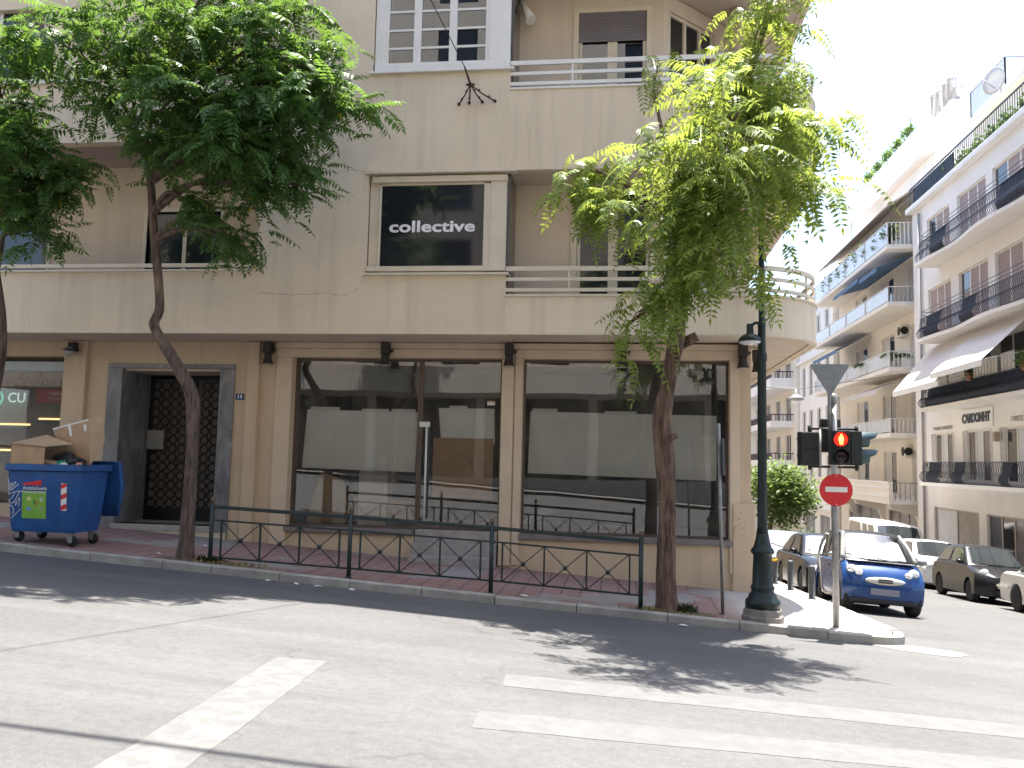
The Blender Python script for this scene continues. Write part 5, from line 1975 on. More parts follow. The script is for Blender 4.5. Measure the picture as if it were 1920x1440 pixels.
# white appliance and carton inside the left window
bx = empty('storage_box', (-4.85, 17.0, 0.15), 'white cabinet standing inside the left shop window', 'cabinet')
mb = MB()
mb.box(-5.2, -4.6, 16.7, 17.2, 0.15, 1.75)
mb.build('cabinet', M_WHITE, bx, bevel=0.02)
mb = MB()
mb.box(-5.15, -4.65, 16.685, 16.698, 0.9, 1.7)
mb.build('cabinet_door', M_WHITE, bx)

# ================================================================== VEHICLES
def car_paint(name, col, metal=0.3, rough=0.3):
    if max(col) < 0.03:
        return mat(name, col, 0.22, metal=0.0, var=0.1, vs=2, spec=0.3, coat=0.0)
    return mat(name, col, rough, metal=metal * 0.5, var=0.05, vs=2, spec=0.35, coat=0.45)


M_CARGL = mat('car_glass', (0.03, 0.036, 0.04), 0.03, var=0.2, vs=1.5, spec=0.9, coat=0.5)
M_CARGLC = glass_mat('car_glass_clear', (0.62, 0.68, 0.68), 0.0, 3.2)
M_INT = mat('car_interior', (0.16, 0.16, 0.165), 0.8)
M_SHADE = mat('sun_shade', (0.46, 0.5, 0.52), 0.4, metal=0.3, var=0.25, vs=5)
M_PLAST = mat('black_plastic', (0.018, 0.018, 0.019), 0.6)
M_PLATE = mat('licence_plate', (0.2, 0.205, 0.24), 0.5, var=0.12, vs=9)
M_HLIGHT = mat('headlight', (0.78, 0.8, 0.82), 0.1, metal=0.4, var=0.2, vs=20, spec=0.9)
M_TAIL = mat('tail_light', (0.35, 0.02, 0.02), 0.2)


def arch(xc, r, z0, n=9):
    a0 = math.asin(min(0.95, max(-0.95, (z0 - r * 0.92) / r)))
    return [(xc + r * math.cos(a), r * 0.92 + r * math.sin(a)) for a in [math.pi - a0 - (math.pi - 2 * a0) * k / n for k in range(n + 1)]]


def body_mesh(prof, Wd, Lh, front_round, rear_round, z_tuck=0.02):
    """prof: closed side outline (x,z); sliced across the width with plan rounding"""
    mb = MB()
    ts = [-1, -0.985, -0.94, -0.85, -0.65, -0.35, 0, 0.35, 0.65, 0.85, 0.94, 0.985, 1]
    n = len(prof)
    zmax = max(z for _, z in prof)
    vs = []
    for t in ts:
        at = abs(t)
        for (x, z) in prof:
            fr = max(0, x / Lh)
            rr_ = max(0, -x / Lh)
            xx = x - front_round * (at ** 3) * fr ** 3 + rear_round * (at ** 3) * rr_ ** 3
            zz = z - (0.055 * max(0, (at - 0.8) / 0.2) ** 2 if z > zmax * 0.72 else 0) + (0.03 * max(0, (at - 0.9) / 0.1) ** 2 if z < 0.3 else 0)
            bulge = 1 - 0.045 * abs((z - zmax * 0.55) / (zmax * 0.55)) ** 2
            yy = t * Wd / 2 * (bulge if at > 0.9 else 1)
            if at > 0.98:
                yy = t * Wd / 2 * bulge
            vs.append((xx, yy, zz))
    fs = []
    for k in range(len(ts) - 1):
        for i in range(n):
            j = (i + 1) % n
            fs.append((k * n + i, k * n + j, (k + 1) * n + j, (k + 1) * n + i))
    fs.append(tuple(range(n)))
    fs.append(tuple((len(ts) - 1) * n + i for i in reversed(range(n))))
    mb.add(vs, fs, True)
    return mb


def wheel(parent, x, y, r, w, side, rim=M_RIM, spokes=7):
    Mx = Matrix.Rotation(rad(90), 3, 'X')
    t = MB()
    t.lathe([(r * 0.62, -w / 2), (r * 0.9, -w / 2), (r * 0.985, -w * 0.38), (r, -w * 0.2), (r, w * 0.2), (r * 0.985, w * 0.38), (r * 0.9, w / 2), (r * 0.62, w / 2)], (x, y, r), 28, M=Mx)
    o = t.build('wheel', M_TYRE, parent, local=True)
    m = MB()
    yo = y + side * w * 0.36
    m.lathe([(0.01, 0.0), (r * 0.3, 0.0), (r * 0.6, 0.0), (r * 0.64, 0.0)], (x, y + side * w * 0.2, r), 20, M=Mx)
    m.build('rim_back', M_PLAST, o, local=True)
    m = MB()
    ring = [(x + r * 0.63 * math.cos(a), yo, r + r * 0.63 * math.sin(a)) for a in [2 * math.pi * k / 24 for k in range(25)]]
    m.tube(ring, r * 0.05, 6, caps=False)
    m.ell((x, yo, r), (r * 0.14, 0.02, r * 0.14), 12, 6)
    for k in range(spokes):
        a = 2 * math.pi * k / spokes
        m.bar((x + r * 0.08 * math.cos(a), yo, r + r * 0.08 * math.sin(a)), (x + r * 0.61 * math.cos(a), yo, r + r * 0.61 * math.sin(a)), r * 0.15, 0.02, up=(0, 1, 0))
    m.build('rim', rim, o, local=True)
    return o


def glass_quad(pts, parent, name, m, d=0.012, inset=(0.06, 0.06), round_=True):
    """inset rounded pane just proud of the quad pts (a,b,c,d counter-clockwise seen from outside)"""
    a, b, c, e = [Vector(p) for p in pts]
    nrm = (b - a).cross(e - a).normalized()

    def Q(u, v):
        return a.lerp(b, u).lerp(e.lerp(c, u), v) + nrm * d
    u0, v0 = inset
    poly = []
    ru, rv = 0.08, 0.1
    for (cu, cv, a0) in ((1 - u0 - ru, 1 - v0 - rv, 0), (u0 + ru, 1 - v0 - rv, 90), (u0 + ru, v0 + rv, 180), (1 - u0 - ru, v0 + rv, 270)):
        for k in range(5):
            an = rad(a0 + 90 * k / 4)
            poly.append(Q(cu + ru * math.cos(an), cv + rv * math.sin(an)))
    mb = MB()
    mb.add(poly, [tuple(range(len(poly)))])
    return mb.build(name, m, parent, local=True)


def place(o, x, y, heading):
    """stand a vehicle on the sloping road; heading = direction its nose points to (unit xy)"""
    h = Vector((heading[0], heading[1], 0)).normalized()
    l = Vector((-h.y, h.x, 0))
    e = 1.0
    hz = (g(x + h.x * e, y + h.y * e) - g(x - h.x * e, y - h.y * e)) / (2 * e)
    lz = (g(x + l.x * e, y + l.y * e) - g(x - l.x * e, y - l.y * e)) / (2 * e)
    F = Vector((h.x, h.y, hz)).normalized()
    Lf = Vector((l.x, l.y, lz))
    Up = F.cross(Lf).normalized()
    Lf = Up.cross(F)
    m = Matrix((F, Lf, Up)).transposed().to_4x4()
    m.translation = Vector((x, y, g(x, y) + 0.002))
    o.matrix_world = m


def make_car(name, label, cat, paint, P, x, y, heading):
    t = empty(name, (0, 0, 0), label, cat)
    L, Wd = P['L'], P['W']
    Lh = L / 2
    wr, wf, wb_ = P['wr'], P['wf'], P['wb']
    zc = P.get('clear', 0.19)
    top = P['top']          # list of (x,z) from front to rear along the upper outline of the lower body
    prof = []
    prof += [(Lh - 0.05, zc + 0.03)]
    prof += top
    prof += [(-Lh + 0.06, zc + 0.06)]
    prof += [(-wb_ - wr * 1.16, zc)] + arch(-wb_, wr * 1.13, zc)[0:] + [(-wb_ + wr * 1.16, zc)]
    prof += [(wf - wr * 1.16, zc - 0.01)] + arch(wf, wr * 1.13, zc)[0:] + [(wf + wr * 1.16, zc)]
    prof = prof[::-1]
    mb = body_mesh(prof, Wd, Lh, P.get('fr', 0.22), P.get('rr', 0.15))
    body = fix_normals(mb.build('body', paint, t, local=True))
    smooth_by_angle(body, 38)
    # cabin
    (xa, za), (xb, zb), (xc, zc2), (xd, zd) = P['cab']
    wl, wu = Wd / 2 * 0.94, Wd / 2 * P.get('tumble', 0.74)
    roofm = P.get('roof', paint)
    C = {}
    for s in (-1, 1):
        C[s] = [Vector((xa, s * wl, za)), Vector((xb, s * wu, zb)), Vector((xc, s * wu, zc2)), Vector((xd, s * wl * 0.96, zd))]
    mb = MB()
    rows = []
    for (i, f) in ((0, 0), (1, 1), (2, 1), (3, 0)):
        l_, r_ = C[1][i], C[-1][i]
        row = []
        for k in range(9):
            u = k / 8
            p = l_.lerp(r_, u)
            b = 4 * u * (1 - u)
            p.z += 0.035 * b * f
            if i == 0:
                p.x += P.get('wcurve', 0.10) * b
            if i == 1:
                p.x += 0.07 * b
            if i == 3:
                p.x -= 0.06 * b
            row.append(p)
        rows.append(row)
    mid = [rows[1][k].lerp(rows[2][k], 0.5) + Vector((0, 0, 0.03)) for k in range(9)]
    rows = [rows[0], rows[1], mid, rows[2], rows[3]]
    vs = [p for r in rows for p in r]
    fs = [(i * 9 + k, i * 9 + k + 1, (i + 1) * 9 + k + 1, (i + 1) * 9 + k) for i in range(4) for k in range(8)]
    fs += [(0, 9, 18, 27, 36), (8, 44, 35, 26, 17)]
    mb.add(vs, fs, True)
    cab = fix_normals(mb.build('cabin', roofm, t, local=True, bevel=P.get('cbev', 0.045)))
    gm = P.get('glass', M_CARGL)
    # windscreen follows the curved face
    def strip(rowA, rowB, name, u0, u1, v0, v1, d):
        mb = MB()
        vs = []
        nn_ = 10
        cA = [rowA[0].lerp(rowA[0], 0)]
        def at(row, u):
            q = u * 8
            i = min(7, int(q))
            return row[i].lerp(row[i + 1], q - i)
        c0, c1 = at(rowA, .5), at(rowB, .5)
        out = (c1 - c0).cross(Vector((0, 1, 0))).normalized()
        if out.x * c0.x < 0 and abs(out.x) > 0.3:
            out = -out
        for k in range(nn_ + 1):
            u = u0 + (u1 - u0) * k / nn_
            a_, b_ = at(rowA, u), at(rowB, u)
            e0 = 0.03 if k in (0, nn_) else 0
            vs += [a_.lerp(b_, v0 + e0) + out * d, a_.lerp(b_, v1 - e0) + out * d]
        mb.add(vs, [(2 * k, 2 * k + 2, 2 * k + 3, 2 * k + 1) for k in range(nn_)], True)
        return fix_normals(mb.build(name, gm, t, local=True))
    ws = strip(rows[0], rows[1], 'windscreen', 0.06, 0.94, 0.06, 0.93, 0.012)
    if P.get('shade'):
        mb = MB()
        def at2(row, u):
            q = u * 8
            i = min(7, int(q))
            return row[i].lerp(row[i + 1], q - i)
        vs = []
        out = Vector((0.5, 0, 0.8)).normalized()
        for k in range(9):
            u = 0.14 + 0.72 * k / 8
            a_, b_ = at2(rows[0], u), at2(rows[1], u)
            vs += [a_.lerp(b_, 0.1) + out * 0.0165, a_.lerp(b_, 0.68 + 0.06 * math.sin(k * 1.6)) + out * 0.0165]
        mb.add(vs, [(2 * k, 2 * k + 2, 2 * k + 3, 2 * k + 1) for k in range(8)], True)
        fix_normals(mb.build('sun_shade', M_SHADE, ws, local=True))
    strip(rows[3], rows[4], 'rear_window', 0.1, 0.9, 0.1, 0.85, 0.012)
    for s in (-1, 1):
        a, b, c, e = C[s]
        sp = P.get('split', [0.52])
        base0, base1, t0, t1 = a, e, b, c
        cuts = [0.0] + sp + [1.0]
        for q0, q1 in zip(cuts, cuts[1:]):
            quad = [base0.lerp(base1, q0), base0.lerp(base1, q1), t0.lerp(t1, q1), t0.lerp(t1, q0)]
            if s == 1:
                quad = [quad[1], quad[0], quad[3], quad[2]]
            quad_ = quad if s == -1 else quad
            a_, b_, c_, e_ = [Vector(p) for p in quad_]
            nr = (b_ - a_).cross(e_ - a_)
            if nr.y * s < 0:
                quad_ = [b_, a_, e_, c_]
            glass_quad(quad_, t, 'side_window', M_CARGL, 0.012, (0.09, 0.1))
        # mirror
        mx, mz = xa - 0.12, za + 0.07
        mb = MB()
        mb.ell((mx, s * (Wd / 2 + 0.09), mz), (0.07, 0.1, 0.065), 12, 8)
        mb.tube([(mx, s * (wl - 0.02), mz - 0.05), (mx, s * (Wd / 2 + 0.05), mz - 0.02)], 0.02, 6)
        mb.build('mirror', P.get('mirror', paint), t, local=True)
        # door seams and handle
        yb = Wd / 2 * 0.99
        mb = MB()
        mb.box(-0.18, -0.02, s * yb - 0.012, s * yb + 0.014, za - 0.16, za - 0.13)
        mb.build('door_handle', P.get('handle', paint), t, local=True)
        for (wx) in (wf, -wb_):
            wheel(t, wx, s * (Wd / 2 - P.get('wi', 0.115)), wr, 0.19, s, P.get('rim', M_RIM), P.get('spokes', 7))
        # front lights
        hx, hy, hz, ra, rb, rc = P['lamp']
        mb = MB()
        mb.ell((hx, s * hy, hz), (ra, rb, rc), 16, 10, M=Matrix.Rotation(rad(-s * P.get('lampyaw', 20)), 3, 'Z') @ Matrix.Rotation(rad(s * P.get('lamproll', -12)), 3, 'X'))
        if P.get('lamp2'):
            q = P['lamp2']
            mb.ell((q[0], s * q[1], q[2]), (q[3], q[4], q[5]), 14, 8)
        mb.build('headlight', M_HLIGHT, t, local=True)
        tx_, ty_, tz_ = P['tail']
        mb = MB()
        mb.ell((tx_, s * ty_, tz_), (0.06, 0.13, 0.08), 12, 8)
        mb.build('tail_light', M_TAIL, t, local=True)
    fx_ = Lh
    mb = MB()
    mb.box(fx_ - 0.1, fx_ + 0.012, -0.26, 0.26, P['plate'] - 0.06, P['plate'] + 0.06)
    mb.build('front_plate', M_PLATE, t, local=True)
    mb = MB()
    mb.box(-fx_ - 0.012, -fx_ + 0.1, -0.26, 0.26, P['plate'] + 0.1, P['plate'] + 0.21)
    mb.build('rear_plate', M_PLATE, t, local=True)
    for (gx0, gy, gz0, gz1, gm_) in P.get('grilles', []):
        mb = MB()
        mb.box(fx_ - 0.2, fx_ + gx0, -gy, gy, gz0, gz1)
        mb.build('grille', gm_, t, local=True, bevel=0.02)
    # wipers
    mb = MB()
    for s in (0.1, 0.55):
        q = Vector((xa + 0.02 + P.get('wcurve', .1) * 0.8, s * 0.9 - 0.35, za + 0.03))
        mb.tube([q, q + Vector((-0.05, -0.38, 0.1))], 0.012, 5)
    mb.build('wiper', M_PLAST, t, local=True)
    if P.get('extra'):
        P['extra'](t)
    place(t, x, y, heading)
    return t


TOWARD = (0, -1)
AWAY = (0, 1)
# ---- little blue two seater
p_blue = car_paint('paint_blue', (0.008, 0.046, 0.17), 0.35, 0.28)
p_silv = car_paint('paint_silver', (0.24, 0.24, 0.235), 0.6, 0.35)


def blue_extra(t):
    # silver safety cell: A-pillar, sill and rear arch along each flank
    for s in (-1, 1):
        mb = MB()
        y = s * 0.735
        mb.tube(catmull([(0.82, s * 0.70, 0.98), (0.62, s * 0.735, 0.8), (0.45, s * 0.738, 0.45), (0.28, s * 0.738, 0.28), (-0.2, s * 0.738, 0.24), (-0.5, s * 0.738, 0.32), (-0.72, s * 0.738, 0.62), (-0.95, s * 0.745, 0.95), (-1.0, s * 0.70, 1.2), (-0.85, s * 0.62, 1.45)], 5), 0.035, 8)
        mb.build('silver_cell', p_silv, t, local=True)
        mb = MB()
        mb.tube(catmull([(0.80, s * 0.69, 0.99), (0.50, s * 0.62, 1.28), (0.18, s * 0.54, 1.5)], 5), 0.045, 8)
        mb.build('windscreen_pillar', p_silv, t, local=True)
    mb = MB()
    mb.lathe([(0.01, 0.03), (0.33, 0.03), (0.37, 0.0), (0.33, -0.03), (0.01, -0.03)], (1.235, 0, 0.635), 24, M=Matrix(((0, 0, 1), (1, 0, 0), (0, 0.20, 0))))
    gr = mb.build('silver_grille', mat('grille_silver', (0.55, 0.55, 0.5), 0.35, metal=0.3), t, local=True)
    for z in (0.612, 0.655):
        mb = MB()
        mb.box(1.25, 1.275, -0.13, 0.13, z - 0.013, z + 0.013)
        mb.build('grille_slot', M_PLAST, gr, local=True)
    mb = MB()
    mb.box(0.78, 1.0, -0.62, 0.62, 0.975, 0.985)
    mb.build('cowl', mat('cowl_grey', (0.45, 0.44, 0.43), 0.5), t, local=True)
    mb = MB()
    mb.box(0.9, 1.235, -0.6, 0.6, 0.2, 0.3)
    mb.build('lower_bumper', M_PLAST, t, local=True, bevel=0.04)


make_car('small_car', 'small blue and silver two seater car parked nose towards the crossing', 'car', p_blue, dict(
    L=2.5, W=1.51, wr=0.285, wf=0.86, wb=0.93, clear=0.2, fr=0.13, rr=0.12,
    top=[(1.22, 0.32), (1.25, 0.48), (1.22, 0.66), (1.13, 0.80), (0.98, 0.93), (0.80, 0.98), (0.4, 0.98), (-0.2, 0.99), (-0.8, 0.99), (-1.12, 0.97), (-1.22, 0.8), (-1.25, 0.5)],
    cab=((0.80, 0.97), (0.22, 1.50), (-0.78, 1.53), (-1.12, 0.95)), tumble=0.78, roof=car_paint('paint_roof_black', (0.02, 0.021, 0.024), 0.2, 0.35), wcurve=0.14,
    glass=M_CARGLC, shade=True, split=[0.62], lamp=(1.05, 0.575, 0.815, 0.10, 0.10, 0.085), lamp2=(1.13, 0.455, 0.765, 0.06, 0.075, 0.064), lampyaw=28, mirror=p_silv, tail=(-1.18, 0.6, 0.8), plate=0.43, extra=blue_extra, wi=0.135, spokes=6, rim=mat('rim_warm', (0.45, 0.42, 0.38), 0.4, metal=0.5)), 5.0, 18.5, TOWARD)

sedan = dict(L=4.3, W=1.72, wr=0.31, wf=1.32, wb=1.22, clear=0.18,
             top=[(2.12, 0.34), (2.15, 0.52), (2.10, 0.66), (1.95, 0.74), (1.5, 0.86), (0.95, 0.93), (0.0, 0.93), (-1.2, 0.95), (-1.85, 0.96), (-2.08, 0.9), (-2.14, 0.6), (-2.12, 0.4)],
             cab=((1.0, 0.91), (0.25, 1.38), (-0.85, 1.38), (-1.65, 0.95)), lamp=(1.96, 0.62, 0.66, 0.13, 0.17, 0.075), tail=(-2.08, 0.66, 0.75), plate=0.42,
             grilles=[(-0.01, 0.36, 0.55, 0.64, M_PLAST), (-0.02, 0.55, 0.26, 0.34, M_PLAST)], spokes=6)
make_car('sedan_car', 'glossy black sedan parked behind the blue two seater', 'car', car_paint('paint_black', (0.008, 0.009, 0.011), 0.2, 0.2), dict(sedan, glass=M_CARGLC, shade=True), 5.0, 22.05, TOWARD)
make_car('sedan_car', 'silver blue car parked behind the black sedan, half hidden by the lamp post', 'car', car_paint('paint_greyblue', (0.22, 0.25, 0.29), 0.6, 0.28), dict(sedan, L=4.4, glass=M_CARGLC), 5.05, 27.4, TOWARD)

hatch = dict(L=3.6, W=1.63, wr=0.30, wf=1.12, wb=1.12, clear=0.18, fr=0.32,
             top=[(1.76, 0.34), (1.80, 0.52), (1.74, 0.7), (1.52, 0.84), (1.1, 0.95), (0.75, 1.0), (0.0, 1.0), (-1.2, 1.02), (-1.7, 0.98), (-1.78, 0.7), (-1.78, 0.42)],
             cab=((0.85, 0.97), (0.2, 1.47), (-0.95, 1.46), (-1.6, 0.98)), lamp=(1.46, 0.55, 0.80, 0.1, 0.12, 0.10), lamp2=(1.61, 0.50, 0.60, 0.07, 0.08, 0.04), tail=(-1.72, 0.62, 0.8), plate=0.42, grilles=[(-0.01, 0.4, 0.25, 0.36, M_PLAST)], spokes=5,
             rim=mat('rim_dark', (0.2, 0.2, 0.2), 0.4, metal=0.6))
make_car('hatchback_car', 'small black hatchback parked across the side street', 'car', car_paint('paint_black2', (0.016, 0.016, 0.018), 0.3, 0.25), hatch, 10.2, 26.0, TOWARD)
suv = dict(sedan, L=4.3, W=1.8, wr=0.33, top=[(2.1, 0.36), (2.15, 0.56), (2.1, 0.74), (1.95, 0.86), (1.5, 0.98), (0.95, 1.04), (0.0, 1.05), (-1.2, 1.07), (-1.95, 1.05), (-2.1, 0.9), (-2.14, 0.6), (-2.12, 0.4)],
           cab=((1.0, 1.01), (0.3, 1.52), (-1.2, 1.52), (-1.9, 1.04)), lamp=(1.95, 0.64, 0.78, 0.14, 0.17, 0.08))
make_car('hatchback_car', 'white hatchback parked behind the small black one', 'car', car_paint('paint_white', (0.74, 0.74, 0.72), 0.0, 0.3), dict(suv, grilles=[(-0.01, 0.5, 0.26, 0.42, M_PLAST)]), 10.6, 31.4, TOWARD)
old = dict(sedan, L=4.5, W=1.72, wr=0.31, wf=1.38, wb=1.28, fr=0.12, rr=0.1,
           top=[(2.18, 0.36), (2.24, 0.52), (2.2, 0.68), (2.1, 0.74), (1.5, 0.84), (1.0, 0.90), (0.0, 0.90), (-1.4, 0.92), (-2.1, 0.93), (-2.22, 0.86), (-2.24, 0.6), (-2.2, 0.4)],
           cab=((0.95, 0.88), (0.3, 1.36), (-0.85, 1.36), (-1.45, 0.92)), tail=(-2.2, 0.62, 0.72))


def old_extra(t):
    for s in (-1, 1):
        mb = MB()
        mb.box(-2.27, -1.62, s * 0.86 - 0.03, s * 0.86 + 0.02, 0.52, 0.58)
        mb.build('bumper_strip', M_CHROME, t, local=True, bevel=0.01)
    mb = MB()
    mb.box(-2.30, -2.2, -0.84, 0.84, 0.46, 0.6)
    mb.build('rear_bumper', M_CHROME, t, local=True, bevel=0.02)


make_car('sedan_car', 'pale silver older sedan cut off by the right edge, boot towards the hatchback', 'car', car_paint('paint_palesilver', (0.56, 0.56, 0.54), 0.3, 0.35), dict(old, extra=old_extra), 10.36, 21.1, TOWARD)

# ---- white panel van
p_van = car_paint('paint_van', (0.76, 0.76, 0.75), 0.0, 0.35)
van = dict(L=5.2, W=1.95, wr=0.34, wf=1.65, wb=1.6, clear=0.25, fr=0.2, rr=0.03,
           top=[(2.5, 0.45), (2.58, 0.7), (2.5, 0.95), (2.2, 1.15), (1.95, 1.22), (0.5, 1.22), (-2.0, 1.22), (-2.56, 1.22), (-2.58, 0.5)],
           cab=((2.0, 1.2), (1.35, 2.05), (-2.45, 2.3), (-2.56, 1.2)), tumble=0.88, lamp=(2.3, 0.75, 0.95, 0.12, 0.15, 0.14), tail=(-2.57, 0.85, 1.1), plate=0.55, split=[0.24, 0.45], grilles=[(-0.04, 0.6, 0.75, 0.95, M_PLAST)], cbev=0.09)
make_car('panel_van', 'white high roofed van behind the white hatchback', 'van', p_van, van, 10.7, 36.8, TOWARD)

# ================================================================== SIDE STREET BUILDINGS
M_WH1 = mat('render_white', (0.80, 0.775, 0.74), 0.9, var=0.05, vs=0.6, bump=0.1, bs=80, streak=0.2, dirt=(0.6, 0.57, 0.53))
M_WH2 = mat('render_cream', (0.80, 0.755, 0.68), 0.9, var=0.05, vs=0.6, bump=0.1, bs=80, streak=0.18, dirt=(0.6, 0.55, 0.48))
M_WH3 = mat('render_bright', (0.82, 0.81, 0.79), 0.9, var=0.04, vs=0.6, streak=0.15)
M_SHUT = mat('shutter_rose', (0.34, 0.265, 0.25), 0.7, var=0.1)
M_SHUTW = mat('shutter_white', (0.60, 0.60, 0.59), 0.6, var=0.05)
M_NAVY = mat('railing_navy', (0.04, 0.05, 0.075), 0.5, var=0.2)
M_FROST = mat('frosted_panel', (0.52, 0.56, 0.6), 0.25, var=0.08, vs=1.5)
M_AWN = mat('awning_canvas', (0.58, 0.55, 0.53), 0.9, var=0.04)
M_AWNB = mat('awning_blue', (0.10, 0.18, 0.30), 0.9, var=0.15)
M_SHOP = mat('shop_dark', (0.12, 0.11, 0.11), 0.25, var=0.5, vs=0.8, spec=0.6)


def win_x(parent, x, ya, yb, za, zb, cols, panem, framem=M_WHITE, mid=None, name='window'):
    """window in a wall facing -x: frame set back 10 cm, panes behind it"""
    f = MB()
    w = 0.07
    xf = x + 0.08
    f.box(xf, xf + 0.06, ya, ya + w, za, zb)
    f.box(xf, xf + 0.06, yb - w, yb, za, zb)
    f.box(xf, xf + 0.06, ya + w, yb - w, zb - w, zb)
    f.box(xf, xf + 0.06, ya + w, yb - w, za, za + w)
    us = [ya + w + (yb - ya - 2 * w) * k / cols for k in range(cols + 1)]
    for u in us[1:-1]:
        f.box(xf + 0.003, xf + 0.057, u - 0.045, u + 0.045, za + w, zb - w)
    o = f.build(name, framem, parent)
    for u, v in zip(us, us[1:]):
        m = MB()
        m.box(xf + 0.025, xf + 0.035, u, v, za + w, zb - w)
        m.build('pane', panem if not isinstance(panem, (list, tuple)) else panem[us.index(u) % len(panem)], o)
    return o


def slats_x(parent, x, ya, yb, za, zb, m, n):
    mb = MB()
    for k in range(n):
        z = za + (zb - za) * k / n
        mb.box(x, x + 0.02, ya, yb, z, z + (zb - za) / n * 0.82)
    return mb.build('roller_shutter', m, parent, kind='stuff')


def belly_rail(parent, xf, ya, yb, zs, h, xw, infill=None):
    """bellied wrought iron balcony railing along the street with returned ends"""
    mb = MB()

    def prof(t):          # outward swell at height fraction t
        return 0.20 * math.sin(math.pi * min(1, t / 0.62)) * (1 - t * 0.5) - 0.03 * t if t < 0.62 else 0.06 * (1 - (t - 0.62) / 0.38) - 0.03 * t
    n = int((yb - ya) / 0.14)
    for k in range(n + 1):
        y = ya + (yb - ya) * k / n
        pts = [(xf - prof(i / 7), y, zs + h * i / 7) for i in range(8)]
        mb.tube(pts, 0.013, 4, caps=False)
    for yy in (ya, yb):
        nn_ = max(2, int((xw - xf) / 0.14))
        for k in range(1, nn_):
            x = xf + (xw - xf) * k / nn_
            sg = -1 if yy == ya else 1
            mb.tube([(x, yy + sg * prof(i / 7), zs + h * i / 7) for i in range(8)], 0.013, 4, caps=False)
    o = mb.build('balusters', M_NAVY, parent, kind='stuff')
    for z, w in ((zs + h, 0.05), (zs + 0.03, 0.03)):
        mb = MB()
        xo = xf - prof((z - zs) / h)
        mb.bar((xo, ya, z), (xo, yb, z), w, 0.03)
        mb.bar((xo, ya, z), (xw, ya, z), w, 0.03)
        mb.build('hand_rail', M_NAVY, parent)
    if infill:
        for (y0, y1) in infill:
            mb = MB()
            pts = []
            for i in range(8):
                pts += [(xf - prof(i / 7) + 0.02, y0, zs + h * i / 7), (xf - prof(i / 7) + 0.02, y1, zs + h * i / 7)]
            mb.add(pts, [(2 * i, 2 * i + 1, 2 * i + 3, 2 * i + 2) for i in range(7)], True)
            mb.build('privacy_screen', M_NAVY, parent)
    return o


# ---------------- building with bellied balconies
A = empty('apartment_building', (16, 32, -3), 'white apartment block with bellied iron balconies across the side street', 'building')
XA = 13.7
a_slabs = [1.0, 4.15, 7.1, 10.45]
wcols = [(37.35, 40.0), (33.7, 36.5), (29.9, 33.1), (26.3, 29.0), (22.5, 25.3)]
hl = []
for (ya, yb) in wcols:
    hl += [(ya, yb, 1.25, 3.25), (ya, yb, 4.4, 6.6), (ya, yb, 7.35, 9.72), (ya, yb, 10.75, 12.95)]
gf = [(35.1, 39.85, -2.2, 0.06), (31.2, 34.4, -2.6, 0.06), (26.0, 30.4, -2.3, 0.06), (22.3, 25.2, -2.2, 0.06)]
mb = wall_holes(MB(), 'x', XA, 0.3, 21.5, 41.9, -4.0, 13.75, hl + gf)
mb.build('facade_wall', M_WH1, A)
mb = MB()
mb.box(XA + 0.02, 22, 21.5, 21.8, -4, 13.7)
mb.box(XA + 0.02, 22, 41.6, 41.898, -4, 13.7)
mb.box(21.8, 22, 21.8, 41.6, -4, 13.7)
mb.build('end_wall', M_WH1, A)
mb = MB()
mb.box(XA - 0.32, 22, 21.3, 41.95, 13.752, 13.98)
mb.build('cornice', M_WH3, A, bevel=0.03)
for j, (ya, yb) in enumerate(wcols):
    for fl, (za, zb) in enumerate(((1.25, 3.25), (4.4, 6.6), (7.35, 9.72), (10.75, 12.95))):
        if fl == 0:
            o = win_x(A, XA, ya + 0.35, yb - 0.35, za, zb, 3, [M_SHOP, M_FROST, M_DGLASS])
            for (p, q) in ((ya, ya + 0.35), (yb - 0.35, yb)):
                slats_x(o, XA + 0.05, p, q, za, zb, M_SHUTW, 24)
        elif fl == 1:
            win_x(A, XA, ya, yb, za, zb, 3, M_DGLASS)
        else:
            o = win_x(A, XA, ya, yb, za, zb, 3, [M_SHUT, M_SHUT, M_DGLASS] if (j + fl) % 2 else [M_SHUT])
for i, zs in enumerate(a_slabs):
    # wavy slab edge
    pts = []
    for k in range(41):
        y = 21.6 + (38.7 - 21.6) * k / 40
        wv = 0.10 * math.sin((38.7 - y) * 1.05 + 0.6) if i > 1 else 0.03 * math.sin(y)
        pts.append((12.75 - wv * (1 if i > 1 else 0.5), y))
    poly = pts + [(XA, 38.7), (XA, 21.6)]
    mb = MB()
    mb.prism(poly, 'z', zs, zs + 0.14)
    o = fix_normals(mb.build('balcony_slab', M_WH1, A))
    if i in (0, 2, 3):
        inf = {0: [(36.6, 37.9), (34.1, 35.2), (30.2, 31.0)], 2: [(36.2, 37.9), (32.8, 34.0)], 3: [(35.5, 37.0), (28.4, 30.6)]}[i]
        belly_rail(A, 12.86, 21.8, 38.6, zs + 0.14, 0.84 if i == 0 else 0.92, XA, inf)
    else:
        belly_rail(A, 12.86, 21.8, 38.6, zs + 0.14, 0.75, XA, [(21.9, 37.9)])
        # white shade boards above the screen
        for k in range(30):
            y = 30.0 + k * 0.26
            if k % 9 == 4:
                continue
            mb = MB()
            mb.box(12.93, 12.96, y, y + 0.2, zs + 0.93, zs + 1.55)
            mb.build('shade_board', M_WHITE, A)
    if i in (2, 3):
        for z in (0.14 + 1.06, 0.14 + 1.22):
            mb = MB()
            mb.tube([(12.9, 21.8, zs + z), (12.9, 38.5, zs + z), (13.65, 38.55, zs + z)], 0.014, 5)
            mb.build('upper_rail', M_NAVY, A)
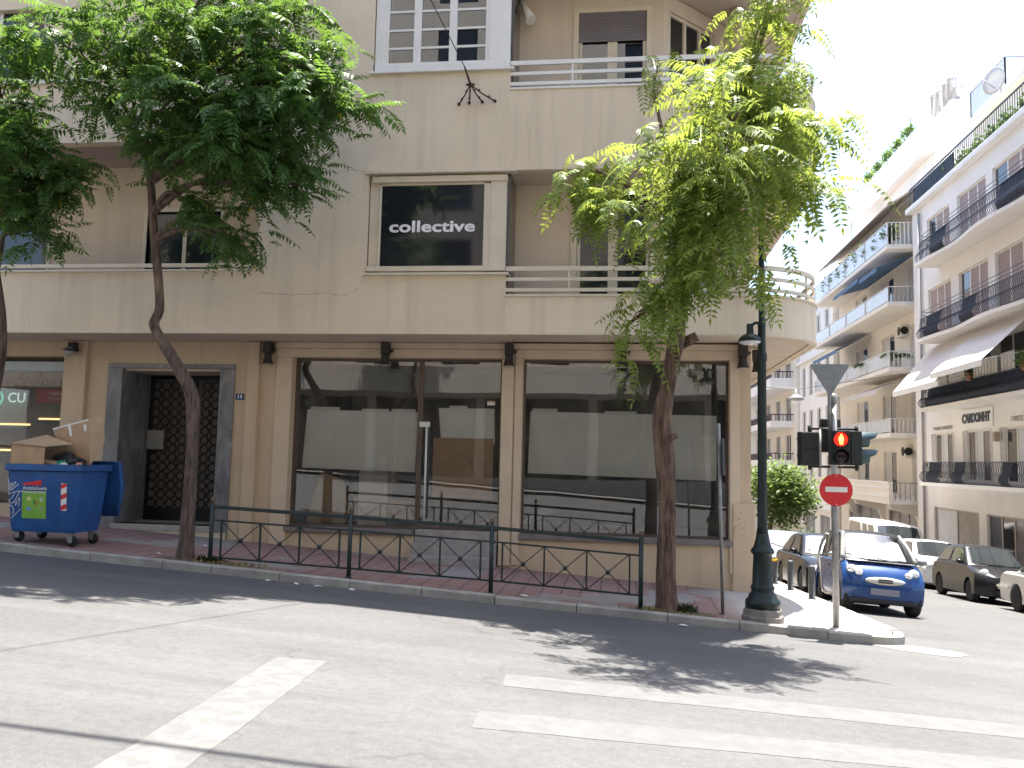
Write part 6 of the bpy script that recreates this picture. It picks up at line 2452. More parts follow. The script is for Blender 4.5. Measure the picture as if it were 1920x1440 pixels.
# drain pipe
mb = MB()
mb.tube([(13.6, 40.75, -3.3), (13.6, 40.75, 13.5)], 0.06, 8)
mb.build('drain_pipe', mat('pipe_grey', (0.33, 0.32, 0.33), 0.6), A)
# two awnings on the second floor
for (ya, yb, zt, zb, xo) in ((33.9, 39.3, 7.0, 5.05, 11.9), (29.7, 34.4, 7.0, 5.35, 11.8)):
    mb = MB()
    mb.add([(13.5, ya, zt), (13.5, yb, zt), (xo, yb, zb), (xo, ya, zb), (13.5, ya, zt - 0.01), (13.5, yb, zt - 0.01), (xo, yb, zb - 0.01), (xo, ya, zb - 0.01)], [(3, 2, 1, 0), (4, 5, 6, 7), (0, 1, 5, 4), (2, 3, 7, 6), (1, 2, 6, 5), (3, 0, 4, 7)])
    o = mb.build('awning', M_AWN, A)
    mb = MB()
    mb.box(xo - 0.02, xo + 0.02, ya, yb, zb - 0.22, zb - 0.011)
    mb.build('valance', M_WH3, o)
    for yy in (ya + 0.05, yb - 0.05):
        mb = MB()
        mb.tube([(xo, yy, zb - 0.02), (13.5, yy, zb + 0.35)], 0.018, 6)
        mb.build('awning_arm', M_WHITE, o)
# sign boards
mb = MB()
mb.box(XA - 0.06, XA - 0.002, 33.55, 36.45, 3.32, 4.08)
sb = mb.build('sign_board', M_WH3, A, bevel=0.02)
text_mesh('sign_lettering', 'CARDONHT', 0.5, M_NAVY, sb, (XA - 0.075, 35.0, 3.7), xdir=(0, -1, 0), sx=0.92, bold=0.018, depth=0.03)
text_mesh('sign_lettering', 'ΓΥΝΑΙΚΕΙΑ ΕΠΙΔΙΟΡΘΩΣΗ', 0.19, M_GALV, A, (XA - 0.02, 38.6, 3.45), xdir=(0, -1, 0), sx=0.95, depth=0.01)
text_mesh('sign_lettering', 'ΓΥΡΙΣΕΣ ΚΑΛΑ', 0.24, M_GALV, A, (XA - 0.02, 31.3, 3.5), xdir=(0, -1, 0), sx=0.95, depth=0.01)
mb = MB()
mb.box(XA - 0.2, XA - 0.002, 33.05, 33.25, 2.75, 3.1)
mb.build('alarm_box', mat('alarm_beige', (0.4, 0.34, 0.26), 0.6), A, bevel=0.02)
# ground floor shop fronts
for k, (ya, yb, za, zb) in enumerate(gf):
    o = win_x(A, XA, ya, yb, za, zb, 2 if k != 1 else 3, [M_SHOP, M_DGLASS, M_NAVY] if k == 1 else [M_SHOP, M_FROST], mat('shop_frame_%d' % k, (0.4, 0.37, 0.34), 0.5), name='shop_front')
# roof terrace railing with plants
mb = MB()
n = 110
for k in range(n + 1):
    y = 21.6 + 20.2 * k / n
    mb.tube([(13.55, y, 13.98), (13.55, y, 14.9)], 0.014, 4, caps=False)
mb.build('balusters', M_NAVY, A, kind='stuff')
for z in (14.05, 14.92):
    mb = MB()
    mb.bar((13.55, 21.6, z), (13.55, 41.8, z), 0.05, 0.04)
    mb.build('hand_rail', M_NAVY, A)
mb = MB()
mb.box(13.6, 13.62, 36.5, 41.4, 14.0, 14.85)
mb.build('privacy_screen', M_NAVY, A)
# set back penthouse
ph = MB()
ph.box(15.6, 21, 24.0, 39.5, 13.98, 17.0)
ph.box(15.3, 21, 23.8, 39.7, 17.002, 17.15)
ph.build('penthouse', M_WH2, A)
mb = MB()
mb.box(16.2, 20, 37.6, 41.2, 17.2, 18.2)
mb.build('stair_head', M_WH3, A)
for (p, q) in (((16.2, 37.6), (16.2, 41.2)), ((16.2, 41.2), (20, 41.2)), ((16.2, 37.6), (20, 37.6))):
    mb = MB()
    mb.bar((p[0], p[1], 19.4), (q[0], q[1], 19.4), 0.05)
    for pt in (p, q):
        mb.bar((pt[0], pt[1], 18.2), (pt[0], pt[1], 19.4), 0.05)
    mb.build('roof_screen_frame', M_GALV, A)
    mb = MB()
    mb.hexa([(p[0] - 0.005, p[1], 18.25), (q[0] - 0.005, q[1], 18.25), (q[0] + 0.005, q[1] + 0.01, 18.25), (p[0] + 0.005, p[1] + 0.01, 18.25), (p[0] - 0.005, p[1], 19.35), (q[0] - 0.005, q[1], 19.35), (q[0] + 0.005, q[1] + 0.01, 19.35), (p[0] + 0.005, p[1] + 0.01, 19.35)])
    mb.build('roof_screen', M_FROST, A)

# ---------------- building with straight balconies
Bb = empty('apartment_building', (17, 50, -3.5), 'cream apartment block with straight balconies and frosted railings beyond the bellied ones', 'building')
XB, XF = 14.35, 12.65
b_slabs = [(12.25, 13.55), (9.45, 10.4), (6.3, 7.28), (3.15, 4.05)]
hb = []
for (z0, _) in [(9.45, 0), (6.3, 0), (3.15, 0), (0.1, 0), (12.25, 0)]:
    hb += [(43.3, 44.6, z0 + 0.25, z0 + 2.5), (47.0, 49.2, z0 + 0.25, z0 + 2.5), (52.0, 54.4, z0 + 0.25, z0 + 2.5)]
mb = wall_holes(MB(), 'x', XB, 0.3, 42.0, 58.5, -4.6, 15.2, hb + [(44, 48.5, -3.9, -0.5), (50, 56.5, -3.9, -0.5)])
mb.build('facade_wall', M_WH2, Bb)
mb = MB()
mb.box(XB + 0.02, 23, 42.0, 42.3, -4.6, 15.2)
mb.box(XB + 0.02, 23, 58.2, 58.498, -4.6, 15.2)
mb.box(22.7, 23, 42.3, 58.2, -4.6, 15.2)
mb.build('end_wall', M_WH2, Bb)
mb = MB()
mb.box(XB - 0.2, 23, 41.95, 58.6, 15.202, 15.4)
mb.build('roof_slab', M_WH3, Bb)
for (ya, yb, za, zb) in hb:
    win_x(Bb, XB, ya, yb, za, zb, 2, [M_DGLASS, M_SHUTW], M_WHITE)
for (ya, yb) in ((44, 48.5), (50, 56.5)):
    win_x(Bb, XB, ya, yb, -3.9, -0.5, 3, M_SHOP, mat('shop_frame_b%d' % int(ya), (0.2, 0.18, 0.17), 0.5), name='shop_front')
for i, (zs, zr) in enumerate(b_slabs):
    mb = MB()
    mb.box(XF, XB - 0.002, 42.35, 58.2, zs, zs + 0.22)
    mb.build('balcony_slab', M_WH2, Bb, bevel=0.03)
    mb = MB()
    mb.box(XF + 0.05, XF + 0.07, 42.45, 58.1, zs + 0.28, zr - 0.04)
    mb.build('frosted_panel', M_FROST, Bb)
    mb = MB()
    mb.bar((XF + 0.06, 42.42, zr), (XF + 0.06, 58.1, zr), 0.06, 0.04)
    mb.bar((XF + 0.06, 42.42, zr), (XB, 42.42, zr), 0.06, 0.04)
    mb.build('hand_rail', M_WHITE, Bb)
    mb = MB()
    for k in range(9):
        x = XF + 0.06 + 1.55 * k / 8
        mb.bar((x, 42.42, zs + 0.22), (x, 42.42, zr), 0.05)
    mb.build('end_bars', M_WHITE if i != 1 else M_GALV, Bb, kind='stuff')
    for y in (46.3, 50.2, 54.1, 58.05):
        mb = MB()
        mb.bar((XF + 0.03, y, zs + 0.22), (XF + 0.03, y, zr), 0.05)
        mb.build('rail_post', M_WHITE, Bb)
# solid parapet of the lowest balcony with its brackets
mb = MB()
mb.box(XF - 0.1, XF + 0.08, 42.3, 58.2, 0.0, 1.05)
mb.box(XF + 0.082, XB - 0.002, 42.3, 58.2, 0.0, 0.2)
mb.build('balcony_parapet', M_WH2, Bb, bevel=0.02)
for z in (0.32, 0.72, 1.0):
    mb = MB()
    mb.box(XF - 0.14, XF - 0.1, 42.28, 58.2, z, z + 0.07)
    mb.build('moulding', M_WH3, Bb)
mb = MB()
for k in range(7):
    x = XF + 0.2 + 1.35 * k / 6
    mb.tube([(x, 42.36, 0.2), (x, 42.36, 1.0)], 0.02, 5)
mb.bar((XF + 0.08, 42.36, 1.02), (XB, 42.36, 1.02), 0.05, 0.04)
mb.build('end_railing', M_GALV, Bb)
for y in (43.0, 49.0, 55.0):
    mb = MB()
    mb.prism([(XB - 0.002, -0.01), (XF + 0.1, -0.01), (XF + 0.2, -0.25), (XB - 0.35, -0.55), (XB - 0.2, -1.0), (XB - 0.002, -1.1)], 'y', y, y + 0.25)
    fix_normals(mb.build('bracket', M_WH2, Bb))
# awnings of the straight balconies
for (ya, yb, zt, drop, m_) in ((46.3, 51.5, 12.2, 0.55, M_AWNB), (43.0, 46.0, 12.2, 0.7, M_AWNB), (43.4, 49.5, 6.25, 0.75, M_AWN), (51, 57, 9.4, 0.9, M_AWNB)):
    mb = MB()
    mb.add([(14.2, ya, zt - 0.02), (14.2, yb, zt - 0.02), (12.35, yb, zt - drop), (12.35, ya, zt - drop), (14.2, ya, zt - 0.04), (14.2, yb, zt - 0.04), (12.35, yb, zt - drop - 0.02), (12.35, ya, zt - drop - 0.02)],
           [(3, 2, 1, 0), (4, 5, 6, 7), (0, 1, 5, 4), (2, 3, 7, 6), (1, 2, 6, 5), (3, 0, 4, 7)])
    n = int((yb - ya) / 0.3)
    o = mb.build('awning', m_, Bb)
    mb = MB()
    mb.box(12.33, 12.345, ya, yb, zt - drop - 0.22, zt - drop - 0.02)
    mb.build('valance', m_, o)
# set back top floors
mb = MB()
mb.box(15.5, 22.5, 44.0, 52.5, 15.4, 17.6)
mb.build('penthouse', M_WH3, Bb)
mb = MB()
mb.box(15.0, 22.6, 43.8, 57.8, 17.602, 17.75)
mb.build('roof_slab', M_WH3, Bb)
mb = MB()
mb.box(15.2, 22.4, 46.5, 57.5, 15.4, 17.6)
mb = MB()
mb.box(16.0, 22.4, 47.5, 57.0, 17.75, 20.0)
mb.build('penthouse', M_WH3, Bb)
mb = MB()
mb.box(15.75, 22.5, 47.3, 57.2, 20.002, 20.15)
mb.build('roof_slab', M_WH3, Bb)
# pergola / sloping terrace canopy
mb = MB()
mb.add([(12.7, 42.6, 14.35), (12.7, 57.5, 14.35), (15.4, 57.5, 16.2), (15.4, 42.6, 16.2), (12.7, 42.6, 14.41), (12.7, 57.5, 14.41), (15.4, 57.5, 16.26), (15.4, 42.6, 16.26)], [(0, 1, 2, 3), (7, 6, 5, 4), (0, 4, 5, 1), (1, 5, 6, 2), (2, 6, 7, 3), (3, 7, 4, 0)])
o = fix_normals(mb.build('terrace_awning', mat('awning_brown', (0.42, 0.35, 0.3), 0.9), Bb))
# big chimney block with flues
ck = empty('chimney', (17.6, 46.5, 17.75), 'tall white chimney stack with four metal flues on a roof', 'chimney')
mb = MB()
mb.box(16.6, 18.4, 44.6, 48.4, 17.76, 20.6)
mb.build('stack', M_WH2, ck, bevel=0.03)
for k, (yy, hh) in enumerate(((48.0, 1.55), (47.2, 1.4), (46.3, 1.4), (45.6, 1.4), (44.9, 0.6))):
    mb = MB()
    mb.lathe([(0.22, 20.6), (0.22, 20.6 + hh), (0.26, 20.61 + hh), (0.26, 20.68 + hh), (0.2, 20.7 + hh)], (17.0, yy, 0), 14)
    mb.build('flue', mat('flue_metal', (0.42, 0.44, 0.47), 0.35, metal=0.5) if 'flue_metal' not in MATS else MATS['flue_metal'], ck)
# antennas and dish
for (ax, ay, az, hh, lab) in ((16.5, 50.5, 20.15, 2.6, 'thin rooftop aerial left of the chimney stack'), (14.6, 56.0, 15.4, 2.6, 'thin rooftop aerial above the far terrace')):
    an2 = empty('rooftop_aerial', (ax, ay, az), lab, 'antenna', 'rooftop aerials')
    mb = MB()
    mb.tube([(ax, ay, az), (ax, ay, az + hh)], 0.03, 6)
    mb.build('mast', M_GALV, an2)
    mb = MB()
    for z, w_ in ((hh - 0.1, 1.3), (hh - 0.7, 0.8)):
        mb.tube([(ax - 0.02, ay - w_, az + z), (ax + 0.02, ay + w_, az + z - 0.1)], 0.018, 5)
        for k in range(6):
            y = ay - w_ + 2 * w_ * k / 5
            mb.tube([(ax - 0.3, y, az + z - 0.05), (ax + 0.3, y, az + z - 0.05)], 0.012, 4)
    mb.build('elements', M_GALV, an2)
ds = empty('satellite_dish', (15.5, 36.4, 16.0), 'white satellite dish on the terrace of the near block', 'satellite dish')
mb = MB()
Md = Matrix.Rotation(rad(-90), 3, 'Y') @ Matrix.Rotation(rad(25), 3, 'X')
mb.lathe([(0.01, 0.0), (0.3, 0.05), (0.55, 0.16), (0.56, 0.17), (0.3, 0.07), (0.01, 0.02)], (15.35, 36.4, 17.8), 20, M=Md)
mb.build('dish', M_WHITE, ds)
mb = MB()
mb.tube([(15.5, 36.4, 17.15), (15.5, 36.4, 17.8)], 0.04, 6)
mb.tube([(15.4, 36.4, 17.4), (14.8, 36.4, 17.9)], 0.02, 5)
mb.build('mount', M_GALV, ds)
# air conditioners on the balcony walls
for (yy, zz, lab) in ((45.2, 8.35, 'air conditioner under the third floor balcony of the cream block'), (44.9, 2.25, 'air conditioner above the frosted screen on the cream block'), (45.4, -0.0 + 1.9 - 0.4, None)):
    if lab is None:
        continue
    ac = empty('air_conditioner', (XB, yy, zz), lab, 'air conditioner', 'air conditioners on the cream block')
    mb = MB()
    mb.box(XB - 0.36, XB - 0.02, yy - 0.42, yy + 0.42, zz, zz + 0.6)
    b_ = mb.build('housing', M_WHITE, ac, bevel=0.02)
    mb = MB()
    mb.lathe([(0.23, 0), (0.23, 0.012)], (XB - 0.36, yy - 0.1, zz + 0.3), 18, M=Matrix.Rotation(rad(-90), 3, 'Y'))
    mb.lathe([(0.2, 0), (0.2, 0.012)], (XB - 0.2, yy - 0.42, zz + 0.3), 18, M=Matrix.Rotation(rad(90), 3, 'X'))
    mb.build('fan_grille', M_PLAST, b_)

# ---------------- plain white building beyond
Cc = empty('apartment_building', (17, 63, -4), 'plain white building with tall shuttered windows farther down the side street', 'building')
hc = []
for z0 in (-0.2, 3.2, 6.6, 9.9):
    for y in (59.6, 62.2, 64.8, 67.2):
        hc.append((y, y + 1.3, z0 + 0.4, z0 + 2.7))
mb = wall_holes(MB(), 'x', 14.0, 0.3, 58.6, 69.5, -5.2, 13.8, hc + [(60.0, 63, -4.6, -1.6), (64.5, 68, -4.6, -1.6)])
mb.box(14.302, 22, 58.62, 58.9, -5.2, 13.8)
mb.build('facade_wall', M_WH3, Cc)
for (ya, yb, za, zb) in hc:
    win_x(Cc, 14.0, ya, yb, za, zb, 2, [M_SHUTW, M_SHOP], M_WHITE)
for (ya, yb) in ((60.0, 63), (64.5, 68)):
    win_x(Cc, 14.0, ya, yb, -4.6, -1.6, 2, M_SHOP, M_WHITE, name='shop_front')
for z in (-1.2, 2.9, 9.6, 13.6):
    mb = MB()
    mb.box(13.75, 13.998, 58.6, 69.5, z, z + 0.2)
    mb.build('string_course', M_WH3, Cc)
mb = MB()
mb.box(14.3, 22, 58.9, 69.5, 13.6, 13.8)
mb.build('roof_slab', M_WH3, Cc)
for y in (59.4, 62.0):
    mb = MB()
    for k in range(8):
        mb.tube([(13.8, y + k * 0.22, 0.0), (13.8, y + k * 0.22, 0.8)], 0.02, 4)
    mb.bar((13.8, y, 0.82), (13.8, y + 1.6, 0.82), 0.04)
    mb.build('window_railing', M_NAVY, Cc)

# ---------------- farthest block with white balconies and dark rails
Dd = empty('apartment_building', (16, 80, -5), 'farthest pale block with white balcony fronts and dark rails', 'building')
mb = wall_holes(MB(), 'x', 13.7, 0.3, 69.6, 100, -6, 15, [(y, y + 2.2, z, z + 2.3) for y in (71.5, 76, 81, 87) for z in (-1.2, 2.0, 5.1, 8.2, 11.3)])
mb.box(14.0, 22, 69.62, 69.9, -6, 15)
mb.build('facade_wall', M_WH2, Dd)
for y in (71.5, 76, 81, 87):
    for z in (-1.2, 2.0, 5.1, 8.2, 11.3):
        win_x(Dd, 13.7, y, y + 2.2, z, z + 2.3, 2, [M_DGLASS, M_SHOP], M_WHITE)
for z in (-1.5, 1.7, 4.8, 7.9, 11.0):
    mb = MB()
    mb.box(11.9, 13.698, 70.3, 96, z, z + 0.2)
    mb.box(11.9, 12.05, 70.3, 96, z + 0.2, z + (0.85 if z > 5 else 0.5))
    mb.box(12.05, 13.69, 70.3, 70.45, z + 0.2, z + (0.85 if z > 5 else 0.5))
    mb.build('balcony', M_WH3, Dd)
    mb = MB()
    zt_ = z + (0.85 if z > 5 else 0.5)
    for k in range(60):
        y = 70.3 + 25.6 * k / 60
        mb.bar((11.97, y, zt_), (11.97, y, zt_ + 0.5), 0.05)
    mb.bar((11.97, 70.3, zt_ + 0.52), (11.97, 96, zt_ + 0.52), 0.08)
    mb.bar((11.97, 70.37, zt_ + 0.52), (13.69, 70.37, zt_ + 0.52), 0.08)
    for k in range(1, 6):
        mb.bar((11.97 + k * 0.3, 70.37, zt_), (11.97 + k * 0.3, 70.37, zt_ + 0.5), 0.05)
    mb.build('balcony_railing', mat('rail_plum', (0.06, 0.04, 0.05), 0.5) if 'rail_plum' not in MATS else MATS['rail_plum'], Dd)
# end of the street and the block continuing on the left
Ee = empty('apartment_building', (5, 112, -6), 'distant pale building closing the end of the side street', 'building')
mb = wall_holes(MB(), 'y', 108, 0.3, -12, 14, -8, 16, [(x, x + 1.4, z, z + 2) for x in (-8, -4.5, -1, 2.5, 6, 9.5) for z in (-3, 0.4, 3.6, 6.8, 10)])
mb.build('facade_wall', M_WH2, Ee)
mb = MB()
mb.box(-12, 14, 108.2, 108.25, -8, 15.9)
mb.build('window_glass', M_DGLASS, Ee)
Ff = empty('apartment_building', (-2, 50, -3), 'beige block continuing the left side of the side street behind the corner building', 'building')
mb = MB()
mb.box(-10, 2.36, 34.2, 90, -6, 15)
mb.build('block_wall', M_STUC, Ff)

# ---------------- plants on roofs and balconies
def bush(name, c, r, m, label, seed, n=26, leaf=0.11, group='potted plants on the balconies across the street', pot=True):
    t = empty(name, c, label, 'plant', group)
    rnd = random.Random(seed)
    mb = MB()
    for k in range(n * 14):
        u = Vector((rnd.gauss(0, 0.45), rnd.gauss(0, 0.45), rnd.gauss(0, 0.4)))
        if u.length > 1.1:
            continue
        p = Vector(c) + Vector((u.x * r[0], u.y * r[1], u.z * r[2] + r[2]))
        d = Vector((rnd.uniform(-1, 1), rnd.uniform(-1, 1), rnd.uniform(-0.6, 0.8))).normalized()
        s = d.cross(Vector((rnd.uniform(-1, 1), rnd.uniform(-1, 1), 1))).normalized() * leaf * 0.35
        mb.add([p, p + d * leaf * 0.5 + s, p + d * leaf, p + d * leaf * 0.5 - s], [(0, 1, 2, 3)])
    mb.build('foliage', m, t)
    if pot:
        mb = MB()
        mb.lathe([(0.12, 0.0), (0.17, 0.28), (0.18, 0.3)], c, 12)
        mb.tube([Vector(c) + Vector((0, 0, 0.28)), Vector(c) + Vector((0, 0, r[2]))], 0.02, 5)
        mb.build('pot', mat('terracotta', (0.35, 0.16, 0.09), 0.8) if 'terracotta' not in MATS else MATS['terracotta'], t)
    return t


M_PLANT = leaf_mat('plant_leaf', (0.035, 0.07, 0.025), (0.08, 0.14, 0.04), (0.25, 0.35, 0.06))
ORD = ['first', 'second', 'third', 'fourth', 'fifth', 'sixth', 'seventh', 'eighth', 'ninth']
rp = random.Random(17)
for k in range(9):
    y = 29.5 + k * 1.35
    bush('terrace_plant', (13.95, y, 13.98), (0.35, 0.6, 0.45), M_PLANT, '%s green shrub from the right behind the near roof railing' % ORD[k], 100 + k, 22, 0.16, 'shrubs along the roof railing', False)
for k in range(8):
    y = 42.9 + k * 1.8
    bush('terrace_plant', (12.95, y, 12.47), (0.35, 0.7, 0.65), M_PLANT, '%s shrub from the near end of the planted top cream balcony' % ORD[k], 200 + k, 26, 0.18, 'shrubs in the planted top balcony', False)
for k in range(5):
    bush('terrace_plant', (15.75, 48.6 + k * 1.9, 20.15), (0.3, 0.9, 0.3), M_PLANT, '%s shrub left of the chimney along the highest white roof' % ORD[k], 300 + k, 22, 0.16, 'shrubs on the highest roof edge', False)
# palm like pot plants
def palm(c, label, seed):
    t = empty('potted_palm', c, label, 'plant')
    rnd = random.Random(seed)
    mb = MB()
    for k in range(16):
        az = rnd.uniform(0, 6.28)
        L = rnd.uniform(0.6, 0.95)
        pts = []
        for i in range(7):
            s = i / 6
            pts.append(Vector(c) + Vector((math.cos(az) * L * s * 0.8, math.sin(az) * L * s * 0.8, 0.45 + L * (0.95 * s - 0.75 * s * s))))
        mb.tube(pts, 0.012, 4, caps=False)
        for i in range(1, 7):
            d = (pts[i] - pts[i - 1]).normalized()
            sd = d.cross(Vector((0, 0, 1))).normalized()
            for sgn in (-1, 1):
                p = pts[i]
                mb.add([p, p + sd * sgn * 0.14 + d * 0.08, p + sd * sgn * 0.26 - Vector((0, 0, 0.1)) + d * 0.12, p + sd * sgn * 0.13 - d * 0.0], [(0, 1, 2, 3)])
    mb.build('fronds', M_PLANT, t)
    mb = MB()
    mb.lathe([(0.15, 0.0), (0.2, 0.4), (0.21, 0.42)], c, 12)
    mb.build('pot', M_WHITE, t)
    return t


palm((13.2, 42.9, 6.52), 'potted palm at the near end of the cream block balcony', 1)
palm((13.0, 47.2, 6.52), 'dark potted palm farther along the same cream balcony', 2)
bush('balcony_plant', (12.95, 33.6, 5.0), (0.2, 0.3, 0.25), M_PLANT, 'small green plant among the white shade boards', 400, 18, 0.12)
bush('balcony_plant', (12.85, 27.9, 7.35), (0.3, 0.5, 0.35), M_PLANT, 'dark plant at the right end of the third floor balcony', 401, 22, 0.14)
bush('balcony_plant', (12.85, 29.0, 4.9), (0.3, 0.5, 0.35), M_PLANT, 'plant on the screened balcony at the right edge', 402, 22, 0.14)

# ---------------- tree down the side street
def round_tree(name, base, h0, c, r, n, label, m, seed):
    t = empty(name, base, label, 'tree')
    rnd = random.Random(seed)
    mb = MB()
    trunk_mesh(mb, [base, (base[0] + 0.05, base[1], base[2] + h0 * 0.5), (c[0], c[1], c[2] - r[2] * 0.3)], [0.16, 0.13, 0.08], n=12, seed=seed)
    for k in range(9):
        u = Vector((rnd.uniform(-1, 1), rnd.uniform(-1, 1), rnd.uniform(-0.2, 0.9))).normalized()
        mb.tube([(c[0], c[1], c[2] - r[2] * 0.4), (c[0] + u.x * r[0] * 0.5, c[1] + u.y * r[1] * 0.5, c[2] + u.z * r[2] * 0.3), (c[0] + u.x * r[0] * 0.9, c[1] + u.y * r[1] * 0.9, c[2] + u.z * r[2] * 0.8)], [0.05, 0.03, 0.01], 5)
    mb.build('trunk', M_BARK, t)
    mb = MB()
    cl = []
    for k in range(46):
        u = Vector((rnd.gauss(0, 1), rnd.gauss(0, 1), rnd.gauss(0, 1))).normalized() * rnd.uniform(0.45, 0.95)
        cl.append(Vector((c[0] + u.x * r[0], c[1] + u.y * r[1], c[2] + u.z * r[2])))
    for k in range(n):
        q = rnd.choice(cl)
        p = q + Vector((rnd.gauss(0, 0.3), rnd.gauss(0, 0.3), rnd.gauss(0, 0.22)))
        d = Vector((rnd.uniform(-1, 1), rnd.uniform(-1, 1), rnd.uniform(-0.8, 0.4))).normalized()
        s = d.cross(Vector((rnd.uniform(-.5, .5), rnd.uniform(-.5, .5), 1))).normalized() * 0.055
        mb.add([p, p + d * 0.09 + s, p + d * 0.2, p + d * 0.09 - s], [(0, 1, 2, 3)])
    mb.build('crown', m, t)
    return t


round_tree('street_tree', (5.6, 33.5, g(5.6, 33.5) + 0.1), 3.0, (6.0, 33.5, 0.75), (1.5, 1.5, 1.2), 5200, 'bright round street tree down the side street behind the lamp post', M_LEAF3, 51)
bush('hedge', (7.3, 37.5, g(7.3, 37.5)), (1.2, 0.7, 0.9), M_PLANT, 'dark hedge under the round street tree', 410, 60, 0.14, None, False)
bush('balcony_plant', (-0.62, 15.25, 7.75), (0.28, 0.2, 0.42), M_PLANT, 'leafy pot plant behind the second floor rails, left of two', 411, 24, 0.1, 'pot plants on the second floor balcony')
bush('balcony_plant', (-0.05, 15.3, 7.8), (0.22, 0.2, 0.4), M_PLANT, 'leafy pot plant behind the second floor rails, right of two', 412, 20, 0.1, 'pot plants on the second floor balcony')
# suspended street lamp over the side street
sl = empty('hanging_street_lamp', (7.6, 38.5, 5.0), 'small grey street lamp hanging on a wire over the side street', 'street lamp')
mb = MB()
mb.lathe([(0.04, 0.45), (0.06, 0.25), (0.12, 0.2), (0.34, 0.06), (0.35, 0.0), (0.3, -0.02)], (7.6, 38.5, 4.6), 18)
mb.build('lamp_hood', mat('lamp_white', (0.28, 0.28, 0.3), 0.4), sl)
mb = MB()
mb.ell((7.6, 38.5, 4.55), (0.2, 0.2, 0.14), 14, 8)
mb.build('globe', M_LAMPGL, sl)
mb = MB()
mb.tube([(3.1, 38.5, 5.3), (7.6, 38.5, 5.05), (14.0, 39.2, 6.1)], 0.015, 5)
mb.build('span_wire', M_BLACK, sl)
# far parked cars at the end of the street are hidden; a red parasol top peeps out by the tree

# ================================================================== OPPOSITE SIDE (behind the viewer; seen mirrored in the glass)
M_OPP = mat('opposite_render', (0.44, 0.39, 0.33), 0.9, var=0.06, vs=0.7, streak=0.2)
Oo = empty('opposite_building', (0, -6, 0.3), 'sunlit beige building across the road, seen only mirrored in the shop glass', 'building')
oy = -5.0
ohs = [(x, x + 1.7, z, z + 1.9) for x in range(-24, 24, 4) for z in (5.9, 9.0, 12.1, 15.2, 18.3, 21.3)]
gfs = [(x, x + 4.6, 0.9, 4.4) for x in range(-26, 24, 5)]
mb = wall_holes(MB(), 'y', -oy, 0.3, -28, 26, -1.5, 24, ohs + gfs)
for i, v in enumerate(mb.v):
    mb.v[i] = (v[0], -v[1], v[2])
fix_normals(mb.build('facade_wall', M_OPP, Oo))
mb = MB()
mb.box(-28, 26, oy - 0.2, oy - 0.15, 0.5, 23.8)
mb.build('dark_glazing', M_FILM, Oo)
mb = MB()
mb.box(-28, 26, oy + 0.002, oy + 2.6, 4.45, 4.62)  # balcony out of view, extra depth added to shade the pavement and shopfront below
mb.box(-28, 26, oy + 2.5, oy + 2.6, 4.622, 5.5)
mb.build('balcony', M_OPP, Oo)
mb = MB()
mb.box(-28, 26, oy - 6, oy - 5.9, -1, 24)
mb.build('rear_wall', M_OPP, Oo)
mb = grid_sheet('pavement_opposite', [-28, -20, -12, -6, 0, 6, 12, 20, 26], [-5.0, -3.6, -2.2], lambda x, y: g(x, -2.2) + 0.13, mat('cement_paving2', (0.25, 0.235, 0.22), 0.9, var=0.1))
mb = MB()
for x0, x1 in ((-28, -1.4), (1.4, 26)):
    pass
# trees across the road, mirrored in the left window
src = [o for o in bpy.data.objects if o.name.startswith('street_tree')]
left_tree = [o for o in src if 'crooked' in o['label']][0]
for k, (dx, rz_, lab) in enumerate(((-9.2, 140, 'street tree across the road mirrored in the left shop window'), (-15.5, 60, 'second street tree across the road, beyond the mirrored one'))):
    c = copy_tree(left_tree)
    c.location = (dx, -2.0, g(dx, -2) + 0.1)
    c.rotation_euler = (0, 0, rad(rz_))
    c['label'] = lab
    c['group'] = 'street trees across the road'

# ================================================================== left shop signs
def sign_panel(name, x0, x1, z0, z1, m, label, y=16.9):
    e = empty(name, ((x0 + x1) / 2, y, z0), label, 'sign')
    mb = MB()
    mb.box(x0, x1, y, y + 0.05, z0, z1)
    mb.build('panel', m, e, bevel=0.01)
    return e


s1 = sign_panel('shop_sign', -14.4, -12.5, 2.53, 2.95, mat('sign_black', (0.012, 0.02, 0.022), 0.3), 'black illuminated sign with white letters in the left shop window', 16.75)
M_LIT = mat('sign_lit', (0.5, 0.66, 0.66), 0.5, emit=0.22)
text_mesh('lettering', 'CU', 0.30, M_LIT, s1, (-12.82, 16.735, 2.74), sx=1.0, bold=0.002, depth=0.01)
mb = MB()
mb.tube([(-13.3 + 0.15 * math.cos(a), 16.735, 2.74 + 0.16 * math.sin(a)) for a in [rad(-120 + 240 * k / 16) for k in range(17)]], 0.025, 6)
mb.build('ring_logo', mat('ring_lit', (0.1, 0.5, 0.38), 0.5, emit=0.22), s1)
s2 = sign_panel('shop_sign', -12.48, -11.4, 2.66, 2.95, mat('sign_darkred', (0.36, 0.02, 0.035), 0.45), 'dark red sign with two small lines in the left shop window', 16.85)
text_mesh('lettering', 'Vodafone', 0.085, M_SIGNW, s2, (-11.98, 16.835, 2.86), depth=0.005)
text_mesh('lettering', 'Tech for you', 0.085, M_SIGNW, s2, (-11.94, 16.835, 2.75), depth=0.005)
s3 = empty('shop_lettering', (-12.4, 17.38, 2.95), 'large dark red lettering at the back of the left shop', 'sign')
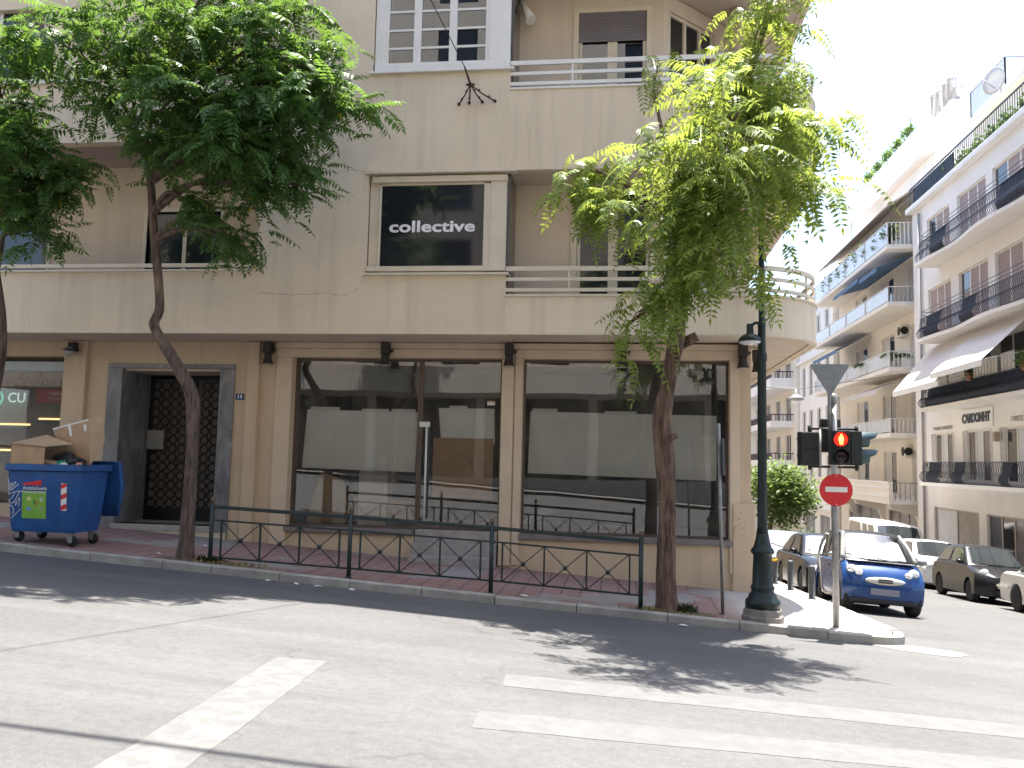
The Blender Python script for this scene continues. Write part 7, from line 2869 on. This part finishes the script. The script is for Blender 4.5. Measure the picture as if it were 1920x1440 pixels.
text_mesh('lettering', 'vodafone', 0.5, mat('letter_red', (0.22, 0.015, 0.02), 0.5), s3, (-12.95, 17.36, 3.16), sx=1.0, bold=0.012, depth=0.04)
sh = empty('display_shelf', (-12.4, 17.2, 1.6), 'lit shelf with warm light strips in the left shop window', 'shelf')
for (x0, x1, z) in ((-12.75, -11.3, 2.3), (-14.5, -12.95, 2.17), (-12.75, -11.3, 1.72), (-14.5, -12.95, 1.6)):
    mb = MB()
    mb.box(x0, x1, 17.05, 17.38, z - 0.07, z)
    b_ = mb.build('board', mat('shelf_dark', (0.05, 0.045, 0.05), 0.4) if 'shelf_dark' not in MATS else MATS['shelf_dark'], sh)
    mb = MB()
    mb.box(x0, x1, 17.375, 17.395, z + 0.01, z + 0.05)
    mb.build('light_strip', M_LEDW, b_)

# small litter on the pavement and in the gutter
rl = random.Random(21)
lit = [(-5.2, 12.42, 'first scrap of litter in the gutter near the left railing end'), (-4.75, 12.4, 'second scrap of litter in the gutter near the left railing end'), (-4.4, 12.38, 'white scrap of litter in the gutter by the second railing post'), (-3.9, 12.4, 'small scrap of litter beyond the second railing post'),
       (0.9, 12.35, 'flat scrap of paper in the gutter below the gnarled tree'), (-7.4, 13.2, 'scrap of paper on the pavement left of the crooked tree'), (-7.3, 14.6, 'scrap of paper on the pavement before the street door'), (-1.4, 12.9, 'scrap of paper by the third railing post')]
for k, (x, y, lab) in enumerate(lit):
    mb = MB()
    zf = g if y < 12.55 else sw
    n = 6
    r = rl.uniform(0.03, 0.06)
    pts = []
    for i in range(n):
        a = 2 * math.pi * i / n + rl.uniform(-0.3, 0.3)
        px, py = x + r * 1.4 * math.cos(a), y + r * 0.8 * math.sin(a)
        pts.append((px, py, zf(px, py) + rl.uniform(0.008, 0.03)))
    pts.append((x, y, zf(x, y) + 0.035))
    mb.add(pts, [(i, (i + 1) % n, n) for i in range(n)])
    mb.build('litter', MATS['litter_white'], loc=(x, y, zf(x, y)), label=lab, cat='litter', group='litter along the kerb')
